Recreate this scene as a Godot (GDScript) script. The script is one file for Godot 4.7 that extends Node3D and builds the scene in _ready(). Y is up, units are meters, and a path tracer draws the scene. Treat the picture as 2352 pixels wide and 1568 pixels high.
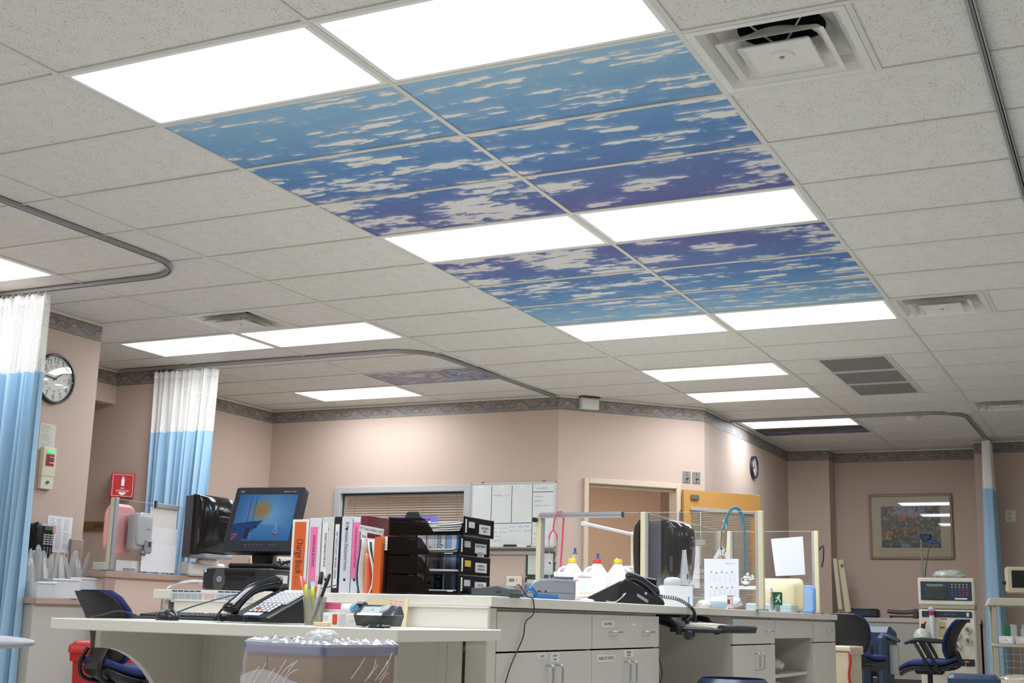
extends Node3D
# A treatment room with a nurses' station under a tiled ceiling with printed sky panels. Units are metres; the ceiling grid runs along x and z.

const CEIL := 2.884
const U0 := -2.6153
const V0 := 3.5348
const TU := 1.2192
const TV := 0.6096
const TOP := 0.853      # station worktop height
const DESK := 0.732     # lower desk height
const WX := -2.185      # right edge of the station worktop

class Shape:
	var st := SurfaceTool.new()
	var x := Transform3D.IDENTITY
	var g := 0
	func _init() -> void:
		st.begin(Mesh.PRIMITIVE_TRIANGLES)
		st.set_smooth_group(-1)
	func flat() -> void:
		st.set_smooth_group(-1)
	func soft() -> void:
		g += 1
		st.set_smooth_group(g)
	func t(a: Vector3, b: Vector3, c: Vector3, ua := Vector2.ZERO, ub := Vector2.ZERO, uc := Vector2.ZERO) -> void:
		st.set_uv(ua); st.add_vertex(x * a)
		st.set_uv(uc); st.add_vertex(x * c)
		st.set_uv(ub); st.add_vertex(x * b)
	func q(a: Vector3, b: Vector3, c: Vector3, d: Vector3, r := Rect2(0, 0, 1, 1)) -> void:
		var ua := Vector2(r.position.x, r.end.y)
		var uc := Vector2(r.end.x, r.position.y)
		t(a, b, c, ua, r.end, uc)
		t(a, c, d, ua, uc, r.position)
	func to(a: Vector3, b: Vector3, c: Vector3, o: Vector3) -> void:
		if (b - a).cross(c - a).dot((a + b + c) / 3.0 - o) < 0.0:
			t(a, c, b)
		else:
			t(a, b, c)
	func qo(a: Vector3, b: Vector3, c: Vector3, d: Vector3, o: Vector3) -> void:
		to(a, b, c, o)
		to(a, c, d, o)
	func box(c: Vector3, s: Vector3, ch := 0.0) -> Shape:
		var h := s * 0.5
		flat()
		if ch <= 0.0:
			var p: Array[Vector3] = []
			for k in 8:
				p.append(c + Vector3(h.x * (1 if k & 1 else -1), h.y * (1 if k & 2 else -1), h.z * (1 if k & 4 else -1)))
			q(p[4], p[5], p[7], p[6]); q(p[1], p[0], p[2], p[3])
			q(p[5], p[1], p[3], p[7]); q(p[0], p[4], p[6], p[2])
			q(p[6], p[7], p[3], p[2]); q(p[0], p[1], p[5], p[4])
			return self
		ch = minf(ch, minf(h.x, minf(h.y, h.z)) * 0.95)
		var pt := func(sg: Vector3, ax: int) -> Vector3:
			var v := (h - Vector3.ONE * ch) * sg
			v[ax] = h[ax] * sg[ax]
			return c + v
		for a in 3:
			var b := (a + 1) % 3
			var d := (a + 2) % 3
			for s1 in [-1.0, 1.0]:
				var f := []
				for e in [[-1.0, -1.0], [1.0, -1.0], [1.0, 1.0], [-1.0, 1.0]]:
					var sg := Vector3.ZERO
					sg[a] = s1; sg[b] = e[0]; sg[d] = e[1]
					f.append(pt.call(sg, a))
				qo(f[0], f[1], f[2], f[3], c)
				for s2 in [-1.0, 1.0]:
					var m := Vector3.ZERO
					m[b] = s1; m[d] = s2; m[a] = -1.0
					var n := m
					n[a] = 1.0
					qo(pt.call(m, b), pt.call(n, b), pt.call(n, d), pt.call(m, d), c)
		for k in 8:
			var sg := Vector3(1 if k & 1 else -1, 1 if k & 2 else -1, 1 if k & 4 else -1)
			to(pt.call(sg, 0), pt.call(sg, 1), pt.call(sg, 2), c)
		return self
	func rings(rr: Array, closed := true, caps := true, smooth := true) -> Shape:   # rings of equal length, joined smoothly; each counter-clockwise seen from the end the rings run towards
		if smooth:
			soft()
		else:
			flat()
		var n: int = rr[0].size()
		for i in rr.size() - 1:
			for j in (n if closed else n - 1):
				var k := (j + 1) % n
				var w := Rect2(float(j) / n, 1.0 - float(i + 1) / (rr.size() - 1), 1.0 / n, 1.0 / (rr.size() - 1))
				q(rr[i][j], rr[i][k], rr[i + 1][k], rr[i + 1][j], w)
		if caps:
			flat()
			for e in [0, rr.size() - 1]:
				var m := Vector3.ZERO
				for v in rr[e]:
					m += v
				m /= n
				for j in n:
					var k := (j + 1) % n
					if e == 0:
						t(m, rr[e][k], rr[e][j])
					else:
						t(m, rr[e][j], rr[e][k])
		return self
	func extrude(poly: PackedVector2Array, z0: float, z1: float, bev := 0.0) -> Shape:   # poly counter-clockwise in xy
		var n := poly.size()
		if Geometry2D.is_polygon_clockwise(poly):
			poly.reverse()
		var ins := poly
		if bev > 0.0:
			ins = PackedVector2Array()
			for i in n:
				var d0 := (poly[i] - poly[(i + n - 1) % n]).normalized()
				var d1 := (poly[(i + 1) % n] - poly[i]).normalized()
				var nn := Vector2(-d0.y, d0.x) + Vector2(-d1.y, d1.x)
				var bi := nn.normalized()
				ins.append(poly[i] + bi * bev / maxf(0.4, bi.dot(Vector2(-d1.y, d1.x))))
		var tri := Geometry2D.triangulate_polygon(ins)
		flat()
		for i in range(0, tri.size(), 3):
			var a := ins[tri[i]]
			var b := ins[tri[i + 1]]
			var c := ins[tri[i + 2]]
			if (b - a).cross(c - a) < 0.0:
				var w := b
				b = c
				c = w
			t(Vector3(a.x, a.y, z1), Vector3(b.x, b.y, z1), Vector3(c.x, c.y, z1))
			t(Vector3(a.x, a.y, z0), Vector3(c.x, c.y, z0), Vector3(b.x, b.y, z0))
		var lv := [[ins, z0], [poly, z0 + bev], [poly, z1 - bev], [ins, z1]] if bev > 0.0 else [[poly, z0], [poly, z1]]
		for l in lv.size() - 1:
			var p0: PackedVector2Array = lv[l][0]
			var p1: PackedVector2Array = lv[l + 1][0]
			var s0 := 0
			for i in n:
				var d0 := poly[i] - poly[(i + n - 1) % n]
				if absf(d0.angle_to(poly[(i + 1) % n] - poly[i])) > 0.65:
					s0 = i
					break
			soft()
			for e in n:
				var i := (s0 + e) % n
				var k := (i + 1) % n
				var d0 := poly[i] - poly[(i + n - 1) % n]
				if absf(d0.angle_to(poly[k] - poly[i])) > 0.65:
					soft()
				q(Vector3(p0[i].x, p0[i].y, lv[l][1]), Vector3(p0[k].x, p0[k].y, lv[l][1]), Vector3(p1[k].x, p1[k].y, lv[l + 1][1]), Vector3(p1[i].x, p1[i].y, lv[l + 1][1]))
		return self
	func lathe(prof: Array, n := 24, c := Vector3.ZERO) -> Shape:   # prof: Vector2(radius, height) from the bottom up, outside
		soft()
		for i in prof.size() - 1:
			if i > 0 and absf((prof[i] - prof[i - 1]).angle_to(prof[i + 1] - prof[i])) > 0.6:
				soft()
			for j in n:
				var a := TAU * j / n
				var b := TAU * (j + 1) / n
				var p0: Vector2 = prof[i]
				var p1: Vector2 = prof[i + 1]
				var v := [c + Vector3(p0.x * cos(a), p0.y, -p0.x * sin(a)), c + Vector3(p0.x * cos(b), p0.y, -p0.x * sin(b)), c + Vector3(p1.x * cos(b), p1.y, -p1.x * sin(b)), c + Vector3(p1.x * cos(a), p1.y, -p1.x * sin(a))]
				if p0.x > 1e-5:
					t(v[0], v[1], v[2])
				if p1.x > 1e-5:
					t(v[0], v[2], v[3])
		return self
	func tube(pts: Array, r, n := 8, flatten := 1.0) -> Shape:
		var rr := []
		var up := Vector3.UP
		for i in pts.size():
			var d: Vector3 = (pts[mini(i + 1, pts.size() - 1)] - pts[maxi(i - 1, 0)]).normalized()
			if i == 0 and absf(d.dot(up)) > 0.95:
				up = Vector3.RIGHT
			var s := d.cross(up).normalized()
			up = s.cross(d).normalized()
			var ra: float = r[i] if r is Array else r
			var ring := PackedVector3Array()
			for j in n:
				var a := TAU * (j + 0.5) / n
				ring.append(pts[i] + s * cos(a) * ra - up * sin(a) * ra * flatten)
			rr.append(ring)
		return rings(rr)
	func cyl(a: Vector3, b: Vector3, r: float, n := 16, r2 := -1.0) -> Shape:
		return tube([a, b], [r, r2 if r2 >= 0.0 else r], n)
	func ball(c: Vector3, r: Vector3, e := 1.0, nu := 20, nv := 12, e2 := -1.0) -> Shape:   # e < 1 squares it off
		if e2 < 0.0:
			e2 = e
		soft()
		var pw := func(v: float, ex: float) -> float: return signf(v) * pow(absf(v), ex)
		for i in nv:
			for j in nu:
				var p := []
				for k in [[i, j], [i, j + 1], [i + 1, j + 1], [i + 1, j]]:
					var la: float = -PI / 2 + PI * k[0] / nv
					var lo: float = TAU * (k[1] % nu) / nu
					var cl: float = pw.call(cos(la), e2) if k[0] > 0 and k[0] < nv else 0.0
					p.append(c + Vector3(r.x * cl * pw.call(cos(lo), e), r.y * pw.call(sin(la), e2), -r.z * cl * pw.call(sin(lo), e)))
				if i > 0:
					t(p[0], p[1], p[2])
				if i < nv - 1:
					t(p[0], p[2], p[3])
		return self
	func sheet(rows: Array, rep := Vector2.ONE) -> Shape:
		soft()
		for i in rows.size() - 1:
			for j in rows[0].size() - 1:
				var w := Rect2(rep.x * j / (rows[0].size() - 1), rep.y * (1.0 - float(i + 1) / (rows.size() - 1)), rep.x / (rows[0].size() - 1), rep.y / (rows.size() - 1))
				q(rows[i][j], rows[i][j + 1], rows[i + 1][j + 1], rows[i + 1][j], w)
		return self
	func done() -> ArrayMesh:
		st.generate_normals()
		st.index()
		return st.commit()

func S() -> Shape:
	return Shape.new()
func bx(c: Vector3, s: Vector3, ch := 0.0) -> Shape:
	return Shape.new().box(c, s, ch)
func rrect(w: float, h: float, r: float, n := 5, c := Vector2.ZERO) -> PackedVector2Array:
	var p := PackedVector2Array()
	for k in 4:
		var m := Vector2((w / 2 - r) * (1 if k == 0 or k == 3 else -1), (h / 2 - r) * (1 if k < 2 else -1))
		for i in n + 1:
			var a := PI / 2 * (k + float(i) / n)
			p.append(c + m + Vector2(cos(a), sin(a)) * r)
	return p
func V2(a: Array) -> PackedVector2Array:
	var p := PackedVector2Array()
	for i in range(0, a.size(), 2):
		p.append(Vector2(a[i], a[i + 1]))
	return p
func arc(c: Vector3, a: Vector3, b: Vector3, t0: float, t1: float, n := 8) -> Array:
	var o := []
	for i in n + 1:
		var t: float = lerpf(t0, t1, float(i) / n)
		o.append(c + a * cos(t) + b * sin(t))
	return o
func curve(pts: Array, n := 6) -> Array:   # a smooth line through the points
	var o := []
	for i in pts.size() - 1:
		for k in n:
			o.append(pts[i].cubic_interpolate(pts[i + 1], pts[maxi(i - 1, 0)], pts[mini(i + 2, pts.size() - 1)], float(k) / n))
	o.append(pts[-1])
	return o

var used := {}
func numbered(n: String) -> String:
	if used.has(n):
		used[n] += 1
		return "%s_%03d" % [n, used[n]]
	used[n] = 0
	return n
func thing(called: String, label: String, category: String, at := Vector3.ZERO, turn := 0.0, group := "") -> Node3D:
	var o := Node3D.new()
	o.name = numbered(called)
	add_child(o, true)
	o.position = at
	o.rotation_degrees.y = turn
	tag(o, label, category, group)
	return o
func tag(o: Node, label: String, category: String, group := "") -> void:
	o.set_meta("label", label)
	o.set_meta("category", category)
	if group:
		o.set_meta("group", group)
func part(parent: Node, called: String, sh, m: Material) -> MeshInstance3D:
	var o := MeshInstance3D.new()
	var n := called
	var k := 0
	while parent.has_node(n):
		k += 1
		n = "%s_%03d" % [called, k]
	o.name = n
	o.mesh = sh.done() if sh is Shape else sh
	o.material_override = m
	parent.add_child(o, true)
	return o
func solo(called: String, sh, m: Material, label: String, category: String, at := Vector3.ZERO, turn := 0.0, group := "") -> MeshInstance3D:
	var o := part(self, numbered(called), sh, m)
	o.position = at
	o.rotation_degrees.y = turn
	tag(o, label, category, group)
	return o
func struct(called: String, sh, m: Material) -> MeshInstance3D:
	var o := part(self, called, sh, m)
	o.set_meta("kind", "structure")
	return o
func dup(o: Node3D, label: String, at: Vector3, turn := 0.0) -> Node3D:
	var r: Node3D = o.duplicate()
	r.name = numbered(String(o.name).rstrip("0123456789").trim_suffix("_"))
	add_child(r, true)
	r.position = at
	r.rotation_degrees.y = turn
	r.set_meta("label", label)
	return r

var mats := {}
func mt(c: String, rough := 0.55, metal := 0.0, ex := {}) -> StandardMaterial3D:
	var key := "%s/%s/%s/%s" % [c, rough, metal, ex]
	if mats.has(key):
		return mats[key]
	var m := StandardMaterial3D.new()
	m.albedo_color = Color(c)
	m.roughness = rough
	m.metallic = metal
	for k in ex:
		m.set(k, ex[k])
	mats[key] = m
	return m
func clear(c: String, alpha: float, rough := 0.03) -> StandardMaterial3D:
	var k := "clear%s%s%s" % [c, alpha, rough]
	if not mats.has(k):
		var m := StandardMaterial3D.new()
		m.albedo_color = Color(Color(c), alpha)
		m.transparency = BaseMaterial3D.TRANSPARENCY_ALPHA
		m.roughness = rough
		m.cull_mode = BaseMaterial3D.CULL_DISABLED
		mats[k] = m
	return mats[k]
func pic(im: Image, rough := 0.5, ex := {}) -> StandardMaterial3D:
	var m := StandardMaterial3D.new()
	m.albedo_texture = ImageTexture.create_from_image(im)
	m.roughness = rough
	for k in ex:
		m.set(k, ex[k])
	return m

func txt(parent: Node, s: String, h: float, m: Material, at: Vector3, rot := Vector3.ZERO, font := "Droid Sans", squeeze := 1.0) -> void:
	var tm := TextMesh.new()
	var f := SystemFont.new()
	f.font_names = PackedStringArray([font])
	tm.text = s
	tm.font = f
	tm.font_size = 32
	tm.pixel_size = h / (32.0 * 0.714)
	tm.depth = 0.0006
	tm.curve_step = 3.0
	var o := part(parent, "lettering", tm, m)
	o.position = at
	o.rotation_degrees = rot
	if squeeze < 0.6:                  # a length in metres to fit the line to
		o.scale = Vector3(squeeze / maxf(0.001, tm.get_aabb().size.x), 1, 1)
	elif squeeze != 1.0:
		o.scale = Vector3(squeeze, 1, 1)

# drawing on images
func img(w: int, h: int, c: String) -> Image:
	var im := Image.create(w, h, false, Image.FORMAT_RGBA8)
	im.fill(Color(c))
	return im
func dot(im: Image, p: Vector2, r: float, c: Color, a := 1.0) -> void:
	for y in range(maxi(0, int(p.y - r - 1)), mini(im.get_height(), int(p.y + r + 2))):
		for x in range(maxi(0, int(p.x - r - 1)), mini(im.get_width(), int(p.x + r + 2))):
			var k := clampf(r + 0.5 - Vector2(x + 0.5, y + 0.5).distance_to(p), 0.0, 1.0) * a
			if k > 0.0:
				im.set_pixel(x, y, im.get_pixel(x, y).lerp(c, k))
func stroke(im: Image, pts: Array, r: float, c: Color, a := 1.0) -> void:
	for i in pts.size() - 1:
		var d: float = pts[i].distance_to(pts[i + 1])
		var n := maxi(1, int(d / maxf(0.6, r * 0.7)))
		for k in n:
			dot(im, pts[i].lerp(pts[i + 1], float(k) / n), r, c, a)
func scrawl(im: Image, p: Vector2, w: float, h: float, c: Color, rng: RandomNumberGenerator, r := 0.8, a := 0.8) -> void:   # a line of handwriting
	var x := p.x
	while x < p.x + w:
		var word := rng.randf_range(2.0, 5.0) * h
		var pts := []
		var e := minf(x + word, p.x + w)
		var i := 0
		while x < e:
			pts.append(Vector2(x, p.y + (rng.randf_range(-0.5, 0.1) if i % 2 else rng.randf_range(0.1, 0.5)) * h))
			x += h * rng.randf_range(0.18, 0.4)
			i += 1
		stroke(im, pts, r, c, a)
		x = e + h * 0.6
func page(w: int, h: int, paper: String, ink: String, seed_n: int, cols := 1, top := 0.06) -> Image:   # a printed page: rows of small print
	var im := img(w, h, paper)
	var rng := RandomNumberGenerator.new()
	rng.seed = seed_n
	for cc in cols:
		var x0 := int(w * (0.07 + 0.9 * cc / cols))
		var wid := int(w * 0.86 / cols - 4)
		var y := int(h * top)
		while y < h * 0.93:
			if rng.randf() > 0.14:
				var x := x0
				var e := x0 + int(wid * rng.randf_range(0.5, 1.0))
				while x < e:
					var l := rng.randi_range(3, 9)
					im.fill_rect(Rect2i(x, y, mini(l, e - x), 2), Color(paper).lerp(Color(ink), rng.randf_range(0.4, 0.85)))
					x += l + 2
			y += 5
	return im
func card(parent: Node, called: String, w: float, h: float, m: Material, at: Vector3, rot := Vector3.ZERO, thick := 0.001) -> MeshInstance3D:   # a flat print: front quad on a thin body
	var s := bx(Vector3(0, 0, -thick / 2), Vector3(w, h, thick))
	s.q(Vector3(-w / 2, -h / 2, 0.0002), Vector3(w / 2, -h / 2, 0.0002), Vector3(w / 2, h / 2, 0.0002), Vector3(-w / 2, h / 2, 0.0002))
	var o := part(parent, called, s, m)
	o.position = at
	o.rotation_degrees = rot
	return o
func gx(u: float) -> float:
	return U0 + u * TU
func gz(v: float) -> float:
	return -(V0 + v * TV)

func _ready() -> void:
	var cam := Camera3D.new()
	cam.name = "camera"
	add_child(cam)
	cam.fov = 29.9364
	cam.near = 0.05
	cam.far = 60.0
	cam.transform = Transform3D(Basis(Vector3(0.899124, 0.026014, -0.436919), Vector3(0.068661, 0.977490, 0.199496), Vector3(0.432274, -0.209371, 0.877099)), Vector3(0, 0.785, 0))
	cam.current = true
	var env := Environment.new()
	env.background_mode = Environment.BG_COLOR
	env.background_color = Color(0.02, 0.02, 0.02)
	env.tonemap_mode = Environment.TONE_MAPPER_LINEAR
	env.tonemap_exposure = 1.0
	env.sdfgi_enabled = true
	env.ssao_enabled = true
	env.ssil_enabled = true
	var we := WorldEnvironment.new()
	we.name = "world_environment"
	we.environment = env
	add_child(we)
	textures()
	ceiling_lights()
	room()
	ceiling_grid()
	ceiling_things()
	wall_things()
	station()
	station_front()
	station_right()
	station_screens()
	left_side()
	right_side()

# ---------------------------------------------------------------- textures
var T := {}
var white: Material
var cream: Material
var cab: Material
var wallm: Material
var blackp: Material
var chrome: Material
var alu: Material
var paper: Material
var ink: Material
func textures() -> void:
	white = mt("e9e7e1", 0.5)
	cream = mt("dcd6c2", 0.5)
	cab = mt("cbc6bb", 0.45)
	wallm = mt("c0aa9b", 0.75)
	blackp = mt("17171a", 0.35)
	chrome = mt("dfe2e6", 0.12, 1.0)
	alu = mt("b9bbc0", 0.35, 0.8)
	paper = mt("eeeeee", 0.8)
	ink = mt("1c1c22", 0.7)
	var rng := RandomNumberGenerator.new()
	rng.seed = 7
	# mineral fibre tile: pin holes and short fissures
	var im := img(1024, 1024, "dcdad3")
	var nz := FastNoiseLite.new()
	nz.seed = 3
	nz.frequency = 0.004
	for k in 5200:
		var p := Vector2(rng.randf() * 1024, rng.randf() * 1024)
		if nz.get_noise_2d(p.x, p.y) + rng.randf_range(-0.35, 0.35) < -0.1:
			continue
		var r := rng.randf_range(1.0, 2.9)
		var c := Color("6b675e").lerp(Color("a09b90"), rng.randf())
		dot(im, p, r, c, 0.85)
		if rng.randf() < 0.4:
			var d := Vector2.from_angle(rng.randf() * TAU) * r * 1.6
			stroke(im, [p, p + d, p + d * 1.6 + Vector2(rng.randf_range(-1, 1), rng.randf_range(-1, 1))], r * 0.6, c, 0.8)
	im.generate_mipmaps()
	T.tile = pic(im, 0.9)
	# wallpaper border: scrolls, leaves and grey-blue flowers on a mottled ground
	im = img(960, 230, "a89c8c")
	nz.frequency = 0.02
	for y in 230:
		for x in 960:
			var v := nz.get_noise_3d(160.0 * cos(x / 960.0 * TAU), 160.0 * sin(x / 960.0 * TAU), y * 1.3)
			im.set_pixel(x, y, Color("8c8277").lerp(Color("aa9e8e") if v > 0.0 else Color("6c645e"), absf(v) * 1.1))
	for rep in 2:
		for un in 2:
			var o := Vector2(un * 480 + 20, 0)
			for b in [[110, 150, 46, "8687a0"], [190, 165, 34, "7d80a4"], [330, 130, 52, "8f8c9a"], [420, 120, 44, "9a9288"], [60, 90, 30, "bcae97"]]:
				dot(im, o + Vector2(b[0], b[1]), b[2] * (0.8 if rep else 1.0), Color(b[3]), 0.35)
			var sp := []
			for k in 40:
				var a := k * 0.26
				sp.append(o + Vector2(150, 105) + Vector2(cos(a), sin(a)) * (58.0 - k * 1.25) * Vector2(1.25, 1.0))
			stroke(im, sp, 5.5, Color("67615c"), 0.5)
			for k in sp.size():
				sp[k] += Vector2(-3, -5)
			stroke(im, sp, 2.5, Color("d8ccb8"), 0.45)
			var wv := []
			for k in 30:
				wv.append(o + Vector2(-15 + k * 17, 120 + 62 * sin(k * 0.41 + 2.2)))
			stroke(im, wv, 4.5, Color("5e5a58"), 0.5)
			for e in 9:
				var a2 := e * 0.7
				stroke(im, [o + Vector2(210, 160), o + Vector2(210, 160) + Vector2(cos(a2), sin(a2)) * 36], 5.0, Color("6f739c"), 0.4)
			for cc in [[330, 125, 48], [425, 118, 40]]:
				var rp := []
				for k in 26:
					rp.append(o + Vector2(cc[0], cc[1]) + Vector2(cos(k * 0.25), sin(k * 0.25)) * cc[2])
				stroke(im, rp, 4.0, Color("5f5b57"), 0.45)
	im.fill_rect(Rect2i(0, 0, 960, 9), Color("5a5850"))
	im.fill_rect(Rect2i(0, 219, 960, 11), Color("676a5e"))
	T.border = pic(im, 0.6)
	T.sky = pic(sky_image(), 0.55)
	# two more picture tiles seen edge on: blossom against a pale sky, a dusk landscape
	im = img(512, 256, "8d88a6")
	for k in 420:
		var f := rng.randf()
		var p := Vector2(f * 512, rng.randf() * 256)
		var c: String = ["9a94b0", "7d766f", "85807c", "d8ccae", "b3a8b4"][rng.randi() % 5] if f < 0.55 else ["74aeca", "6aa3c4", "5d574d", "4a4a44", "c9c6a0", "77736a"][rng.randi() % 6]
		dot(im, p, rng.randf_range(4, 20 if f < 0.5 else 14), Color(c), 0.55)
	T.blossom = pic(im, 0.55)
	im = img(512, 256, "3c4560")
	for k in 300:
		var y := rng.randf()
		var c: String = ["4a567a", "394565", "8f97ad", "57648a"][rng.randi() % 4] if y < 0.5 else ["3c4034", "5a4c36", "46503e", "2e3430"][rng.randi() % 4]
		var p := Vector2(rng.randf() * 512, y * 256)
		stroke(im, [p, p + Vector2(rng.randf_range(20, 90), rng.randf_range(-3, 3))], rng.randf_range(3, 9), Color(c), 0.5)
	T.dusk = pic(im, 0.55)
	# framed garden print
	im = img(440, 310, "39443a")
	for k in 1500:
		var p := Vector2(rng.randf() * 440, rng.randf() * 310)
		var c := "2f3a30"
		if p.y < 80 and p.x > 90 and p.x < 330:
			c = ["8b8496", "9a8c94", "7d7f8e"][rng.randi() % 3]
		elif p.y < 150:
			c = ["2c3a31", "36463a", "4a5a48", "55604c", "39493f"][rng.randi() % 5]
			if rng.randf() < 0.22:
				c = ["b5604a", "b46c64", "c07a66"][rng.randi() % 3]
		elif p.y < 240:
			c = ["4d5a3c", "6a6a44", "33402f", "5b5a3c", "a0664c", "b0625a", "8a7a4e", "2c352c"][rng.randi() % 8]
		else:
			c = ["2d3a33", "40503c", "5f6a44", "6b7a8c", "3a4638"][rng.randi() % 5]
		dot(im, p, rng.randf_range(3, 11), Color(c), 0.75)
	for k in 60:
		dot(im, Vector2(rng.randf_range(125, 185), rng.randf_range(65, 115)), 5, Color("b8583a"), 0.6)
		dot(im, Vector2(rng.randf_range(5, 80), rng.randf_range(190, 250)), 4, Color("c09a3e"), 0.6)
		dot(im, Vector2(rng.randf_range(150, 205), rng.randf_range(285, 305)), 6, Color("7088a2"), 0.6)
	T.garden = pic(im, 0.6)
	# desktop wallpaper on the station's monitor: a blue sea under a hazy orange sun
	im = img(512, 410, "3f7fb8")
	for y in 410:
		for x in 512:
			var d := Vector2(x - 300, y - 190).length() / 330.0
			var c := Color("78aede").lerp(Color("2a67a4"), clampf(d, 0, 1))
			if y > 265 + (x - 260) * 0.1 and x > 180:
				c = Color("4a8ac6").lerp(Color("2f70b0"), clampf((y - 260) / 150.0, 0, 1))
			var s := Vector2(x - 225, (y - 140) * 0.92).length()
			c = c.lerp(Color("a87c34"), clampf(1.15 - s / 92.0, 0.0, 0.85))
			if y > 285 - 42.0 * sqrt(clampf(x / 250.0, 0, 1)) - 10 and x < 250 - (y - 240) * 0.9:
				c = Color("17407f")
			im.set_pixel(x, y, c)
	stroke(im, [Vector2(112, 35), Vector2(118, 330)], 2.2, Color("25405e"))
	stroke(im, [Vector2(158, 18), Vector2(165, 300)], 2.2, Color("25405e"))
	im.fill_rect(Rect2i(180, 270, 34, 34), Color("16325c"))
	im.fill_rect(Rect2i(118, 300, 36, 100), Color("12284a"))
	stroke(im, [Vector2(380, 255), Vector2(392, 345), Vector2(362, 345), Vector2(380, 255)], 2.0, Color("a8c4e0"), 0.7)
	stroke(im, [Vector2(362, 350), Vector2(390, 360)], 7, Color("7a4030"))
	stroke(im, [Vector2(10, 362), Vector2(50, 352), Vector2(46, 372), Vector2(22, 384), Vector2(18, 404)], 7, Color("b0582e"), 0.9)
	T.screen = im
	# whiteboard with ruled columns and faint notes
	im = img(1024, 700, "d9dad6")
	for l in [[248, 24, 248, 445], [500, 24, 500, 445], [752, 16, 752, 690], [248, 448, 752, 442], [752, 100, 1000, 98]]:
		stroke(im, [Vector2(l[0], l[1]), Vector2(l[2], l[3])], 4.0, Color("2d5a5e"), 0.95)
	for l in [[270, 130, 210, 34, "5f86b4"], [800, 60, 130, 30, "6f90b8"], [775, 150, 110, 30, "3a9a86"], [775, 196, 90, 22, "4a7ec0"], [775, 250, 200, 30, "3a9a86"], [470, 480, 250, 34, "4a7ab4"], [480, 530, 270, 30, "48a08c"], [260, 545, 190, 32, "48a08c"], [265, 590, 120, 30, "5a86b4"], [270, 640, 150, 26, "5a80b0"], [775, 470, 100, 26, "4a86b0"], [775, 560, 90, 26, "707880"], [780, 620, 110, 30, "4a86b8"], [250, 500, 210, 20, "9aa0a0"]]:
		scrawl(im, Vector2(l[0], l[1]), l[2], l[3], Color(l[4]), rng, 1.6, 0.6)
	for k in 3:
		im.fill_rect(Rect2i(95 + k * 255, 22, 46, 20), Color("efefec"))
		im.fill_rect(Rect2i(104 + k * 255, 30, 26, 4), Color("9a9a9a"))
	T.board = pic(im, 0.3)
	T.page = pic(page(256, 330, "e6e5e6", "5a5a60", 11, 3), 0.8)
	T.notice = pic(page(128, 170, "cfcabc", "5a5a58", 12), 0.7)
	T.framed = pic(page(200, 150, "cdd0c8", "7a8a86", 13), 0.5)
	T.small = pic(page(120, 60, "eceae6", "48484c", 14, 1, 0.16), 0.7)
	T.tinylab = pic(page(64, 26, "e4e2dc", "3a3a40", 15, 1, 0.2), 0.7)
	# wood grain for the door leaf and the brown waste bin
	for wd in [["c08f4c", "a9773a", "door", 0.5], ["8a6a44", "6e5232", "bin", 0.55]]:
		im = img(256, 512, wd[0])
		nz.frequency = 0.012
		for y in 512:
			for x in 256:
				var v := nz.get_noise_2d(x * 4.0 + 6.0 * nz.get_noise_2d(x, y * 0.4), y * 0.25)
				im.set_pixel(x, y, Color(wd[0]).lerp(Color(wd[1]), clampf(0.4 + v * 1.3, 0, 1)))
		T[wd[2]] = pic(im, wd[3])
	# open mesh of the curtain headers
	im = img(32, 32, "f2f0ea")
	for c in [[8, 8], [24, 24], [8, 40], [40, 8], [-8, 24], [24, -8]]:
		for y in 32:
			for x in 32:
				if Vector2(x - c[0], y - c[1]).length() < 6.6:
					im.set_pixel(x, y, Color(0.95, 0.94, 0.92, 0.0))
	T.net = pic(im, 0.8, {"transparency": BaseMaterial3D.TRANSPARENCY_ALPHA, "cull_mode": BaseMaterial3D.CULL_DISABLED})
	# little repeat prints
	im = img(200, 330, "dcbcae")
	for y in 9:
		for x in 3:
			scrawl(im, Vector2(12 + x * 62, 24 + y * 36 + x * 6), 44, 16, Color("4a4450"), rng, 1.3, 0.9)
	T.stamped = pic(im, 0.8)
	im = img(512, 64, "c9c9cb")
	im.fill_rect(Rect2i(0, 0, 512, 10), Color("dcdcd8"))
	for k in 5:
		im.fill_rect(Rect2i(4 + k * 38, 2, 34, 7), Color("23345e"))
		im.fill_rect(Rect2i(300 + k * 40, 2, 36, 7), Color("23345e"))
	for k in 12:
		im.fill_rect(Rect2i(8 + k * 42, 18, 38, 40), Color("a4a8ae"))
	im.fill_rect(Rect2i(200, 14, 92, 46), Color("d8c6c2"))
	for k in 5:
		im.fill_rect(Rect2i(212, 20 + k * 8, 70, 3), Color("b08a88"))
	T.calendar = pic(im, 0.7)
	im = img(200, 300, "e6e6ea")
	for rw in 2:
		for k in 5:
			var x := 34 + k * 30
			im.fill_rect(Rect2i(x, 90 + rw * 100, 1, 60), Color("9a9aa0"))
			im.fill_rect(Rect2i(x + 22, 90 + rw * 100, 1, 60), Color("b4b4ba"))
			dot(im, Vector2(x + 8, 84 + rw * 96 + (k % 2) * 6), 4.5, Color(["c0504a", "2f7a6e", "2f6a70", "b48a86", "2f7a5e"][k]))
	scrawl(im, Vector2(126, 30), 50, 8, Color("8a8a90"), rng, 0.8, 0.7)
	T.wiring = pic(im, 0.7)

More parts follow.
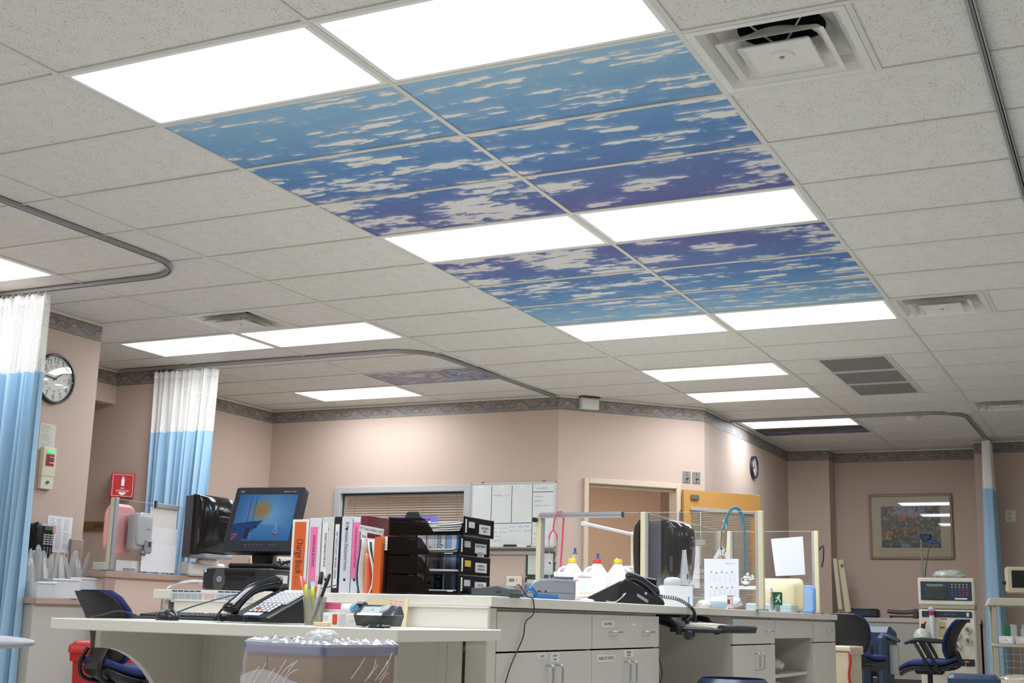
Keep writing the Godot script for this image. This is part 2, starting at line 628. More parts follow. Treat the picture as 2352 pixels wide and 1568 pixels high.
func sky_image() -> Image:   # fair weather clouds: pale horizon in the top rows, deep zenith in the bottom rows
	var w := 1024
	var h := 768
	var na := FastNoiseLite.new()
	na.seed = 21
	na.frequency = 1.0
	na.fractal_octaves = 6
	na.fractal_gain = 0.52
	var nb := FastNoiseLite.new()
	nb.seed = 8
	nb.frequency = 1.0
	nb.fractal_octaves = 3
	var nc := FastNoiseLite.new()
	nc.seed = 40
	nc.frequency = 1.0
	nc.fractal_octaves = 5
	nc.fractal_gain = 0.6
	var rng := RandomNumberGenerator.new()
	rng.seed = 12
	var den := PackedFloat32Array()
	den.resize(w * h)
	den.fill(-0.3)
	# heaps with flat bases, closer and flatter towards the horizon
	var heaps := []
	for k in 90:
		var f := pow(rng.randf(), 1.25)
		var sz := lerpf(0.045, 0.1, f) * rng.randf_range(0.5, 1.5)
		heaps.append([rng.randf(), f, sz, sz * lerpf(0.12, 0.34, f) * rng.randf_range(0.7, 1.2), rng.randf_range(0.5, 1.0)])
	for e in heaps:
		var cx: float = e[0] * w
		var cy: float = e[1] * h
		var rx: float = e[2] * w
		var ry: float = e[3] * w
		for y in range(maxi(0, int(cy - ry * 1.3)), mini(h, int(cy + ry * 2.2))):
			for x in range(int(cx - rx * 1.5), int(cx + rx * 1.5)):
				var xx := posmod(x, w)
				var dx := (x - cx) / rx
				var dy := (y - cy) / ry
				dy = dy / 1.6 if dy > 0.0 else dy * 1.6      # tall towards the zenith, flat base towards the horizon
				var d: float = (1.0 - sqrt(dx * dx + dy * dy)) * e[4]
				den[y * w + xx] = maxf(den[y * w + xx], d * 0.75)
	var im := Image.create(w, h, false, Image.FORMAT_RGBA8)
	var lit := PackedFloat32Array()
	lit.resize(w)
	for yy in h:
		var y := h - 1 - yy
		var f := float(y) / h
		var base := Color("8ab8d4").lerp(Color("467cb4"), clampf(f * 2.0, 0, 1)).lerp(Color("4c5594"), clampf(f * 2.2 - 1.15, 0, 1))
		var fy := 20.0 * pow(f + 0.1, 0.75)
		for x in w:
			var u := float(x) / w * 4.0
			var n := na.get_noise_2d(u * 4.0, fy * 2.2)
			var str_ := nb.get_noise_2d(u * 1.3 + 5.0, fy * 0.85) + 0.6 * nc.get_noise_2d(u * 3.2, fy * 3.0)
			var d := maxf(den[y * w + x] + n * 0.5 - 0.1, (str_ - lerpf(0.34, 0.46, f)) * 0.7 + n * 0.15)
			var a := smoothstep(0.0, 0.24, d)
			lit[x] = maxf(a, lit[x] * 0.93 - 0.006)
			var k := clampf(maxf(a, lit[x] * 0.55), 0.0, 1.0) * lerpf(1.0, 0.82, f)
			im.set_pixel(x, y, base.lerp(Color("c3c3cd").lerp(Color("f1e8da"), clampf(a * 1.3 - 0.15, 0, 1)), k))
	return im

# ---------------------------------------------------------------- lights
var fixtures := {}
const LIT := [
	[-1, 0, "bright recessed light panel nearest the camera, left one of its pair"],
	[0, 0, "bright recessed light panel nearest the camera, cut by the top of the picture"],
	[-1, 4, "bright recessed light panel between the two sky murals, left one of its pair"],
	[0, 4, "bright recessed light panel between the two sky murals, right one of its pair"],
	[-1, 8, "bright recessed light panel at the far end of the sky murals, left of its pair"],
	[0, 8, "bright recessed light panel at the far end of the sky murals, right of its pair"],
	[-1, 11, "nearest single light panel beside the grey return grilles"],
	[-1, 13, "second single light panel beyond the sky murals, past the grey grilles"],
	[-1, 16, "farthest light panel, hard against the wall beside the dark dusk picture tile"],
	[-4, 3, "light panel inside the curtain track at the left edge of the picture"],
	[-4, 7, "light panel left of the ceiling vent, left one of the pair near the clock wall"],
	[-3, 7, "light panel left of the sky murals, right one of the pair by the vent"],
	[-4, 11, "light panel above the curtained corner beside the blossom picture tile"],
]
func ceiling_lights() -> void:
	var frame := S()
	var w := TU - 0.026
	var d := TV - 0.026
	for s in [-1, 1]:
		frame.box(Vector3(0, 0.007, s * (d / 2 - 0.012)), Vector3(w, 0.012, 0.024), 0.002)
		frame.box(Vector3(s * (w / 2 - 0.012), 0.007, 0), Vector3(0.024, 0.012, d - 0.048), 0.002)
	frame.box(Vector3(0, 0.07, 0), Vector3(w, 0.1, d))
	var fm := frame.done()
	var lens := S().extrude(rrect(w - 0.046, d - 0.046, 0.012), -0.003, 0.003).done()
	var glow := mt("ffffff", 0.4, 0.0, {"emission_enabled": true, "emission": Color(0.97, 0.99, 1.0), "emission_energy_multiplier": 1.5})
	var hidden := [[-1, -4], [0, -4], [-1, -8], [0, -8], [-4, -2], [-4, -6], [3, -3], [3, 2], [3, 6], [3, 12]]
	for l in LIT + hidden:
		var lab: String = l[2] if l.size() > 2 else "recessed light panel behind the camera"
		var o := thing("ceiling_light", lab, "ceiling light", Vector3(gx(l[0] + 0.5), CEIL, gz(l[1] + 0.5)), 0, "recessed ceiling light panels")
		fixtures[Vector2i(l[0], l[1])] = 1
		part(o, "frame", fm, white)
		var e := part(o, "diffuser", lens, glow)
		e.rotation_degrees.x = 90
		e.position.y = 0.004
		var a := AreaLight3D.new()
		a.name = "lamp"
		o.add_child(a)
		a.area_size = Vector2(w - 0.06, d - 0.06)
		a.area_normalize_energy = false
		a.light_energy = LAMP
		a.light_color = Color(0.968, 1.0, 1.04)
		a.shadow_enabled = true
		a.area_range = 20.0
		a.area_attenuation = 2.0
		a.position.y = -0.004
		a.rotation_degrees.x = -90
const LAMP := 4.4

# ---------------------------------------------------------------- room shell
func band(called: String, a: Vector2, b: Vector2, y0: float, y1: float, thick: float, m: Material, rep := 0.0) -> void:
	# a strip on the wall that runs from a to b, the room on its left hand; rep = length of one repeat of the print
	var l := a.distance_to(b)
	var s := bx(Vector3(l / 2, (y0 + y1) / 2, thick / 2), Vector3(l, y1 - y0, thick))
	if rep > 0.0:
		s.q(Vector3(0, y0, thick + 0.0004), Vector3(l, y0, thick + 0.0004), Vector3(l, y1, thick + 0.0004), Vector3(0, y1, thick + 0.0004), Rect2(0, 0, l / rep, 1))
	var o := struct(called, s, m)
	o.position = Vector3(a.x, 0, a.y)
	o.rotation.y = atan2(-(b.y - a.y), b.x - a.x)
func room() -> void:
	var fl := mt("c2c0ba", 0.4)
	struct("floor", bx(Vector3(-2.4, -0.06, -6.3), Vector3(14.6, 0.12, 22.4)), fl)
	var H := CEIL + 0.5
	var W := func(called: String, x0: float, x1: float, z0: float, z1: float, y0 := 0.0, y1 := CEIL + 0.5) -> void:
		struct(called, bx(Vector3((x0 + x1) / 2, (y0 + y1) / 2, (z0 + z1) / 2), Vector3(absf(x1 - x0), y1 - y0, absf(z1 - z0))), wallm)
	W.call("wall_left", -7.2, -7.075, 4.2, -7.22)
	W.call("wall_left_return", -9.3, -7.2, -7.1, -7.22)
	W.call("wall_passage", -9.42, -9.3, -7.1, -8.92)
	W.call("wall_header", -8.5, -8.38, -7.22, -8.8, 2.58)
	W.call("wall_wing", -9.3, -7.72, -8.8, -8.92)
	W.call("wall_left_far", -8.51, -8.39, -8.92, -11.32)
	# back wall with the office window
	W.call("wall_back", -8.39, -7.45, -11.2, -11.32)
	W.call("wall_back_right", -5.985, -4.994, -11.2, -11.32)
	W.call("wall_back_over", -7.45, -5.985, -11.2, -11.32, 1.985)
	W.call("wall_back_under", -7.45, -5.985, -11.2, -11.32, 0, 0.95)
	# the slanted wall with the doorway
	var slant := func(called: String, s0: float, s1: float, y0: float, y1: float) -> void:
		var o := struct(called, bx(Vector3((s0 + s1) / 2, (y0 + y1) / 2, -0.06), Vector3(s1 - s0, y1 - y0, 0.12)), wallm)
		o.position = Vector3(-4.994, 0, -11.2)
		o.rotation_degrees.y = 46.5
	slant.call("wall_slant", 0.0, 0.31, 0, H)
	slant.call("wall_slant_right", 1.27, 1.597, 0, H)
	slant.call("wall_slant_over", 0.31, 1.27, 2.05, H)
	W.call("wall_corridor", -4.015, -3.895, -12.358, -15.76)
	W.call("wall_pilaster", -4.015, -3.385, -15.76, -16.2)
	W.call("wall_far", -3.385, -1.67, -16.09, -16.21)
	W.call("wall_far_right", -1.67, 4.5, -15.55, -16.21)
	W.call("wall_right", 4.5, 4.62, 4.2, -16.2)
	W.call("wall_behind", -7.2, 4.62, 4.2, 4.32)
	# the office behind the window and the doorway
	W.call("wall_office_back", -8.6, -3.9, -14.6, -14.72)
	W.call("wall_office_left", -8.72, -8.6, -11.3, -14.72)
	W.call("wall_office_partition", -4.5, -4.4, -12.75, -14.6)
	var oc := S()
	oc.x = Transform3D(Basis(Vector3(1, 0, 0), Vector3(0, 0, -1), Vector3(0, 1, 0)))
	oc.extrude(V2([-8.6, 11.32, -5.15, 11.32, -4.06, 12.45, -4.02, 14.6, -8.6, 14.6]), 2.63, 2.69)
	struct("ceiling_office", oc, white)
	var ol := thing("office_light", "square light panel inside the office behind the blinds", "ceiling light", Vector3(-6.3, 2.6, -12.9))
	part(ol, "diffuser", bx(Vector3.ZERO, Vector3(1.1, 0.04, 0.55), 0.006), mt("ffffff", 0.4, 0.0, {"emission_enabled": true, "emission": Color(1, 0.98, 0.95), "emission_energy_multiplier": 1.3}))
	var al := AreaLight3D.new()
	al.name = "lamp"
	ol.add_child(al)
	al.area_size = Vector2(1.0, 0.5)
	al.area_normalize_energy = false
	al.light_energy = 9.0
	al.light_color = Color(1.0, 0.93, 0.84)
	al.area_range = 20.0
	al.area_attenuation = 2.0
	al.shadow_enabled = true
	al.position.y = -0.03
	al.rotation_degrees.x = -90
	# wallpaper border and the white angle above it, wall by wall
	var runs := [[-7.075, 4.2, -7.075, -7.22], [-7.075, -7.22, -8.38, -7.22], [-8.38, -7.22, -8.38, -8.8], [-8.38, -8.8, -7.72, -8.8], [-7.72, -8.8, -7.72, -8.92], [-7.72, -8.92, -8.39, -8.92], [-8.39, -8.92, -8.39, -11.2], [-8.39, -11.2, -4.994, -11.2], [-4.994, -11.2, -3.895, -12.358], [-3.895, -12.358, -3.895, -15.76], [-3.895, -15.76, -3.385, -15.76], [-3.385, -15.76, -3.385, -16.09], [-3.385, -16.09, -1.67, -16.09], [-1.67, -16.09, -1.67, -15.55], [-1.67, -15.55, 4.5, -15.55], [4.5, -15.55, 4.5, 4.2]]
	var ang := mt("dcdad2", 0.5)
	var n := 0
	for r in runs:
		n += 1
		var a := Vector2(r[0], r[1])
		var b := Vector2(r[2], r[3])
		# the room lies on the right hand of a -> b when walking away along the left wall
		band("trim_%d" % n, a, b, CEIL - 0.134, CEIL - 0.016, 0.0012, T.border, 0.96)
		band("trim_angle_%d" % n, a, b, CEIL - 0.016, CEIL + 0.004, 0.02, ang)
		band("baseboard_%d" % n, a, b, 0.0, 0.1, 0.008, mt("6e5f58", 0.6))

# ---------------------------------------------------------------- ceiling
func ceiling_grid() -> void:
	var c := Node3D.new()
	c.name = "ceiling"
	add_child(c)
	c.set_meta("kind", "structure")
	part(c, "deck", bx(Vector3(-2.4, CEIL + 0.45, -6.3), Vector3(14.6, 0.1, 22.4)), mt("55534f", 0.9))
	fixtures[Vector2i(1, 1)] = 2
	fixtures[Vector2i(1, 8)] = 2
	fixtures[Vector2i(1, 15)] = 2
	fixtures[Vector2i(-3, 6)] = 2
	for v in [11, 12, 13]:
		fixtures[Vector2i(0, v)] = 3
	for v in [1, 2, 3, 5, 6, 7]:
		fixtures[Vector2i(-1, v)] = 1
		fixtures[Vector2i(0, v)] = 1
	fixtures[Vector2i(-3, 10)] = 1
	fixtures[Vector2i(-1, 17)] = 1
	var tile := func(w: float, off: Vector2) -> Shape:
		var s := bx(Vector3(0, 0.009, 0), Vector3(w, 0.016, TV - 0.008))
		s.q(Vector3(-w / 2, 0.0005, -TV / 2 + 0.004), Vector3(w / 2, 0.0005, -TV / 2 + 0.004), Vector3(w / 2, 0.0005, TV / 2 - 0.004), Vector3(-w / 2, 0.0005, TV / 2 - 0.004), Rect2(off, Vector2(w / TV, 1)))
		return s
	var kinds := []
	var halves := []
	for k in 4:
		kinds.append(tile.call(TU - 0.008, Vector2(k * 0.27, k * 0.41)).done())
		halves.append(tile.call(TV - 0.008, Vector2(k * 0.33, k * 0.19)).done())
	var quarter: ArrayMesh = tile.call(TU * 0.27 - 0.006, Vector2(0.2, 0.6)).done()
	var teem := mt("d4d2ca", 0.45)
	var cross := bx(Vector3(0, 0.012, 0), Vector3(TU - 0.024, 0.024, 0.024), 0.001).done()
	var stub := bx(Vector3(0, 0.012, 0), Vector3(0.024, 0.024, TV - 0.024), 0.001).done()
	var rest := S()
	var resttee := S()
	var rng := RandomNumberGenerator.new()
	rng.seed = 5
	for u in range(-6, 6):
		for v in range(-13, 21):
			var f: int = fixtures.get(Vector2i(u, v), 0)
			var at := Vector3(gx(u + 0.5), CEIL, gz(v + 0.5))
			if at.x < -9.5 or at.x > 5.0:
				continue
			if v >= -2 and u >= -5 and u < 4:
				var e := part(c, "cross_tee", cross, teem)
				e.position = Vector3(at.x, CEIL, gz(v + 1))
				if f == 0:
					var o := part(c, "ceiling_tile", kinds[rng.randi() % 4], T.tile)
					o.position = at + Vector3(0, 0.006 + rng.randf() * 0.0015, 0)
					o.rotation_degrees = Vector3(rng.randf_range(-0.12, 0.12), 0, rng.randf_range(-0.1, 0.1))
				elif f == 2:
					var o := part(c, "ceiling_tile", halves[rng.randi() % 4], T.tile)
					o.position = at + Vector3(TU / 4, 0.006, 0)
					var e2 := part(c, "short_tee", stub, teem)
					e2.position = at
				elif f == 3:
					for s in [-1, 1]:
						var o := part(c, "ceiling_tile", quarter, T.tile)
						o.position = at + Vector3(s * TU * 0.365, 0.006, 0)
						var e2 := part(c, "short_tee", stub, teem)
						e2.position = at + Vector3(s * (TU * 0.23 + 0.012), 0, 0)
			else:
				resttee.box(Vector3(at.x, CEIL + 0.012, gz(v + 1)), Vector3(TU - 0.024, 0.024, 0.024))
				if f == 0:
					rest.x = Transform3D(Basis.IDENTITY, at + Vector3(0, 0.006, 0))
					rest.box(Vector3(0, 0.009, 0), Vector3(TU - 0.008, 0.016, TV - 0.008))
		var run := bx(Vector3(0, 0.012, -6.3), Vector3(0.024, 0.024, 22.0), 0.001).done()
		var o2 := part(c, "main_runner", run, teem)
		o2.position = Vector3(gx(u), CEIL, 0)
	part(c, "outer_tiles", rest, mt("cfccc3", 0.9)).set_meta("kind", "stuff")
	part(c, "outer_tees", resttee, teem).set_meta("kind", "stuff")

func picture_tile(called: String, u: int, v: int, r: Rect2, m: Material, label: String, group := "") -> void:
	var w := TU - 0.026
	var d := TV - 0.026
	var s := bx(Vector3(0, 0.006, 0), Vector3(w, 0.01, d))
	s.q(Vector3(-w / 2, 0.0005, -d / 2), Vector3(w / 2, 0.0005, -d / 2), Vector3(w / 2, 0.0005, d / 2), Vector3(-w / 2, 0.0005, d / 2), r)
	solo(called, s, m, label, "ceiling panel", Vector3(gx(u + 0.5), CEIL + 0.006, gz(v + 0.5)), 0, group)
func ceiling_things() -> void:
	# sky murals: three rows of two before and after the middle lights. The quad's image bottom lies at the far edge (-z).
	var ord := ["first", "second", "third", "fourth", "fifth", "sixth"]
	var k := 0
	for v in [1, 2, 3, 5, 6, 7]:
		for u in [-1, 0]:
			var x: float = 0.5 * (u + 1)
			var r := Rect2(x, (v - 1) / 3.0, 0.5, 1 / 3.0) if v < 4 else Rect2(x, (8.0 - v) / 3.0, 0.5, -1 / 3.0)
			picture_tile("sky_panel", u, v, r, T.sky, "blue sky with clouds printed ceiling tile, %s row from the nearest lights, %s column" % [ord[k], "left" if u < 0 else "right"], "printed sky ceiling tiles")
		k += 1
	picture_tile("blossom_panel", -3, 10, Rect2(0, 0, 1, 1), T.blossom, "mauve and pale blue blossom picture ceiling tile beside the curved curtain track")
	picture_tile("dusk_panel", -1, 17, Rect2(0, 1, 1, -1), T.dusk, "dark dusk landscape picture ceiling tile beyond the farthest light panel")
	# supply diffusers
	diffuser(Vector3(gx(1.25), CEIL, gz(1.5)), "large square ceiling air diffuser beside the nearest sky panel")
	dup(diff0, "square ceiling air diffuser right of the far end of the sky murals", Vector3(gx(1.25), CEIL, gz(8.5)))
	dup(diff0, "farthest square ceiling air diffuser near the right curtain", Vector3(gx(1.25), CEIL, gz(15.5)))
	dup(diff0, "square ceiling air diffuser beside the left pair of light panels", Vector3(gx(-2.75), CEIL, gz(6.5)))
	# return grilles
	for v in 3:
		var o := thing("return_grille", "dark grey perforated return air grille, %s of the three in a row" % ["nearest", "middle", "farthest"][v], "vent", Vector3(gx(0.5), CEIL, gz(11.5 + v)), 0, "grey return grilles")
		var fr := S()
		for s in [-1, 1]:
			fr.box(Vector3(s * 0.27, 0.002, 0), Vector3(0.022, 0.01, TV - 0.026), 0.001)
			fr.box(Vector3(0, 0.002, s * (TV / 2 - 0.022)), Vector3(0.52, 0.01, 0.016), 0.001)
		part(o, "frame", fr, mt("c9c8c2", 0.5))
		var pl := S()
		for j in 46:
			pl.box(Vector3(0, 0.006, -0.268 + j * 0.0119), Vector3(0.52, 0.006, 0.0055))
		part(o, "louvres", pl, mt("8f8f8b", 0.6)).set_meta("kind", "stuff")
		part(o, "backing", bx(Vector3(0, 0.03, 0), Vector3(0.53, 0.004, 0.56)), mt("5c5c5a", 0.9))
	# smoke detector
	var sd := thing("smoke_detector", "round cream smoke detector on the ceiling beside the far curtain track", "smoke detector", Vector3(-2.01, CEIL, -13.42))
	part(sd, "base", S().lathe([Vector2(0.0, -0.02), Vector2(0.07, -0.02), Vector2(0.075, -0.001), Vector2(0.0, -0.001)], 24), mt("d9cfbf", 0.5))
	part(sd, "cap", S().lathe([Vector2(0.0, -0.055), Vector2(0.035, -0.053), Vector2(0.055, -0.045), Vector2(0.062, -0.02), Vector2(0.0, -0.02)], 24), mt("dcd2c2", 0.5))
	# curtain tracks
	track("curved curtain track inside the light panel at the left edge", [Vector3(-5.335, 0, 2.0), Vector3(-5.325, 0, -5.8)] + arc(Vector3(-5.69, 0, -5.82), Vector3(0.365, 0, 0), Vector3(0, 0, -0.365), 0, PI / 2, 10) + [Vector3(-7.07, 0, -6.185)])
	track("curved curtain track of the left middle bay, running to the wall corner", [Vector3(-8.3, 0, -8.74), Vector3(-5.55, 0, -8.775)] + arc(Vector3(-5.52, 0, -9.165), Vector3(0, 0, 0.39), Vector3(0.39, 0, 0), 0, PI / 2, 10) + [Vector3(-5.03, 0, -11.19)])
	track("straight curtain track along the right edge of the ceiling", [Vector3(-0.397, 0, 3.0), Vector3(-0.397, 0, -6.5)] + arc(Vector3(-0.02, 0, -6.5), Vector3(-0.377, 0, 0), Vector3(0, 0, -0.377), 0, PI / 2, 10) + [Vector3(2.6, 0, -6.877)])
	track("curved curtain track by the smoke detector holding the far right curtain", [Vector3(-3.89, 0, -13.215), Vector3(-1.9, 0, -13.225)] + arc(Vector3(-1.88, 0, -13.6), Vector3(0, 0, 0.375), Vector3(0.375, 0, 0), 0, PI / 2, 10) + [Vector3(-1.503, 0, -15.54)])
	# privacy curtains
	curtain("near left privacy curtain, white mesh above pale blue cloth", Vector3(-7.02, 0, -6.185), Vector3(-6.57, 0, -6.185), 0.535, 9, 0.055, 0.0, 0.07)
	curtain("privacy curtain bunched behind the towel dispenser, white mesh above pale blue cloth", Vector3(-7.9, 0, -8.76), Vector3(-7.2, 0, -8.78), 0.545, 11, 0.05, -0.13, 0.06)
	curtain("far right privacy curtain gathered narrow beside the framed picture", Vector3(-1.503, 0, -15.1), Vector3(-1.503, 0, -15.5), 0.535, 7, 0.075, 0.35, 0.1)

var diff0: Node3D
func diffuser(at: Vector3, label: String) -> void:
	var o := thing("air_diffuser", label, "air vent", at, 0, "square ceiling diffusers")
	diff0 = o
	var m := mt("dddbd4", 0.35)
	var sq := func(h: float, y: float) -> PackedVector3Array:
		var p := PackedVector3Array()
		for k in 40:
			var a := TAU * k / 40.0
			var d := Vector2(cos(a), sin(a))
			d /= maxf(absf(d.x), absf(d.y))
			p.append(Vector3(d.x * h, y, -d.y * h))
		return p
	var ci := func(r: float, y: float) -> PackedVector3Array:
		var p := PackedVector3Array()
		for k in 40:
			var a := TAU * k / 40.0
			p.append(Vector3(cos(a) * r, y, -sin(a) * r))
		return p
	var h := TV / 2 - 0.013
	part(o, "flange", S().rings([sq.call(h, 0.006), sq.call(h, -0.001), sq.call(h - 0.03, -0.001), sq.call(h - 0.036, 0.004)], true, false, false), m)
	part(o, "outer_cone", S().rings([sq.call(h - 0.036, 0.004), sq.call(h - 0.055, 0.022), sq.call(h - 0.075, 0.05), ci.call(0.185, 0.085), ci.call(0.165, 0.1)], true, false, false), m)
	part(o, "neck", S().rings([ci.call(0.165, 0.1), ci.call(0.16, 0.26), ci.call(0.001, 0.26)], true, false), mt("17181a", 0.9))
	var md := S()
	md.rings([sq.call(0.2, -0.022), sq.call(0.178, -0.012), sq.call(0.165, 0.004), ci.call(0.145, 0.04), ci.call(0.142, 0.043), sq.call(0.17, 0.008), sq.call(0.186, -0.008), sq.call(0.2, -0.022)], true, false, false)
	part(o, "middle_cone", md, m)
	var ct := S()
	ct.rings([sq.call(0.001, 0.0), sq.call(0.128, -0.012), sq.call(0.136, -0.022), sq.call(0.132, -0.026), sq.call(0.115, -0.016), sq.call(0.05, -0.012), sq.call(0.001, -0.012)], true, false, false)
	part(o, "centre_plate", ct, m)
	var hub := S().lathe([Vector2(0.0, -0.02), Vector2(0.042, -0.019), Vector2(0.05, -0.012), Vector2(0.0, -0.01)], 24)
	part(o, "hub", hub, m)
	part(o, "screw", S().lathe([Vector2(0.0, -0.024), Vector2(0.009, -0.024), Vector2(0.011, -0.019), Vector2(0.0, -0.019)], 12), mt("a9a9a6", 0.3, 0.8))
	for k in 4:
		var a := PI / 4 + k * PI / 2
		var d := Vector3(cos(a), 0, sin(a))
		part(o, "strut", S().cyl(d * 0.03 + Vector3(0, 0.03, 0), d * 0.165 + Vector3(0, 0.1, 0), 0.004, 6), m)
func track(label: String, pts: Array) -> void:
	var o := thing("curtain_track", label, "curtain track", Vector3(0, CEIL - 0.012, 0))
	var rr := []
	for i in pts.size():
		var d: Vector3 = (pts[mini(i + 1, pts.size() - 1)] - pts[maxi(i - 1, 0)]).normalized()
		var s := d.cross(Vector3.UP)
		var ring := PackedVector3Array()
		for e in [[-0.017, 0.011], [-0.017, -0.011], [-0.006, -0.011], [-0.006, 0.004], [0.006, 0.004], [0.006, -0.011], [0.017, -0.011], [0.017, 0.011]]:
			ring.append(pts[i] + s * e[0] + Vector3.UP * e[1])
		rr.append(ring)
	var sh := S()
	for j in 8:                         # flat faces along the channel
		sh.soft()
		for i in rr.size() - 1:
			var k := (j + 1) % 8
			sh.q(rr[i][j], rr[i][k], rr[i + 1][k], rr[i + 1][j])
	part(o, "channel", sh, mt("a3a5a4", 0.4, 0.5))
	part(o, "end_cap", bx(pts[-1], Vector3(0.036, 0.026, 0.03), 0.003), mt("8d8f8d", 0.5))
func curtain(label: String, a: Vector3, b: Vector3, net: float, folds: int, amp: float, narrow: float, shift: float) -> void:
	var o := thing("privacy_curtain", label, "curtain", (a + b) / 2, rad_to_deg(atan2(-(b.z - a.z), b.x - a.x)), "privacy curtains with mesh headers")
	var l := a.distance_to(b)
	var y1 := CEIL - 0.045
	var rng := RandomNumberGenerator.new()
	rng.seed = folds * 7
	var ph := []
	for k in folds + 1:
		ph.append(rng.randf_range(0.6, 1.25))
	var pt := func(s: float, y: float) -> Vector3:
		var t := clampf((y1 - y) / 2.7, 0.0, 1.0)
		var f := s * folds
		var am: float = amp * lerpf(ph[int(f) % (folds + 1)], ph[(int(f) + 1) % (folds + 1)], f - int(f)) * (0.55 + 0.7 * t)
		var w := l * (1.0 + narrow * t * (2.0 if narrow < 0.0 else 1.0))
		return Vector3((s - 0.5) * w + 0.012 * sin(f * 4.0 + t * 3.0) - shift * t * (0.4 if narrow < 0 else 0.0), y, am * sin(f * TAU) + 0.012 * sin(f * 9.0 + t * 2.0))
	var nseg := folds * 12
	var mk := func(y_lo: float, y_hi: float, n: int, off: float) -> Array:
		var rows := []
		for i in n + 1:
			var row := PackedVector3Array()
			for j in nseg + 1:
				row.append(pt.call(float(j) / nseg, lerpf(y_lo, y_hi, float(i) / n)) + Vector3(0, 0, off))
			rows.append(row)
		return rows
	part(o, "mesh_header", S().sheet(mk.call(y1 - net, y1 - 0.05, 8, 0.0), Vector2(folds * 9.0, net * 75.0)), T.net)
	part(o, "heading_tape", S().sheet(mk.call(y1 - 0.055, y1, 2, 0.001)), mt("efede8", 0.8, 0, {"cull_mode": 2}))
	part(o, "cloth", S().sheet(mk.call(0.05, y1 - net, 24, 0.0)), mt("9dbfd6", 0.75, 0, {"cull_mode": 2, "backlight_enabled": true, "backlight": Color(0.16, 0.2, 0.24)}))
	part(o, "seam", S().sheet(mk.call(y1 - net - 0.004, y1 - net + 0.008, 1, 0.0015)), mt("d3dde2", 0.8, 0, {"cull_mode": 2}))
	for k in folds:
		var p: Vector3 = pt.call((k + 0.25) / folds, y1 - 0.012)
		part(o, "carrier", S().cyl(p, Vector3(p.x, CEIL - 0.018, 0), 0.0035, 6), mt("e4e4e0", 0.5))

# ---------------------------------------------------------------- things on the walls
const SLANT_AT := Vector3(-4.994, 0, -11.2)
func on_slant(s: float, y: float, off: float) -> Vector3:
	return SLANT_AT + Vector3(0.6884, 0, -0.7253) * s + Vector3(0.7253, 0, 0.6884) * off + Vector3(0, y, 0)
func wall_clock(label: String, at: Vector3, turn: float, r: float, hour: float, minute: float) -> void:
	var o := thing("wall_clock", label, "clock", at, turn)
	var rim := S()
	rim.x = Transform3D(Basis(Vector3.RIGHT, PI / 2))
	rim.lathe([Vector2(r * 0.9, 0.0), Vector2(r, 0.004), Vector2(r, 0.03), Vector2(r * 0.97, 0.04), Vector2(r * 0.91, 0.04), Vector2(r * 0.89, 0.022)], 48)
	part(o, "rim", rim, mt("22242c", 0.35))
	var f := S()
	f.x = rim.x
	f.lathe([Vector2(0, 0.0), Vector2(r * 0.93, 0.0), Vector2(r * 0.93, 0.018), Vector2(0.0, 0.018)], 48)
	part(o, "dial", f, mt("dedcd2", 0.6))
	for k in 12:
		var a := TAU * (k + 1) / 12.0
		var d := Vector3(sin(a), cos(a), 0)
		txt(o, str(k + 1), r * 0.2, mt("3a3a40", 0.6), d * r * 0.72 + Vector3(0, 0, 0.0187))
		txt(o, str(k + 13), r * 0.09, mt("b06a64", 0.6), d * r * 0.5 + Vector3(0, 0, 0.0187))
	for h in [[hour * TAU / 12.0, r * 0.48, 0.0075], [minute * TAU / 60.0, r * 0.72, 0.005]]:
		var hs := bx(Vector3(0, h[1] * 0.42, 0), Vector3(h[2] * r / 0.12, h[1] * 1.16, 0.002))
		var e := part(o, "hand", hs, mt("17171c", 0.5))
		e.rotation.z = -h[0]
		e.position.z = 0.022
	var pin := S()
	pin.x = rim.x
	pin.lathe([Vector2(r * 0.05, 0.019), Vector2(r * 0.05, 0.026), Vector2(0, 0.027)], 12)
	part(o, "pin", pin, mt("17171c", 0.5))
	var gl := S()
	gl.x = rim.x
	var pr := []
	for k in 9:
		pr.append(Vector2(r * 0.9 * cos(k * PI / 16.0), 0.03 + 0.022 * sin(k * PI / 16.0)))
	pr[8].x = 0.0
	gl.lathe(pr, 48)
	part(o, "glass", gl, clear("ffffff", 0.01))
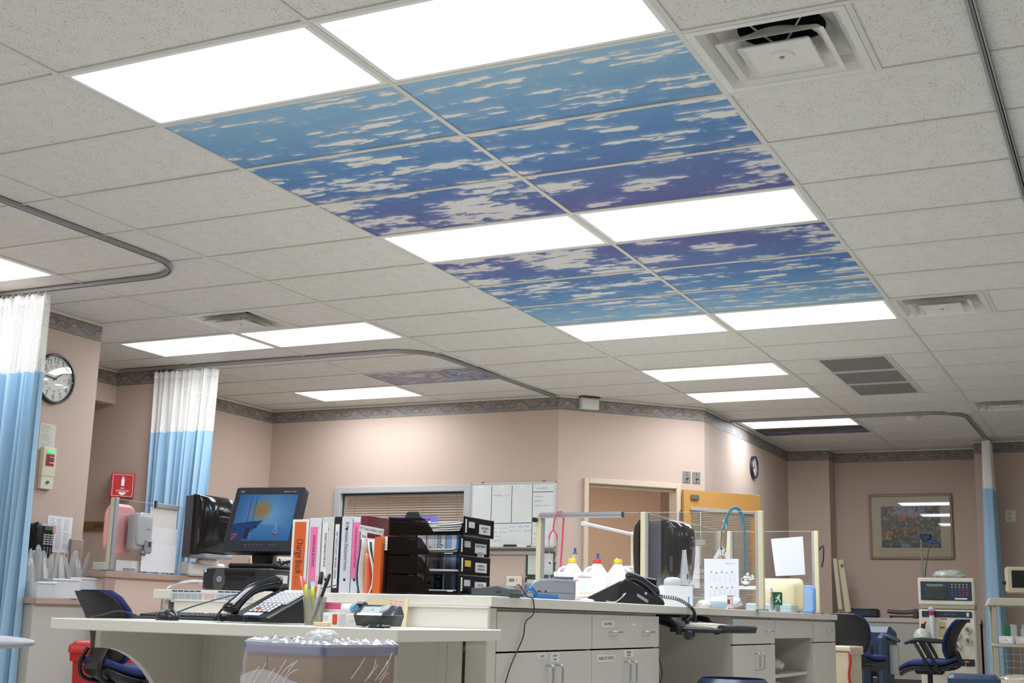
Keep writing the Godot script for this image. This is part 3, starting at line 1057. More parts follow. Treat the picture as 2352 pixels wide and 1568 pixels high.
func wall_things() -> void:
	# left wall
	wall_clock("large black rimmed wall clock half behind the near left curtain", Vector3(-7.075, 2.385, -6.78), 90, 0.185, 9.2, 9)
	var n := thing("wall_notice", "small printed grey notice above the green lit alarm panel", "notice", Vector3(-7.073, 1.955, -6.78), 90)
	card(n, "sheet", 0.15, 0.2, T.notice, Vector3.ZERO)
	var al := thing("alarm_panel", "cream wall alarm panel with glowing green lamp and red switch", "alarm panel", Vector3(-7.075, 1.775, -6.79), 90)
	part(al, "housing", bx(Vector3(0, 0, 0.02), Vector3(0.13, 0.21, 0.04), 0.006), mt("d5cbae", 0.5))
	part(al, "green_lamp", bx(Vector3(0.005, 0.075, 0.042), Vector3(0.06, 0.02, 0.006), 0.002), mt("4fe08a", 0.4, 0, {"emission_enabled": true, "emission": Color(0.2, 0.9, 0.45), "emission_energy_multiplier": 0.9}))
	part(al, "switch_window", bx(Vector3(0.0, 0.015, 0.041), Vector3(0.075, 0.085, 0.004)), mt("8c2630", 0.4))
	for k in 3:
		part(al, "switch", bx(Vector3(0.012, 0.035 - 0.02 * k, 0.046), Vector3(0.05, 0.008, 0.008), 0.002), mt(["b8a23c", "c8324a", "e8b8c0"][k], 0.4))
	var a2 := thing("switch_box", "small cream wall box with one green button below the alarm panel", "switch", Vector3(-7.075, 1.63, -6.79), 90)
	part(a2, "housing", bx(Vector3(0, 0, 0.018), Vector3(0.12, 0.1, 0.036), 0.005), mt("d9d1bc", 0.5))
	part(a2, "button", S().cyl(Vector3(0, 0, 0.034), Vector3(0, 0, 0.046), 0.012, 12), mt("2c7a5a", 0.4))
	wall_phone()
	var pl := thing("phone_list", "white printed phone list taped to the wall beside the wall phone", "paper", Vector3(-7.073, 1.272, -6.985), 90)
	card(pl, "sheet", 0.24, 0.26, T.page, Vector3.ZERO)
	var oz := thing("wall_outlet", "white wall outlet below the phone list at the left counter", "outlet", Vector3(-7.075, 1.1, -7.12), 90)
	part(oz, "plate", bx(Vector3(0, 0, 0.004), Vector3(0.08, 0.12, 0.008), 0.003), white)
	for k in [-1, 1]:
		part(oz, "socket", bx(Vector3(0, k * 0.025, 0.009), Vector3(0.034, 0.03, 0.004), 0.001), mt("d2d6e0", 0.4))
	# red fire extinguisher sign, folded to a V
	var sg := thing("extinguisher_sign", "red and white fire extinguisher sign projecting from the shaded wall", "sign", Vector3(-8.2, 1.825, -8.795))
	var red := mt("b81218", 0.45)
	for s in [-1, 1]:
		var f := part(sg, "face", bx(Vector3(0, 0, 0.0), Vector3(0.2, 0.215, 0.003), 0.001), red)
		f.position = Vector3(s * 0.07, 0, 0.072)
		f.rotation_degrees.y = s * 45.0
	for s in [-1, 1]:
		var fr := Node3D.new()
		fr.name = "symbol" if s < 0 else "symbol_001"
		sg.add_child(fr)
		fr.position = Vector3(s * 0.07, 0, 0.072) + Vector3(s * 0.0014, 0, 0.0014)
		fr.rotation_degrees.y = s * 45.0
		var w := S()
		for e in [[0, 0.095, 0.175, 0.003], [0, -0.095, 0.175, 0.003]]:
			w.box(Vector3(e[0], e[1], 0.0008), Vector3(e[2], e[3], 0.0008))
		for k in [-1, 1]:
			w.box(Vector3(k * 0.086, 0, 0.0008), Vector3(0.003, 0.19, 0.0008))
		w.extrude(V2([-0.013, -0.005, 0.013, -0.005, 0.013, 0.055, 0.006, 0.064, 0.006, 0.078, -0.006, 0.078, -0.006, 0.064, -0.013, 0.055]), 0.0004, 0.0012)
		w.extrude(V2([-0.035, -0.062, 0.035, -0.062, 0.02, -0.08, 0, -0.088, -0.02, -0.08]), 0.0004, 0.0012)
		part(fr, "mark", w, mt("f0eeea", 0.6))
		txt(fr, "FIRE", 0.013, mt("f0eeea", 0.6), Vector3(0, -0.028, 0.0008))
		txt(fr, "EXTINGUISHER", 0.014, mt("f0eeea", 0.6), Vector3(0, -0.05, 0.0008), Vector3.ZERO, "Droid Sans", 0.85)
	var jn := thing("door_plate", "brown wooden name plate with dark lettering in the shaded passage", "sign", Vector3(-9.298, 1.5, -9.35 + 0.9), 90)
	jn.position = Vector3(-9.298, 1.51, -8.6)
	jn.position = Vector3(-8.2, 1.47, -8.798)
	jn.rotation_degrees.y = 0
	part(jn, "plate", bx(Vector3(-0.26, 0, 0.006), Vector3(0.4, 0.085, 0.012), 0.003), mt("7a5632", 0.5))
	txt(jn, "JANITOR", 0.032, mt("1d1712", 0.6), Vector3(-0.2, 0, 0.0125))
	# window frame, pane and blind
	var wd := Node3D.new()
	wd.name = "window_1"
	add_child(wd)
	wd.set_meta("kind", "structure")
	wd.position = Vector3(-6.72, 1.47, -11.2)
	var ff := S()
	var frm := mt("b9b8b8", 0.4, 0.2)
	for s in [-1, 1]:
		part(wd, "jamb", bx(Vector3(s * 0.765, 0, 0.0), Vector3(0.075, 1.13, 0.06), 0.004), frm)
	part(wd, "head", bx(Vector3(0, 0.535, 0.0), Vector3(1.46, 0.065, 0.06), 0.004), frm)
	part(wd, "window_sill", bx(Vector3(0, -0.535, 0.01), Vector3(1.46, 0.065, 0.09), 0.004), frm)
	ff.box(Vector3(0, 0.495, -0.035), Vector3(1.46, 0.016, 0.012))
	for s in [-1, 1]:
		ff.box(Vector3(s * 0.722, 0, -0.035), Vector3(0.014, 1.0, 0.012))
	part(wd, "gasket", ff, mt("1e3a40", 0.6))
	part(wd, "pane", bx(Vector3(0, 0, -0.045), Vector3(1.44, 1.0, 0.006)), clear("dfe8ea", 0.015))
	var sl := S()
	for k in 38:
		sl.x = Transform3D(Basis(Vector3.RIGHT, deg_to_rad(38)), Vector3(0, 0.47 - k * 0.0254, -0.085))
		sl.box(Vector3.ZERO, Vector3(1.42, 0.0012, 0.025))
	part(wd, "blind_slats", sl, mt("cdbfae", 0.5)).set_meta("kind", "stuff")
	for k in 4:
		part(wd, "blind_cord", S().cyl(Vector3(-0.6 + k * 0.4, 0.49, -0.07), Vector3(-0.6 + k * 0.4, -0.49, -0.07), 0.0018, 5), mt("8f8a80", 0.7))
	part(wd, "blind_rail", bx(Vector3(0, 0.482, -0.085), Vector3(1.43, 0.03, 0.03), 0.002), mt("c8bba8", 0.5))
	# doorway in the slanted wall
	var dr := Node3D.new()
	dr.name = "door_1"
	add_child(dr)
	dr.set_meta("kind", "structure")
	dr.position = SLANT_AT
	dr.rotation_degrees.y = 46.5
	var fc := mt("cdb9a2", 0.5)
	for s in [[0.292, 0], [1.288, 0]]:
		part(dr, "frame_jamb", bx(Vector3(s[0], 1.05, -0.045), Vector3(0.05, 2.1, 0.17), 0.006), fc)
	part(dr, "frame_head", bx(Vector3(0.79, 2.075, -0.045), Vector3(0.947, 0.055, 0.17), 0.006), fc)
	part(dr, "door_stop", bx(Vector3(0.79, 2.032, -0.03), Vector3(0.94, 0.03, 0.04), 0.003), mt("b8a58f", 0.5))
	var lf := part(dr, "leaf", leaf_shape(), T.door)
	lf.position = Vector3(1.315, 0.012, 0.062)
	lf.rotation_degrees.y = 4.0
	part(lf, "glass", bx(Vector3(0.44, 1.32, 0.0), Vector3(0.6, 0.98, 0.006)), clear("cfd6d8", 0.02))
	part(lf, "head_rail", bx(Vector3(0.44, 1.842, 0.035), Vector3(0.74, 0.03, 0.03), 0.003), mt("b5b7ba", 0.4, 0.4))
	var bs := S()
	for k in 60:
		bs.x = Transform3D(Basis(Vector3.RIGHT, deg_to_rad(58)), Vector3(0.44, 1.815 - k * 0.0165, 0.032))
		bs.box(Vector3.ZERO, Vector3(0.7, 0.001, 0.0175))
	part(lf, "blind_slats", bs, mt("96836c", 0.5)).set_meta("kind", "stuff")
	part(lf, "blind_wand", S().cyl(Vector3(0.17, 1.82, 0.055), Vector3(0.17, 1.3, 0.055), 0.004, 6), mt("d8d6d0", 0.3))
	part(lf, "closer_bracket", bx(Vector3(0.12, 1.96, 0.035), Vector3(0.09, 0.05, 0.03), 0.006), mt("77726a", 0.4, 0.5))
	for k in 3:
		part(dr, "hinge", bx(Vector3(1.306, 1.78 - k * 0.72, 0.055), Vector3(0.034, 0.12, 0.012), 0.003), mt("7c7a76", 0.35, 0.8))
	# switch plates, emergency unit
	for k in 2:
		var sp := thing("switch_plate", ["left steel switch plate above the wooden door", "right steel switch plate above the wooden door"][k], "switch", on_slant(1.39 + k * 0.11, 2.175, 0.001), 46.5, "steel switch plates")
		part(sp, "plate", bx(Vector3(0, 0, 0.004), Vector3(0.088, 0.115, 0.008), 0.003), mt("a9a7a2", 0.3, 0.8))
		part(sp, "toggle", S().cyl(Vector3(0, -0.018, 0.006), Vector3(0.006, -0.012, 0.026), 0.009, 10), mt("4a4844", 0.35, 0.6))
		for e in [-0.04, 0.022, 0.042]:
			part(sp, "screw", S().ball(Vector3(0, e, 0.008), Vector3(0.006, 0.006, 0.003), 1.0, 10, 6), mt("5a5854", 0.3, 0.8))
	var em := thing("emergency_unit", "white rectangular emergency light box over the wallpaper border", "emergency light", on_slant(0.3, 2.822, 0.002), 46.5)
	part(em, "housing", bx(Vector3(0, 0, 0.04), Vector3(0.19, 0.115, 0.08), 0.008), mt("d3d2c8", 0.45))
	part(em, "face", bx(Vector3(0, -0.004, 0.082), Vector3(0.172, 0.09, 0.005), 0.002), mt("dcdbd2", 0.4))
	part(em, "top_plate", bx(Vector3(0, 0.055, 0.05), Vector3(0.2, 0.007, 0.1), 0.002), mt("4a4a46", 0.5))
	# whiteboard and what is on it
	var wb := thing("whiteboard", "whiteboard ruled in green columns with faint handwriting, beside the blinds", "whiteboard", Vector3(-5.458, 1.735, -11.197))
	card(wb, "writing_surface", 0.9, 0.6, T.board, Vector3(0, 0, 0.012), Vector3.ZERO, 0.012)
	for s in [-1, 1]:
		part(wb, "frame_side", bx(Vector3(s * 0.457, 0, 0.01), Vector3(0.014, 0.628, 0.02), 0.003), mt("c4c5c6", 0.35, 0.5))
		part(wb, "frame_rail", bx(Vector3(0, s * 0.307, 0.01), Vector3(0.928, 0.014, 0.02), 0.003), mt("c4c5c6", 0.35, 0.5))
	part(wb, "pen_tray", S().extrude(V2([0, 0, 0.055, -0.004, 0.06, 0.008, 0.056, 0.01, 0.052, 0.0, 0.0, 0.012]), -0.45, 0.45), mt("b6b8ba", 0.35, 0.6)).transform = Transform3D(Basis(Vector3(0, 0, 1), Vector3(0, 1, 0), Vector3(-1, 0, 0)), Vector3(0, -0.32, 0.006))
	part(wb, "lower_rail", bx(Vector3(-0.1, -0.365, 0.012), Vector3(0.72, 0.035, 0.024), 0.004), mt("a9abac", 0.4, 0.4))
	for s in [-0.33, 0.33]:
		part(wb, "clip", bx(Vector3(s, 0.317, 0.014), Vector3(0.03, 0.008, 0.016), 0.002), mt("5a5650", 0.5))
	solo("board_eraser", bx(Vector3(0, 0.012, 0), Vector3(0.13, 0.024, 0.034), 0.004), mt("20302e", 0.7), "dark felt eraser lying in the whiteboard tray", "eraser", Vector3(-5.465, 1.424, -11.162))
	var mk := thing("marker_pen", "white marker pen with dark cap in the whiteboard tray", "marker", Vector3(-5.33, 1.43, -11.162))
	part(mk, "barrel", S().cyl(Vector3(-0.055, 0, 0), Vector3(0.045, 0, 0), 0.008, 12), white)
	part(mk, "cap", S().cyl(Vector3(0.045, 0, 0), Vector3(0.085, 0, 0), 0.009, 12), mt("27434a", 0.4))
	for k in 2:
		var fn := thing("framed_notice", ["black framed notice hanging below the whiteboard, upper of two", "black framed notice hanging below the whiteboard, lower of two"][k], "framed notice", Vector3(-5.15 - 0.005 * k, 1.268 - 0.245 * k, -11.197))
		card(fn, "sheet", 0.27, 0.2, T.framed, Vector3(0, 0, 0.008), Vector3.ZERO, 0.006)
		for s in [-1, 1]:
			part(fn, "frame_side", bx(Vector3(s * 0.142, 0, 0.008), Vector3(0.017, 0.235, 0.016), 0.002), mt("23343a", 0.4))
			part(fn, "frame_rail", bx(Vector3(0, s * 0.109, 0.008), Vector3(0.267, 0.017, 0.016), 0.002), mt("23343a", 0.4))
	var th := thing("thermostat", "cream wall thermostat with grey display under the whiteboard", "thermostat", Vector3(-5.42, 1.1, -11.197))
	part(th, "housing", bx(Vector3(0, 0, 0.014), Vector3(0.165, 0.1, 0.028), 0.008), mt("d9cebd", 0.5))
	part(th, "display", bx(Vector3(-0.02, 0.012, 0.029), Vector3(0.055, 0.028, 0.003), 0.001), mt("77807a", 0.3))
	part(th, "button", bx(Vector3(0.035, 0.012, 0.03), Vector3(0.014, 0.02, 0.005), 0.002), mt("b4ab9c", 0.5))
	# clock on the corridor wall
	wall_clock("small round black rimmed wall clock on the bright wall beyond the door", Vector3(-3.895, 2.49, -14.14), 90, 0.125, 8.3, 4)
	# framed garden print
	var pf := thing("framed_print", "large framed garden print with wide mat under glass on the far wall", "picture", Vector3(-2.49, 1.955, -16.088))
	var fm := mt("8a7566", 0.4)
	for s in [-1, 1]:
		part(pf, "frame_side", bx(Vector3(s * 0.475, 0, 0.015), Vector3(0.028, 0.78, 0.03), 0.006), fm)
		part(pf, "frame_rail", bx(Vector3(0, s * 0.376, 0.015), Vector3(0.922, 0.028, 0.03), 0.006), fm)
	part(pf, "mat", bx(Vector3(0, 0, 0.008), Vector3(0.93, 0.73, 0.008)), mt("b0a68e", 0.8))
	card(pf, "print", 0.69, 0.5, T.garden, Vector3(0, -0.003, 0.0135), Vector3.ZERO, 0.001)
	var gl := clear("ffffff", 0.01, 0.02)
	part(pf, "glass", bx(Vector3(0, 0, 0.019), Vector3(0.925, 0.726, 0.003)), gl)
	var wp := thing("wall_outlet", "double wall outlet plate beside the far right curtain", "outlet", Vector3(-1.31, 2.03, -15.55))
	part(wp, "plate", bx(Vector3(0, 0, 0.004), Vector3(0.115, 0.135, 0.008), 0.003), mt("d6d2c6", 0.4))
	for s in [-1, 1]:
		part(wp, "socket", bx(Vector3(-0.01, s * 0.03, 0.009), Vector3(0.036, 0.034, 0.004), 0.002), mt("b5b2a8", 0.4))

func leaf_shape() -> Shape:
	var s := S()
	s.box(Vector3(0.07, 1.015, 0), Vector3(0.14, 2.03, 0.044), 0.002)
	s.box(Vector3(0.825, 1.015, 0), Vector3(0.17, 2.03, 0.044), 0.002)
	s.box(Vector3(0.44, 1.93, 0), Vector3(0.6, 0.2, 0.044), 0.002)
	s.box(Vector3(0.44, 0.415, 0), Vector3(0.6, 0.83, 0.044), 0.002)
	return s
func wall_phone() -> void:
	var o := thing("wall_phone", "black wall telephone with rows of grey keys left of the phone list", "telephone", Vector3(-7.075, 1.215, -6.79), 90)
	part(o, "body", bx(Vector3(0, 0, 0.03), Vector3(0.2, 0.235, 0.06), 0.012), blackp)
	part(o, "handset", S().tube(curve([Vector3(-0.1, -0.115, 0.075), Vector3(-0.1, -0.09, 0.085), Vector3(-0.1, 0.0, 0.1), Vector3(-0.1, 0.09, 0.085), Vector3(-0.1, 0.115, 0.075)], 4), [0.02, 0.03, 0.034, 0.03, 0.026, 0.024, 0.022, 0.022, 0.022, 0.024, 0.026, 0.03, 0.034, 0.034, 0.032, 0.028, 0.02], 10), blackp)
	part(o, "display", bx(Vector3(0.035, 0.09, 0.062), Vector3(0.075, 0.03, 0.004)), mt("4c6a4a", 0.3))
	part(o, "pink_label", bx(Vector3(0.088, 0.085, 0.061), Vector3(0.028, 0.055, 0.003)), mt("d89a96", 0.7))
	for r in 5:
		for c in 3:
			part(o, "feature_key", bx(Vector3(0.005 + c * 0.033, 0.042 - r * 0.016, 0.062), Vector3(0.028, 0.011, 0.006), 0.002), mt("a8a7a8", 0.5))
	for r in 4:
		for c in 3:
			part(o, "key", bx(Vector3(0.008 + c * 0.03, -0.05 - r * 0.018, 0.062), Vector3(0.015, 0.01, 0.007), 0.002), mt("9a9692", 0.5))

# ---------------------------------------------------------------- nurses' station: worktop, desk, cabinets
func pull(parent: Node, at: Vector3, l: float, vertical: bool) -> void:   # wire pull on a face that looks along +x
	var a := Vector3(0, 0, l / 2) if not vertical else Vector3(0, l / 2, 0)
	var r := 0.012
	var pts := [a * -1.0, a * -1.0 + Vector3(0.02, 0, 0)]
	var d := a.normalized()
	pts += arc(a * -1.0 + Vector3(0.02, 0, 0) + d * r, d * -r, Vector3(r, 0, 0), 0.3, PI / 2, 4)
	pts += arc(a + Vector3(0.02, 0, 0) - d * r, Vector3(r, 0, 0), d * r, 0.0, PI / 2 - 0.3, 4)
	pts += [a + Vector3(0.02, 0, 0), a]
	var o := part(parent, "handle", S().tube(pts, 0.0048, 8), mt("c3c6cc", 0.25, 0.85))
	o.position = at
func tape_label(parent: Node, s: String, w: float, h: float, z: float, y: float, fx: float, th := 0.0) -> void:
	if s == "":
		card(parent, "label", w, h, T.tinylab, Vector3(fx + 0.001, y, z), Vector3(0, 90, 0))
		return
	var c := card(parent, "label", w, h, mt("dedcd8", 0.6), Vector3(fx + 0.001, y, z), Vector3(0, 90, 0))
	var n := s.split("\n")
	for k in n.size():
		txt(c, n[k], th if th > 0.0 else h * 0.5 / n.size(), ink, Vector3(0, h * (0.5 - (k + 0.5) / n.size()) * 0.85, 0.0004))
func cabinet(label: String, z0: float, z1: float, fx: float, kind: String) -> Node3D:
	var zc := (z0 + z1) / 2
	var w := z0 - z1
	var o := thing("base_cabinet", label, "cabinet", Vector3(0, 0, 0), 0, "")
	var carc := S()
	var dx := 0.56
	var dark := cab
	carc.box(Vector3(fx - 0.02 - dx / 2, 0.45, z0 - 0.009), Vector3(dx, 0.72, 0.018))
	carc.box(Vector3(fx - 0.02 - dx / 2, 0.45, z1 + 0.009), Vector3(dx, 0.72, 0.018))
	carc.box(Vector3(fx - 0.02 - dx / 2, 0.1, zc), Vector3(dx, 0.02, w - 0.036))
	carc.box(Vector3(fx - 0.02 - dx + 0.005, 0.45, zc), Vector3(0.01, 0.72, w - 0.036))
	carc.box(Vector3(fx - 0.04, 0.795, zc), Vector3(0.03, 0.03, w - 0.036))
	part(o, "carcass", carc, dark)
	part(o, "toe_kick", bx(Vector3(fx - 0.09, 0.05, zc), Vector3(0.02, 0.1, w)), mt("5f5850", 0.7))
	var yt := 0.797
	var yd := 0.645
	if kind != "open":
		part(o, "drawer" if kind != "blank" else "false_drawer_front", bx(Vector3(fx - 0.01, (yt + yd) / 2 + 0.002, zc), Vector3(0.02, yt - yd - 0.004, w - 0.004), 0.0015), cab)
	if kind == "blank" or kind == "pair":
		for s in [-1, 1]:
			part(o, "door", bx(Vector3(fx - 0.01, 0.374, zc + s * w / 4), Vector3(0.02, 0.536, w / 2 - 0.003), 0.0015), cab)
	elif kind == "single":
		part(o, "door", bx(Vector3(fx - 0.01, 0.374, zc), Vector3(0.02, 0.536, w - 0.004), 0.0015), cab)
	elif kind == "open":
		part(o, "apron", bx(Vector3(fx - 0.012, (yt + 0.68) / 2, zc), Vector3(0.02, yt - 0.68, w - 0.03), 0.001), cab)
		part(o, "shelf", bx(Vector3(fx - 0.3, 0.43, zc), Vector3(0.5, 0.02, w - 0.04)), cab)
	return o
func station() -> void:
	# continuous worktop: the front run, the long right run and the left run, one slab with an open middle kept closed
	var wt := thing("worktop", "long cream laminate worktop of the nurses' station carrying the binders and black phone", "worktop")
	var poly := V2([-3.8, 4.32, -2.185, 4.32, -2.185, 10.34, -3.8, 10.34])
	var tp := S()
	tp.x = Transform3D(Basis(Vector3(1, 0, 0), Vector3(0, 0, -1), Vector3(0, 1, 0)), Vector3(0, 0, 0))
	tp.extrude(poly, TOP - 0.04, TOP, 0.003)
	part(wt, "slab", tp, mt("dcd8cc", 0.4))
	var cl := thing("calendar_strip", "narrow printed calendar strip taped along the counter edge below the computer", "calendar", Vector3(-3.49, TOP - 0.026, -4.318))
	card(cl, "strip", 0.42, 0.05, T.calendar, Vector3(0.0, 0.0, 0.002))
	# lower desk
	var dk := thing("lower_desk", "lower cream desk with rounded cut end panel in front of the worktop", "desk")
	part(dk, "desktop", bx(Vector3(-2.868, DESK - 0.02, -3.93), Vector3(1.476, 0.04, 0.738), 0.003), mt("d6d2c6", 0.35))
	part(dk, "riser", bx(Vector3(-2.93, (DESK + TOP - 0.04) / 2, -4.312), Vector3(1.48, TOP - 0.04 - DESK, 0.02), 0.001), mt("e2ded2", 0.45))
	part(dk, "riser_joint", bx(Vector3(-2.93, TOP - 0.047, -4.3), Vector3(1.48, 0.003, 0.004)), mt("b8b2a4", 0.6))
	var ep := PackedVector2Array()     # end panel seen from the side: x = distance back from the front edge
	for v in [[0.0, 0.692], [0.0, 0.628]]:
		ep.append(Vector2(v[0], v[1]))
	for k in 15:
		var a := PI / 2 * k / 14.0
		ep.append(Vector2(0.02 + 0.46 * sin(a), 0.628 - 0.6 * (1.0 - cos(a))))
	ep.append(Vector2(0.6, 0.028)); ep.append(Vector2(0.6, 0.692))
	var es := S()
	es.x = Transform3D(Basis(Vector3(0, 0, -1), Vector3(0, 1, 0), Vector3(1, 0, 0)), Vector3(-3.515, 0, -3.7))
	es.extrude(ep, 0.0, 0.026, 0.001)
	part(dk, "end_panel", es, cab)
	part(dk, "back_panel", bx(Vector3(-2.895, 0.346, -4.3), Vector3(1.2, 0.692, 0.02)), cab)
	part(dk, "panel_batten", bx(Vector3(-2.365, 0.346, -4.287), Vector3(0.03, 0.69, 0.008), 0.001), cab)
	part(dk, "panel_batten", bx(Vector3(-3.44, 0.346, -4.287), Vector3(0.02, 0.69, 0.008), 0.001), cab)
	# cabinets of the right-hand run
	var fx := -2.2
	var a := cabinet("wide cream cabinet with blank drawer front and two doors, at the station corner", -4.4, -5.336, fx, "blank")
	part(a, "end_post", bx(Vector3(-2.245, 0.405, -4.358), Vector3(0.09, 0.81, 0.075), 0.002), cab)
	pull(a, Vector3(fx, 0.54, -4.855), 0.1, true)
	pull(a, Vector3(fx, 0.54, -4.95), 0.1, true)
	tape_label(a, "JACKETS", 0.085, 0.02, -4.815, 0.626, fx, 0.008)
	tape_label(a, "RECORD\nBOOK", 0.085, 0.035, -4.94, 0.619, fx, 0.008)
	var b := cabinet("cream cabinet labelled for perm cath supplies, left of the keyboard tray", -5.34, -6.217, fx, "pair")
	pull(b, Vector3(fx, 0.722, -5.59), 0.1, false)
	pull(b, Vector3(fx, 0.722, -6.02), 0.1, false)
	pull(b, Vector3(fx, 0.537, -5.735), 0.1, true)
	pull(b, Vector3(fx, 0.537, -5.815), 0.1, true)
	tape_label(b, "LAB SUPPLIES", 0.15, 0.03, -5.525, 0.757, fx, 0.012)
	tape_label(b, "ICM", 0.05, 0.014, -5.8, 0.786, fx, 0.007)
	tape_label(b, "", 0.1, 0.01, -5.83, 0.755, fx)
	tape_label(b, "PERM CATH SUPPLIES", 0.21, 0.03, -5.51, 0.606, fx, 0.0135)
	tape_label(b, "ICE", 0.04, 0.012, -5.68, 0.626, fx, 0.007)
	tape_label(b, "TEMPORARY\nRECORDS", 0.12, 0.03, -5.79, 0.622, fx, 0.0075)
	var c := cabinet("cream cabinet with two drawer pulls and paired door handles, right of the knee space", -7.514, -8.474, fx, "pair")
	pull(c, Vector3(fx, 0.727, -7.81), 0.1, false)
	pull(c, Vector3(fx, 0.727, -8.29), 0.1, false)
	pull(c, Vector3(fx, 0.542, -7.99), 0.1, true)
	pull(c, Vector3(fx, 0.542, -8.09), 0.1, true)
	tape_label(c, "", 0.05, 0.012, -8.0, 0.787, fx)
	tape_label(c, "", 0.09, 0.016, -8.22, 0.55, fx)
	cabinet("open fronted cream cabinet bay with a shelf of plastic bags", -8.478, -9.592, fx, "open")
	var e := cabinet("narrow cream cabinet with one drawer at the far end of the station", -9.596, -10.32, fx, "single")
	pull(e, Vector3(fx, 0.734, -10.06), 0.1, false)
	tape_label(e, "", 0.04, 0.012, -9.98, 0.785, fx)
	# knee space: back and left panels
	var kn := thing("knee_panel", "plain recessed back panel of the knee space under the keyboard tray", "panel")
	part(kn, "back", bx(Vector3(-2.98, 0.405, -6.865), Vector3(0.02, 0.81, 1.28)), cab)
	var lp := thing("side_panel", "plain panel closing the far side of the nurses' station", "panel")
	part(lp, "panel", bx(Vector3(-3.75, 0.405, -7.3), Vector3(0.02, 0.81, 5.9)), cab)
	var le := thing("end_board", "plain board closing the far end of the nurses' station", "panel")
	part(le, "board", bx(Vector3(-3.27, 0.405, -10.29), Vector3(0.93, 0.81, 0.02)), cab)
	# keyboard tray on its arm
	var kt := thing("keyboard_tray", "black articulated keyboard tray pulled out under the worktop", "keyboard tray")
	var bt := mt("1b1a20", 0.5)
	part(kt, "tray", S().extrude(rrect(0.3, 0.62, 0.03), 0.0, 0.022, 0.004), bt).transform = Transform3D(Basis(Vector3(1, 0, 0), Vector3(0, 0, -1), Vector3(0, 1, 0)), Vector3(-2.07, 0.722, -6.72))
	part(kt, "palm_rest", S().tube([Vector3(-1.94, 0.748, -6.42), Vector3(-1.935, 0.75, -6.72), Vector3(-1.94, 0.748, -7.02)], 0.022, 10, 0.7), mt("33303a", 0.7))
	part(kt, "arm", S().tube(curve([Vector3(-2.55, 0.78, -6.75), Vector3(-2.4, 0.775, -6.75), Vector3(-2.25, 0.735, -6.72)], 5), 0.03, 8, 0.5), bt)
	for z in [-6.38, -7.03]:
		part(kt, "bracket", S().tube(curve([Vector3(-2.35, 0.794, z), Vector3(-2.22, 0.79, z), Vector3(-2.16, 0.76, z), Vector3(-2.15, 0.71, z)], 5), 0.016, 8), bt)
	part(kt, "track", bx(Vector3(-2.5, 0.803, -6.75), Vector3(0.5, 0.012, 0.12), 0.002), mt("3a3a40", 0.4, 0.6))
	part(kt, "tilt_knob", S().cyl(Vector3(-2.1, 0.708, -6.36), Vector3(-2.1, 0.708, -6.42), 0.022, 14), bt)
	var kb2 := keyboard("beige computer keyboard on the black pull-out tray", Vector3(-2.09, 0.745, -6.74), 90.0, 0.42, "c9c4b2", "bdb8a8", "")
	kb2.rotation_degrees.z = 0

func keyboard(label: String, at: Vector3, turn: float, w: float, body: String, keyc: String, grp: String) -> Node3D:
	var o := thing("keyboard", label, "keyboard", at, turn, grp)
	var s := S()
	s.x = Transform3D(Basis(Vector3(0, 0, -1), Vector3(0, 1, 0), Vector3(1, 0, 0)), Vector3(-w / 2, 0, 0))
	s.extrude(V2([-0.075, 0.0, -0.07, 0.009, 0.05, 0.02, 0.078, 0.02, 0.078, 0.0]), 0.0, w, 0.002)
	part(o, "case", s, mt(body, 0.5))
	var rng := RandomNumberGenerator.new()
	rng.seed = 3
	var kc := [bx(Vector3.ZERO, Vector3(0.0155, 0.009, 0.0155), 0.003).done(), bx(Vector3.ZERO, Vector3(0.026, 0.009, 0.0155), 0.003).done(), bx(Vector3.ZERO, Vector3(0.1, 0.009, 0.0155), 0.003).done()]
	for r in 6:
		var zz := -0.058 + r * 0.0195
		var yy := 0.0225 - (zz + 0.058) * 0.085
		var x := -w / 2 + 0.018
		while x < w / 2 - 0.012:
			var k := 0
			if r == 5 and absf(x + 0.1) < 0.01:
				k = 2
			elif rng.randf() < 0.12 and r > 0:
				k = 1
			var kw: float = [0.019, 0.029, 0.103][k]
			if x + kw > w / 2 - 0.006:
				break
			if not (r == 0 and (absf(x - 0.02) < 0.01 or absf(x + 0.14) < 0.01)):
				var e := part(o, "key", kc[k], mt(keyc, 0.5))
				e.position = Vector3(x + kw / 2, yy, zz)
				e.rotation_degrees.x = 5
			x += kw
	return o

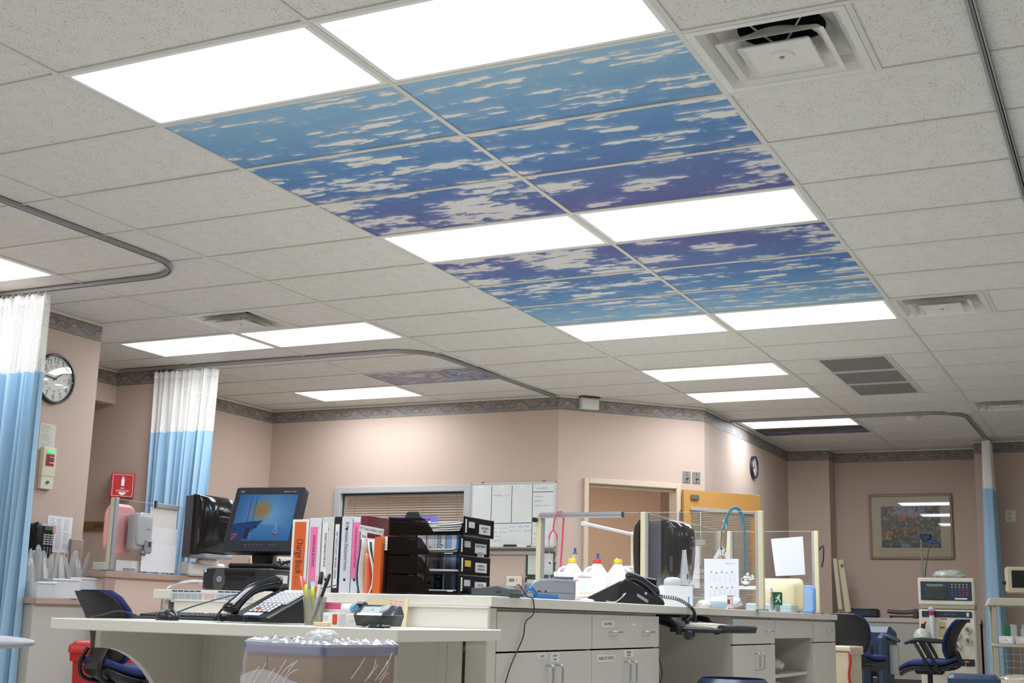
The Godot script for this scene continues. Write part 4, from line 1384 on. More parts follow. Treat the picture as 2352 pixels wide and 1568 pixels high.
# ---------------------------------------------------------------- things on the desk and the front run
func binder(label: String, xl: float, w: float, h: float, d: float, col: String, tape: Array, at_z := -4.45, ringhole := true, lean := 0.0) -> Node3D:
	# a ring binder standing with its spine to the front; tape = [colour, x0, x1, y0, y1] as shares of the spine
	var o := thing("ring_binder", label, "binder", Vector3(xl + w / 2, TOP, at_z), 0, "binders standing on the worktop")
	o.rotation_degrees.z = lean
	var m := mt(col, 0.4)
	part(o, "spine", bx(Vector3(0, h / 2, 0.0), Vector3(w, h, 0.005), 0.0015), m)
	for s in [-1, 1]:
		part(o, "cover", bx(Vector3(s * (w / 2 - 0.0015), h / 2, -d / 2), Vector3(0.003, h, d - 0.004), 0.001), m)
	part(o, "pages", bx(Vector3(0, h / 2 - 0.002, -d / 2 + 0.005), Vector3(w * 0.72, h - 0.03, d - 0.05), 0.001), paper)
	if ringhole:
		for y in ([0.06] if tape.size() and tape[3] < 0.1 else [0.055, h - 0.05]):
			part(o, "finger_rivet", S().cyl(Vector3(0, y, 0.002), Vector3(0, y, 0.0034), 0.0055, 14), mt("202024", 0.4))
	if tape.size():
		var tw: float = w * (tape[2] - tape[1])
		card(o, "spine_label", tw, h * (tape[4] - tape[3]), mt(tape[0], 0.65), Vector3(w * ((tape[1] + tape[2]) / 2 - 0.5), h * (tape[3] + tape[4]) / 2, 0.0042))
	return o
func paper_stack(parent: Node, called: String, c: Vector3, w: float, d: float, n: int, rng: RandomNumberGenerator, bow := 0.0) -> void:
	for k in n:
		var rows := []
		for i in 3:
			var row := PackedVector3Array()
			for j in 9:
				var f := j / 8.0 - 0.5
				row.append(Vector3(f * w, bow * (4 * f * f) * (0.5 + 0.5 * k / n) + rng.randf_range(0, 0.0012), (1 - i) * d / 2))
			rows.append(row)
		var s := S().sheet(rows)
		for i in rows.size():
			for j in 9:
				rows[i][j] += Vector3(0, -0.002, 0)
		s.sheet(rows)
		for j in 8:
			s.q(rows[0][j], rows[0][j + 1], rows[0][j + 1] + Vector3(0, 0.002, 0), rows[0][j] + Vector3(0, 0.002, 0))
		var o := part(parent, called, s, mt(["e6e5e2", "dcdcd8", "eeeeec", "d8d6d2"][k % 4], 0.8))
		o.position = c + Vector3(rng.randf_range(-0.012, 0.012), k * 0.0042, rng.randf_range(-0.006, 0.006))
		o.rotation_degrees.y = rng.randf_range(-2.5, 2.5)
func station_front() -> void:
	var rng := RandomNumberGenerator.new()
	rng.seed = 11
	# computer lying flat, monitor on top of it
	var pc := thing("desktop_computer", "black desktop computer lying flat under the monitor", "computer", Vector3(-3.5, TOP, -4.62), 4)
	var fr := S()
	fr.x = Transform3D(Basis(Vector3(1, 0, 0), Vector3(0, 0, -1), Vector3(0, 1, 0)))
	fr.extrude(V2([-0.172, -0.13, -0.165, -0.15, -0.145, -0.163, -0.1, -0.168, 0.1, -0.168, 0.15, -0.163, 0.168, -0.15, 0.172, -0.13, 0.172, -0.11, -0.172, -0.11]), 0.006, 0.098, 0.006)
	part(pc, "front_bezel", fr, mt("1f2024", 0.4))
	part(pc, "case", bx(Vector3(0, 0.052, -0.06), Vector3(0.338, 0.09, 0.34), 0.004), mt("26272b", 0.5))
	part(pc, "side_inset", bx(Vector3(0.1695, 0.05, -0.02), Vector3(0.003, 0.06, 0.22), 0.001), mt("3b3c42", 0.5))
	part(pc, "drive_door", bx(Vector3(0.03, 0.074, 0.169), Vector3(0.15, 0.018, 0.004), 0.001), mt("0f1012", 0.3))
	part(pc, "floppy_slot", bx(Vector3(0.01, 0.052, 0.168), Vector3(0.11, 0.008, 0.004), 0.001), mt("0c0c0e", 0.3))
	var gp := S()
	gp.x = Transform3D(Basis(Vector3(1, 0, 0), Vector3(0, 1, 0), Vector3(0, 0, 1)), Vector3(-0.075, 0.052, 0.168))
	gp.extrude(V2([-0.018, -0.044, 0.024, -0.044, 0.036, -0.02, 0.036, 0.02, 0.024, 0.044, -0.012, 0.044, -0.026, 0.0]), 0, 0.0025)
	part(pc, "grey_panel", gp, mt("44454b", 0.4))
	part(pc, "badge", S().cyl(Vector3(-0.068, 0.05, 0.17), Vector3(-0.068, 0.05, 0.1725), 0.0125, 20), mt("b9bcc2", 0.3, 0.6))
	txt(pc, "hp", 0.009, mt("55575c", 0.4), Vector3(-0.068, 0.051, 0.1727))
	part(pc, "power_light", bx(Vector3(0.1, 0.03, 0.1685), Vector3(0.004, 0.004, 0.002)), mt("39c24a", 0.4, 0, {"emission_enabled": true, "emission": Color(0.1, 0.8, 0.2), "emission_energy_multiplier": 0.5}))
	card(pc, "asset_sticker", 0.095, 0.034, T.small, Vector3(0.1722, 0.056, 0.06), Vector3(0, 90, 0))
	card(pc, "sticker", 0.016, 0.016, mt("a9c4dc", 0.5), Vector3(-0.145, 0.086, 0.1655), Vector3(0, -20, 0))
	for z in 14:
		part(pc, "vent_slot", bx(Vector3(0.1703, 0.02, -0.05 + z * 0.007), Vector3(0.002, 0.014, 0.003)), mt("0e0e10", 0.5))
	var mo := thing("monitor", "black flat monitor showing a blue sea picture, on the computer", "monitor", Vector3(-3.49, TOP + 0.1, -4.66), 8)
	part(mo, "base", bx(Vector3(0, 0.011, 0), Vector3(0.245, 0.022, 0.2), 0.008), blackp)
	var nk := S()
	nk.rings([PackedVector3Array([Vector3(-0.045, 0.02, 0.02), Vector3(0.045, 0.02, 0.02), Vector3(0.045, 0.02, -0.03), Vector3(-0.045, 0.02, -0.03)]), PackedVector3Array([Vector3(-0.06, 0.115, 0.012), Vector3(0.06, 0.115, 0.012), Vector3(0.06, 0.115, -0.02), Vector3(-0.06, 0.115, -0.02)])])
	part(mo, "neck", nk, mt("121214", 0.4))
	var hd := Node3D.new()
	hd.name = "head"
	mo.add_child(hd)
	hd.position = Vector3(0, 0.215, 0.015)
	hd.rotation_degrees = Vector3(-19, 0, 0)
	var bz := S().extrude(rrect(0.345, 0.31, 0.012), -0.03, 0.012, 0.004)
	part(hd, "bezel", bz, mt("1c1d22", 0.35))
	part(hd, "back", S().ball(Vector3(0, 0, -0.03), Vector3(0.13, 0.11, 0.04), 0.5, 20, 12), mt("1c1d22", 0.4))
	var sc := bx(Vector3(0, 0.008, 0.0115), Vector3(0.29, 0.22, 0.002))
	sc.q(Vector3(-0.145, -0.102, 0.0128), Vector3(0.145, -0.102, 0.0128), Vector3(0.145, 0.118, 0.0128), Vector3(-0.145, 0.118, 0.0128))
	var sm := pic(T.screen, 0.25, {"emission_enabled": true, "emission_operator": 1, "emission": Color.WHITE, "emission_energy_multiplier": 0.55})
	sm.emission_texture = sm.albedo_texture
	sm.albedo_color = Color(0.25, 0.25, 0.25)
	part(hd, "screen", sc, sm)
	var gt := mt("9b9ea6", 0.4)
	txt(hd, "NEC", 0.008, gt, Vector3(-0.135, 0.132, 0.0122))
	txt(hd, "MultiSync LCD 1760", 0.005, gt, Vector3(0.1, 0.132, 0.0122))
	for k in 7:
		part(hd, "button", bx(Vector3(-0.06 + k * 0.02 + (0.02 if k > 4 else 0.0), -0.122, 0.0125), Vector3(0.009, 0.004, 0.003), 0.001), mt("5d5f66", 0.4))
	solo("monitor_cable", S().tube(curve([Vector3(-3.42, 1.0, -4.68), Vector3(-3.36, 0.975, -4.62), Vector3(-3.28, 0.985, -4.56), Vector3(-3.2, 0.968, -4.6), Vector3(-3.12, 0.9, -4.75)], 6), 0.004, 6), blackp, "thick black cable behind the monitor neck running to the binders", "cable")
	# binders, left to right
	var b1 := binder("wide white binder with long orange Charge Book spine label, leftmost of the binders", -3.195, 0.082, 0.3, 0.27, "dcdcda", ["cc5c1c", 0.17, 0.86, 0.02, 0.965], -4.45, false)
	txt(b1, "Charge Book", 0.03, mt("1f1512", 0.6), Vector3(0.002, 0.148, 0.0046), Vector3(0, 0, -90), "Droid Sans", 0.142)
	card(b1, "small_print", 0.04, 0.05, pic(page(60, 80, "cc5c1c", "5a3a2a", 31), 0.7), Vector3(0.0, 0.045, 0.0046))
	var b2 := binder("grey white binder with bright pink Physician Rounds spine label", -3.108, 0.058, 0.305, 0.27, "cfd0d6", ["e2709f", 0.14, 0.72, 0.16, 0.88])
	txt(b2, "PHYSICIAN ROUNDS", 0.011, mt("35202c", 0.6), Vector3(-0.002, 0.17, 0.0046), Vector3(0, 0, -90), "Droid Serif", 0.13)
	var b3 := binder("off-white binder labelled Patient Communication Book in small capitals", -3.045, 0.058, 0.308, 0.27, "c6c5c0", ["d9d8d2", 0.1, 0.55, 0.22, 0.93])
	txt(b3, "PATIENT COMMUNICATION BOOK", 0.0095, ink, Vector3(-0.008, 0.175, 0.0046), Vector3(0, 0, -90), "Droid Sans", 0.138)
	var b4 := binder("narrow black binder with a white typed spine label between white binders", -2.985, 0.034, 0.31, 0.27, "1d1d22", ["d6d6d8", 0.2, 0.78, 0.07, 0.9])
	txt(b4, "CRIT. VALUE & DIET / INCIDENT CENSUS", 0.0085, ink, Vector3(-0.001, 0.155, 0.0046), Vector3(0, 0, -90), "Droid Serif", 0.19)
	var b5 := binder("pale grey binder lettered Pt Permission Disclosure Forms down its spine", -2.949, 0.052, 0.31, 0.27, "c9cacf", [])
	txt(b5, "Pt Permission Disclosure Forms", 0.016, mt("3c3c48", 0.6), Vector3(0.0, 0.19, 0.0028), Vector3(0, 0, -90), "Droid Sans", 0.195)
	var b6 := binder("pale binder with long pink chart and data forms spine label next to the maroon one", -2.893, 0.034, 0.308, 0.27, "d2d2d8", ["e2709f", 0.0, 1.0, 0.2, 0.93])
	txt(b6, "Chart review and Data forms and Sheets", 0.0105, mt("8a3a5c", 0.6), Vector3(0.0, 0.185, 0.0046), Vector3(0, 0, -90), "Droid Sans", 0.16)
	var b7 := binder("dark maroon binder with a white spine label, behind the stuffed orange folder", -2.857, 0.036, 0.312, 0.28, "6b2430", ["d3d5d8", 0.1, 0.95, 0.4, 0.83])
	txt(b7, "INFORMATION REQUESTS", 0.0075, ink, Vector3(-0.004, 0.19, 0.0046), Vector3(0, 0, -90), "Droid Sans", 0.09)
	txt(b7, "& RELEASES", 0.0075, ink, Vector3(0.007, 0.2, 0.0046), Vector3(0, 0, -90), "Droid Sans", 0.06)
	# hanging folder stuffed with papers, standing open towards the front
	var hf := thing("stuffed_folder", "bulging file folder of papers with teal and orange covers in front of the maroon binder", "folder", Vector3(-2.782, TOP, -4.44))
	var lay := [["1f5560", -0.048, 0.215, 0.03], ["d9d6d2", -0.042, 0.222, 0.022], ["d8b8b0", -0.034, 0.218, 0.018], ["d9a23a", -0.022, 0.16, 0.0], ["e0664a", -0.016, 0.15, 0.0], ["e8e8e6", -0.014, 0.21, -0.035], ["18181c", -0.006, 0.205, -0.045], ["d4d4d8", 0.004, 0.215, -0.03], ["dcdce2", 0.012, 0.216, -0.02], ["e0a898", 0.02, 0.212, -0.012], ["c4551c", 0.034, 0.225, 0.0], ["cc5a1c", 0.046, 0.23, 0.0]]
	for l in lay:
		var rows := []
		for i in 7:
			var f := i / 6.0
			var row := PackedVector3Array()
			for j in 4:
				row.append(Vector3(l[1] * (0.75 + 0.25 * f) + l[3] * (1.0 - f) * sin(f * PI) * -1.0 - l[3] * 0.3 * (1 - f), f * l[2], 0.03 - j * 0.08))
			rows.append(row)
		var s := S().sheet(rows)
		var back := []
		for row in rows:
			var r2 := PackedVector3Array()
			for v in row:
				r2.append(v + Vector3(0.004, 0, 0))
			back.append(r2)
		s.sheet(back)
		for i in 6:
			s.q(rows[i][0], back[i][0], back[i + 1][0], rows[i + 1][0])
		for j in 3:
			s.q(rows[6][j], back[6][j], back[6][j + 1], rows[6][j + 1])
		part(hf, "cover" if l[0] in ["1f5560", "cc5a1c", "c4551c"] else "sheaf", s, mt(l[0], 0.7))
	part(hf, "front_cover", bx(Vector3(0.036, 0.112, 0.031), Vector3(0.034, 0.222, 0.003), 0.001), mt("cc5a1c", 0.65))
	var tb := card(hf, "tab", 0.1, 0.026, mt("c9c7c2", 0.6), Vector3(-0.005, 0.252, 0.02), Vector3(0, 25, -9))
	txt(tb, "PT TRACKING LIST", 0.0085, ink, Vector3(0, 0, 0.0004))
	# smoke coloured letter trays
	var tr := thing("letter_tray_stack", "stack of four smoky brown letter trays full of papers and labelled at the front", "letter tray", Vector3(-2.555, TOP, -4.56))
	var smoke := clear("0e0806", 0.78, 0.15)
	var smoke2 := clear("0c0806", 0.86, 0.15)
	for k in 4:
		var y := 0.008 + k * 0.075
		var dx := 0.012 if k == 3 else (-0.004 if k == 2 else 0.0)
		part(tr, "tray_floor", bx(Vector3(dx, y, 0), Vector3(0.345, 0.003, 0.25), 0.001), smoke2)
		var sd := S().extrude(V2([-0.172, 0.0, 0.04, 0.0, 0.172, 0.0, 0.172, 0.01, 0.035, 0.01, -0.005, 0.062, -0.02, 0.066, -0.172, 0.07]), -0.0015, 0.0015)
		for s in [-1, 1]:
			if s == -1:
				part(tr, "rear_rail", bx(Vector3(dx, y + 0.005, -0.125), Vector3(0.345, 0.01, 0.003), 0.001), smoke)
			else:
				part(tr, "side_wall", sd, smoke).position = Vector3(dx, y, 0.124)
		part(tr, "back_wall", bx(Vector3(-0.171 + dx, y + 0.036, 0), Vector3(0.003, 0.07, 0.248), 0.001), smoke)
		var ep := S().extrude(rrect(0.252, 0.068, 0.004, 3), -0.0015, 0.0015)
		var en := part(tr, "end_wall", ep, smoke2)
		en.position = Vector3(0.172 + dx, y + 0.036, 0)
		en.rotation_degrees.y = 90
		part(tr, "end_rim", bx(Vector3(0.17 + dx, y + 0.0705, 0), Vector3(0.008, 0.004, 0.255), 0.001), mt("2a2230", 0.3))
		for s in [[-0.17, 0.122], [-0.17, -0.122], [0.17, 0.122], [0.17, -0.122]]:
			part(tr, "post", bx(Vector3(s[0] + dx, y + 0.036, s[1]), Vector3(0.008, 0.074, 0.008), 0.001), mt("1c1412", 0.3))
		var lc := card(tr, "end_label", 0.098, 0.038, mt("d8d8da", 0.6), Vector3(0.1745 + dx, y + 0.03, -0.045), Vector3(0, 90, 0))
		if k == 2:
			txt(lc, "NURSES ROUNDS", 0.0075, ink, Vector3(0, 0.009, 0.0004))
			var l2 := card(tr, "end_label", 0.055, 0.02, mt("d8d8da", 0.6), Vector3(0.1752 + dx, y + 0.004, -0.045), Vector3(0, 90, 0))
			txt(l2, "DAILY", 0.014, ink, Vector3(0, 0.004, 0.0004))
		else:
			var wd: String = ["STAT FILES", "FLOWSHEETS", "", "MD REQUEST"][k]
			txt(lc, wd, 0.0075, ink, Vector3(0, 0.006, 0.0004))
			txt(lc, ["", "IN PROGRESS", "", "RATES"][k], 0.0075, ink, Vector3(0, -0.007, 0.0004))
		card(tr, "edge_label", 0.012, 0.052, T.tinylab, Vector3(0.1745 + dx, y + 0.036, 0.118), Vector3(0, 80, 0))
		card(tr, "side_label", 0.05, 0.024, mt(["d4d2da", "d9b93a", "bfbfc4", "cfcac8"][k], 0.6), Vector3(0.1743 + dx, y + 0.042, 0.068), Vector3(0, 90, 0))
		paper_stack(tr, "papers", Vector3(dx - 0.01, y + 0.004 + (0.012 if k == 3 else 0.0), 0.005), 0.32, 0.22, [3, 4, 5, 9][k], rng, 0.006 if k == 3 else 0.0)
	card(tr, "corner_label", 0.012, 0.055, T.tinylab, Vector3(-0.168, 0.2, 0.128), Vector3.ZERO)
	# books behind the trays
	var rb := binder("red binder with gold print seen behind the letter trays", -2.776, 0.074, 0.315, 0.02, "a8241c", [], -4.72, false)
	for k in 5:
		part(rb, "gold_print", bx(Vector3(0.02, 0.06 + k * 0.05, 0.0035), Vector3(0.006, 0.03, 0.0006)), mt("b88a3a", 0.4, 0.6))
	part(rb, "gold_band", bx(Vector3(-0.035, 0.15, 0.0033), Vector3(0.012, 0.3, 0.0008)), mt("a98632", 0.5))
	var w1 := binder("white binder with typed strip behind the letter trays, beside the red one", -2.7, 0.038, 0.305, 0.2, "e2e2e4", ["ececec", 0.3, 0.7, 0.3, 0.75], -4.72)
	txt(w1, "Home Patient Policies", 0.008, ink, Vector3(0, 0.155, 0.0046), Vector3(0, 0, -90), "Droid Sans", 0.1)
	var w2 := binder("white binder lettered Comfort Transfer in navy behind the letter trays", -2.66, 0.046, 0.3, 0.2, "e8e8ea", ["3c5a86", 0.1, 0.95, 0.02, 0.3], -4.72, false)
	txt(w2, "Comfort", 0.026, mt("2a3f66", 0.5), Vector3(0.0, 0.22, 0.0028), Vector3(0, 0, -90), "Droid Serif", 0.1)
	txt(w2, "Transfer", 0.018, mt("2a3f66", 0.5), Vector3(0.0, 0.125, 0.0028), Vector3(0, 0, -90), "Droid Sans", 0.07)
	txt(w2, "+ plus", 0.02, mt("f0f0f0", 0.5), Vector3(0.0, 0.05, 0.0046), Vector3(0, 0, -90))
	var w3 := binder("pale blue box file with dark blue stripes behind the letter trays", -2.612, 0.085, 0.26, 0.2, "9ab4d4", [], -4.73, false)
	for k in 3:
		part(w3, "stripe", bx(Vector3([-0.004, 0.016, 0.034][k], 0.13, 0.0035), Vector3([0.02, 0.012, 0.012][k], 0.256, 0.0012)), mt(["d9e0ea", "2a72ac", "2a72ac"][k], 0.5))
	var cb := thing("clipboard", "lavender plastic clipboard with black clip standing behind the red binder", "clipboard", Vector3(-2.83, TOP, -4.83), 0)
	part(cb, "board", S().extrude(rrect(0.24, 0.34, 0.012), -0.0015, 0.0015), mt("7a78c4", 0.4)).position = Vector3(0, 0.17, 0)
	part(cb, "clip", S().extrude(V2([-0.06, -0.03, 0.06, -0.03, 0.06, -0.012, 0.042, -0.006, 0.034, 0.018, 0.026, 0.024, -0.026, 0.024, -0.034, 0.018, -0.042, -0.006, -0.06, -0.012]), 0, 0.014, 0.003), mt("26262c", 0.4)).position = Vector3(0.0, 0.335, 0.002)
	for s in [-1, 1]:
		part(cb, "spring_end", S().cyl(Vector3(s * 0.06, 0.322, 0.009), Vector3(s * 0.078, 0.322, 0.009), 0.008, 10), mt("4a4a8c", 0.4))
	# lower desk: keyboard, mouse, phone, cup
	var kb := keyboard("black computer keyboard on the lower desk behind the mouse", Vector3(-3.235, DESK + 0.001, -3.88), -3, 0.45, "1d1d21", "222226", "")
	kb.position.y = DESK + 0.004
	solo("desk_sheet", bx(Vector3(0, 0.001, 0), Vector3(0.42, 0.002, 0.26)), mt("cfd8cf", 0.5), "pale printed sheet under the mouse at the desk's front edge", "paper", Vector3(-3.2, DESK, -3.705), -2)
	var ms := thing("computer_mouse", "black computer mouse at the front of the keyboard", "mouse", Vector3(-3.165, DESK + 0.003, -3.68), 70)
	part(ms, "body", S().ball(Vector3(0, 0.005, 0), Vector3(0.033, 0.033, 0.058), 0.85, 20, 12, 0.9), mt("1a1a1f", 0.3))
	part(ms, "wheel", S().cyl(Vector3(-0.004, 0.034, 0.032), Vector3(0.004, 0.034, 0.032), 0.008, 12), mt("3a3a3e", 0.6))
	solo("mouse_cable", S().tube(curve([Vector3(-3.172, DESK + 0.03, -3.735), Vector3(-3.17, DESK + 0.06, -3.85), Vector3(-3.21, DESK + 0.1, -4.1), Vector3(-3.3, TOP - 0.01, -4.3), Vector3(-3.36, TOP + 0.005, -4.36), Vector3(-3.38, TOP + 0.004, -4.43)], 6), 0.0026, 6), mt("1d3a38", 0.5), "thin dark mouse cable rising over the counter edge to the computer", "cable")
	solo("keyboard_cable", S().tube(curve([Vector3(-3.44, DESK + 0.012, -3.84), Vector3(-3.5, DESK + 0.03, -3.8), Vector3(-3.53, DESK + 0.014, -3.74), Vector3(-3.55, DESK + 0.004, -3.7)], 5), 0.0026, 6), mt("20282a", 0.5), "thin dark keyboard cable curling at the desk's left end", "cable")
	desk_phone()
	pen_cup(rng)
	# small desk clutter
	var pn := mt("e75c8e", 0.8)
	var bxw := thing("note_box", "small white paper box below the pink sticky notes", "box", Vector3(-2.575, DESK, -3.86), -4)
	part(bxw, "box", bx(Vector3(0, 0.028, 0), Vector3(0.075, 0.056, 0.05), 0.001), mt("e2dcd8", 0.7))
	var pk := thing("sticky_notes", "bright pink pad of sticky notes on the white box by the pen cup", "sticky notes", Vector3(-2.58, DESK + 0.0565, -3.86), -4)
	for k in 3:
		part(pk, "pad", bx(Vector3(-0.006 + 0.002 * k, 0.004 + k * 0.008, 0.002 * k), Vector3(0.05, 0.0075, 0.046), 0.0005), pn)
	var rx := thing("medicine_box", "small white box with a red square and black print on the desk", "box", Vector3(-2.49, DESK, -3.74), -6)
	part(rx, "carton", bx(Vector3(0, 0.0225, 0), Vector3(0.068, 0.045, 0.04), 0.001), mt("e9e7e4", 0.6))
	card(rx, "red_square", 0.02, 0.034, mt("d8452f", 0.6), Vector3(0.019, 0.023, 0.0208))
	card(rx, "small_print", 0.034, 0.03, T.small, Vector3(-0.013, 0.024, 0.0208))
	var ry := thing("white_carton", "small white carton with grey print between the red square box and the card holder", "box", Vector3(-2.425, DESK, -3.78), 8)
	part(ry, "carton", bx(Vector3(0, 0.02, 0), Vector3(0.06, 0.04, 0.04), 0.001), mt("e4e1dc", 0.6))
	card(ry, "small_print", 0.045, 0.02, T.small, Vector3(0, 0.018, 0.0208))
	var pill := thing("white_tube", "white plastic tube with blue end lying across the small boxes", "tube", Vector3(-2.465, DESK + 0.061, -3.79), -28)
	part(pill, "tube", S().cyl(Vector3(-0.03, 0, 0), Vector3(0.03, 0, 0), 0.0155, 18), mt("eef0f4", 0.4))
	part(pill, "cap", S().cyl(Vector3(0.03, 0, 0), Vector3(0.048, 0, 0), 0.013, 18), mt("6aa6c0", 0.4))
	solo("wood_clip", bx(Vector3(0, 0.007, 0), Vector3(0.055, 0.014, 0.022), 0.002), mt("e0c79a", 0.6), "small tan wooden clip lying at the desk's front edge", "clip", Vector3(-2.47, DESK, -3.64), 5)
	var ch := thing("card_file", "dark grey card index box with clear lid and pale label on the desk", "card file", Vector3(-2.325, DESK, -3.76), -4)
	ch.scale = Vector3(0.85, 0.85, 0.9)
	var cs := S()
	cs.rings([PackedVector3Array([Vector3(-0.07, 0.006, 0.05), Vector3(0.07, 0.006, 0.05), Vector3(0.07, 0.006, -0.05), Vector3(-0.07, 0.006, -0.05)]), PackedVector3Array([Vector3(-0.077, 0.048, 0.062), Vector3(0.077, 0.048, 0.062), Vector3(0.077, 0.048, -0.06), Vector3(-0.077, 0.048, -0.06)])])
	part(ch, "base", cs, mt("2c2d31", 0.35))
	var ld := S()
	ld.rings([PackedVector3Array([Vector3(-0.077, 0.049, 0.062), Vector3(0.077, 0.049, 0.062), Vector3(0.077, 0.049, -0.06), Vector3(-0.077, 0.049, -0.06)]), PackedVector3Array([Vector3(-0.064, 0.088, 0.02), Vector3(0.066, 0.088, 0.02), Vector3(0.066, 0.084, -0.055), Vector3(-0.064, 0.084, -0.055)])])
	part(ch, "lid", ld, mt("46494d", 0.2))
	var lc := card(ch, "lid_label", 0.09, 0.036, mt("a9b4b2", 0.6), Vector3(-0.005, 0.0685, 0.0423), Vector3(-47, 0, 0))
	txt(lc, "k", 0.009, ink, Vector3(0.006, 0, 0.0004))
	card(ch, "card_edges", 0.12, 0.012, mt("dedfe0", 0.7), Vector3(0, 0.052, 0.0605), Vector3(-40, 0, 0))
	var kn := thing("black_knob_case", "black rounded plastic case at the left end of the card index box", "case", Vector3(-2.42, DESK + 0.0405, -3.8), 10)
	part(kn, "shell", bx(Vector3(0.0, 0.022, 0), Vector3(0.036, 0.044, 0.036), 0.007), mt("17171c", 0.35))
	var lens := thing("round_lens", "small round glass and metal lens on the desk before the card index box", "lens", Vector3(-2.26, DESK, -3.64), 0)
	part(lens, "rim", S().lathe([Vector2(0.0, 0.0), Vector2(0.026, 0.0), Vector2(0.028, 0.006), Vector2(0.024, 0.011), Vector2(0.0, 0.012)], 24), mt("3a3d40", 0.2, 0.5))
	part(lens, "handle", bx(Vector3(0.038, 0.006, 0), Vector3(0.03, 0.009, 0.014), 0.003), mt("46484c", 0.3))
	for k in 2:
		var sw := solo("stamped_card", bx(Vector3(0, 0.0, 0), Vector3(0.001, 0.001, 0.001)), paper, ["plain cream card standing behind the stamped card at the riser", "pink card printed with rows of stamps leaning on the riser"][k], "card", Vector3([-2.66, -2.545][k], DESK, [-4.285, -4.24][k]), 0)
		sw.mesh = bx(Vector3(0, [0.05, 0.052][k], -0.001), Vector3([0.11, 0.085][k], [0.1, 0.104][k], 0.0015)).done()
		sw.material_override = mt("d8cba4" if k == 0 else "d8bcae", 0.8)
		if k == 1:
			card(sw, "stamps", 0.064, 0.102, T.stamped, Vector3(-0.01, 0.052, 0.0005))
			card(sw, "cream_edge", 0.016, 0.103, mt("dccf9e", 0.8), Vector3(0.034, 0.052, 0.0005))
			sw.rotation_degrees.x = -8

func desk_phone() -> void:
	var o := thing("desk_phone", "black desk telephone with rows of white keys and curled cord, on the lower desk", "telephone", Vector3(-2.85, DESK, -3.87), -12)
	var s := S()
	s.x = Transform3D(Basis(Vector3(0, 0, -1), Vector3(0, 1, 0), Vector3(1, 0, 0)), Vector3(-0.105, 0, 0))
	s.extrude(V2([-0.11, 0.004, -0.11, 0.022, 0.1, 0.118, 0.115, 0.112, 0.115, 0.004]), 0.0, 0.21, 0.006)
	part(o, "body", s, blackp)
	var face := Node3D.new()
	face.name = "keypad"
	o.add_child(face)
	var sl := atan2(0.096, 0.21)
	face.transform = Transform3D(Basis(Vector3.RIGHT, sl), Vector3(0.025, 0.071, 0.005))
	var km := mt("c7c8ca", 0.5)
	var kk := bx(Vector3.ZERO, Vector3(0.0155, 0.006, 0.011), 0.002).done()
	var kr := S().ball(Vector3.ZERO, Vector3(0.0085, 0.004, 0.007), 0.8, 12, 6).done()
	for r in 6:
		for c in 6:
			part(face, "feature_key", kk, mt("d2d3d4", 0.5)).position = Vector3(-0.06 + c * 0.0225, 0.004, -0.088 + r * 0.0165)
	part(face, "key_field", bx(Vector3(-0.004, 0.001, -0.045), Vector3(0.142, 0.003, 0.106), 0.001), mt("a9abae", 0.6))
	for r in 4:
		for c in 5:
			part(face, "key", kr, mt("c8502e", 0.5) if r == 2 and c == 1 else km).position = Vector3(-0.052 + c * 0.024, 0.004, 0.024 + r * 0.016)
	part(face, "label_window", bx(Vector3(-0.015, 0.002, 0.096), Vector3(0.085, 0.004, 0.022), 0.001), mt("cfd0dc", 0.3))
	part(face, "top_label", bx(Vector3(0.0, 0.002, -0.108), Vector3(0.13, 0.003, 0.016), 0.001), mt("d8c4c0", 0.6))
	var hs := S()
	hs.x = face.transform.translated(Vector3.ZERO) * Transform3D(Basis.IDENTITY, Vector3(-0.108, 0.022, 0.0))
	hs.tube(curve([Vector3(0, -0.006, 0.122), Vector3(0, 0.008, 0.1), Vector3(0, 0.03, 0.0), Vector3(0, 0.012, -0.1), Vector3(0, -0.004, -0.122)], 4), [0.014, 0.026, 0.031, 0.031, 0.028, 0.024, 0.022, 0.021, 0.021, 0.021, 0.022, 0.024, 0.028, 0.031, 0.031, 0.026, 0.014], 12)
	part(o, "handset", hs, mt("121215", 0.2))
	var pts := []
	for k in 150:
		var f := k / 149.0
		var c := Vector3(lerpf(-0.13, 0.02, f) + 0.02 * sin(f * 9.0), 0.012 + 0.01 * absf(sin(f * 7.0)), 0.15 + 0.02 * sin(f * 6.0))
		pts.append(c + Vector3(0, cos(k * 1.25), sin(k * 1.25)) * 0.008)
	part(o, "curled_cord", S().tube(pts, 0.0022, 5), blackp)
	part(o, "cord_end", S().tube(curve([Vector3(-0.125, 0.06, 0.11), Vector3(-0.135, 0.03, 0.13), Vector3(-0.13, 0.012, 0.15)], 5), 0.004, 6), blackp)
	solo("phone_line", S().tube(curve([Vector3(-2.76, DESK + 0.1, -3.98), Vector3(-2.8, DESK + 0.13, -4.1), Vector3(-2.86, TOP + 0.03, -4.3), Vector3(-2.95, TOP + 0.02, -4.36), Vector3(-3.08, TOP + 0.01, -4.4)], 6), 0.002, 5), mt("54565a", 0.5), "thin grey line from the desk phone up to the worktop", "cable")
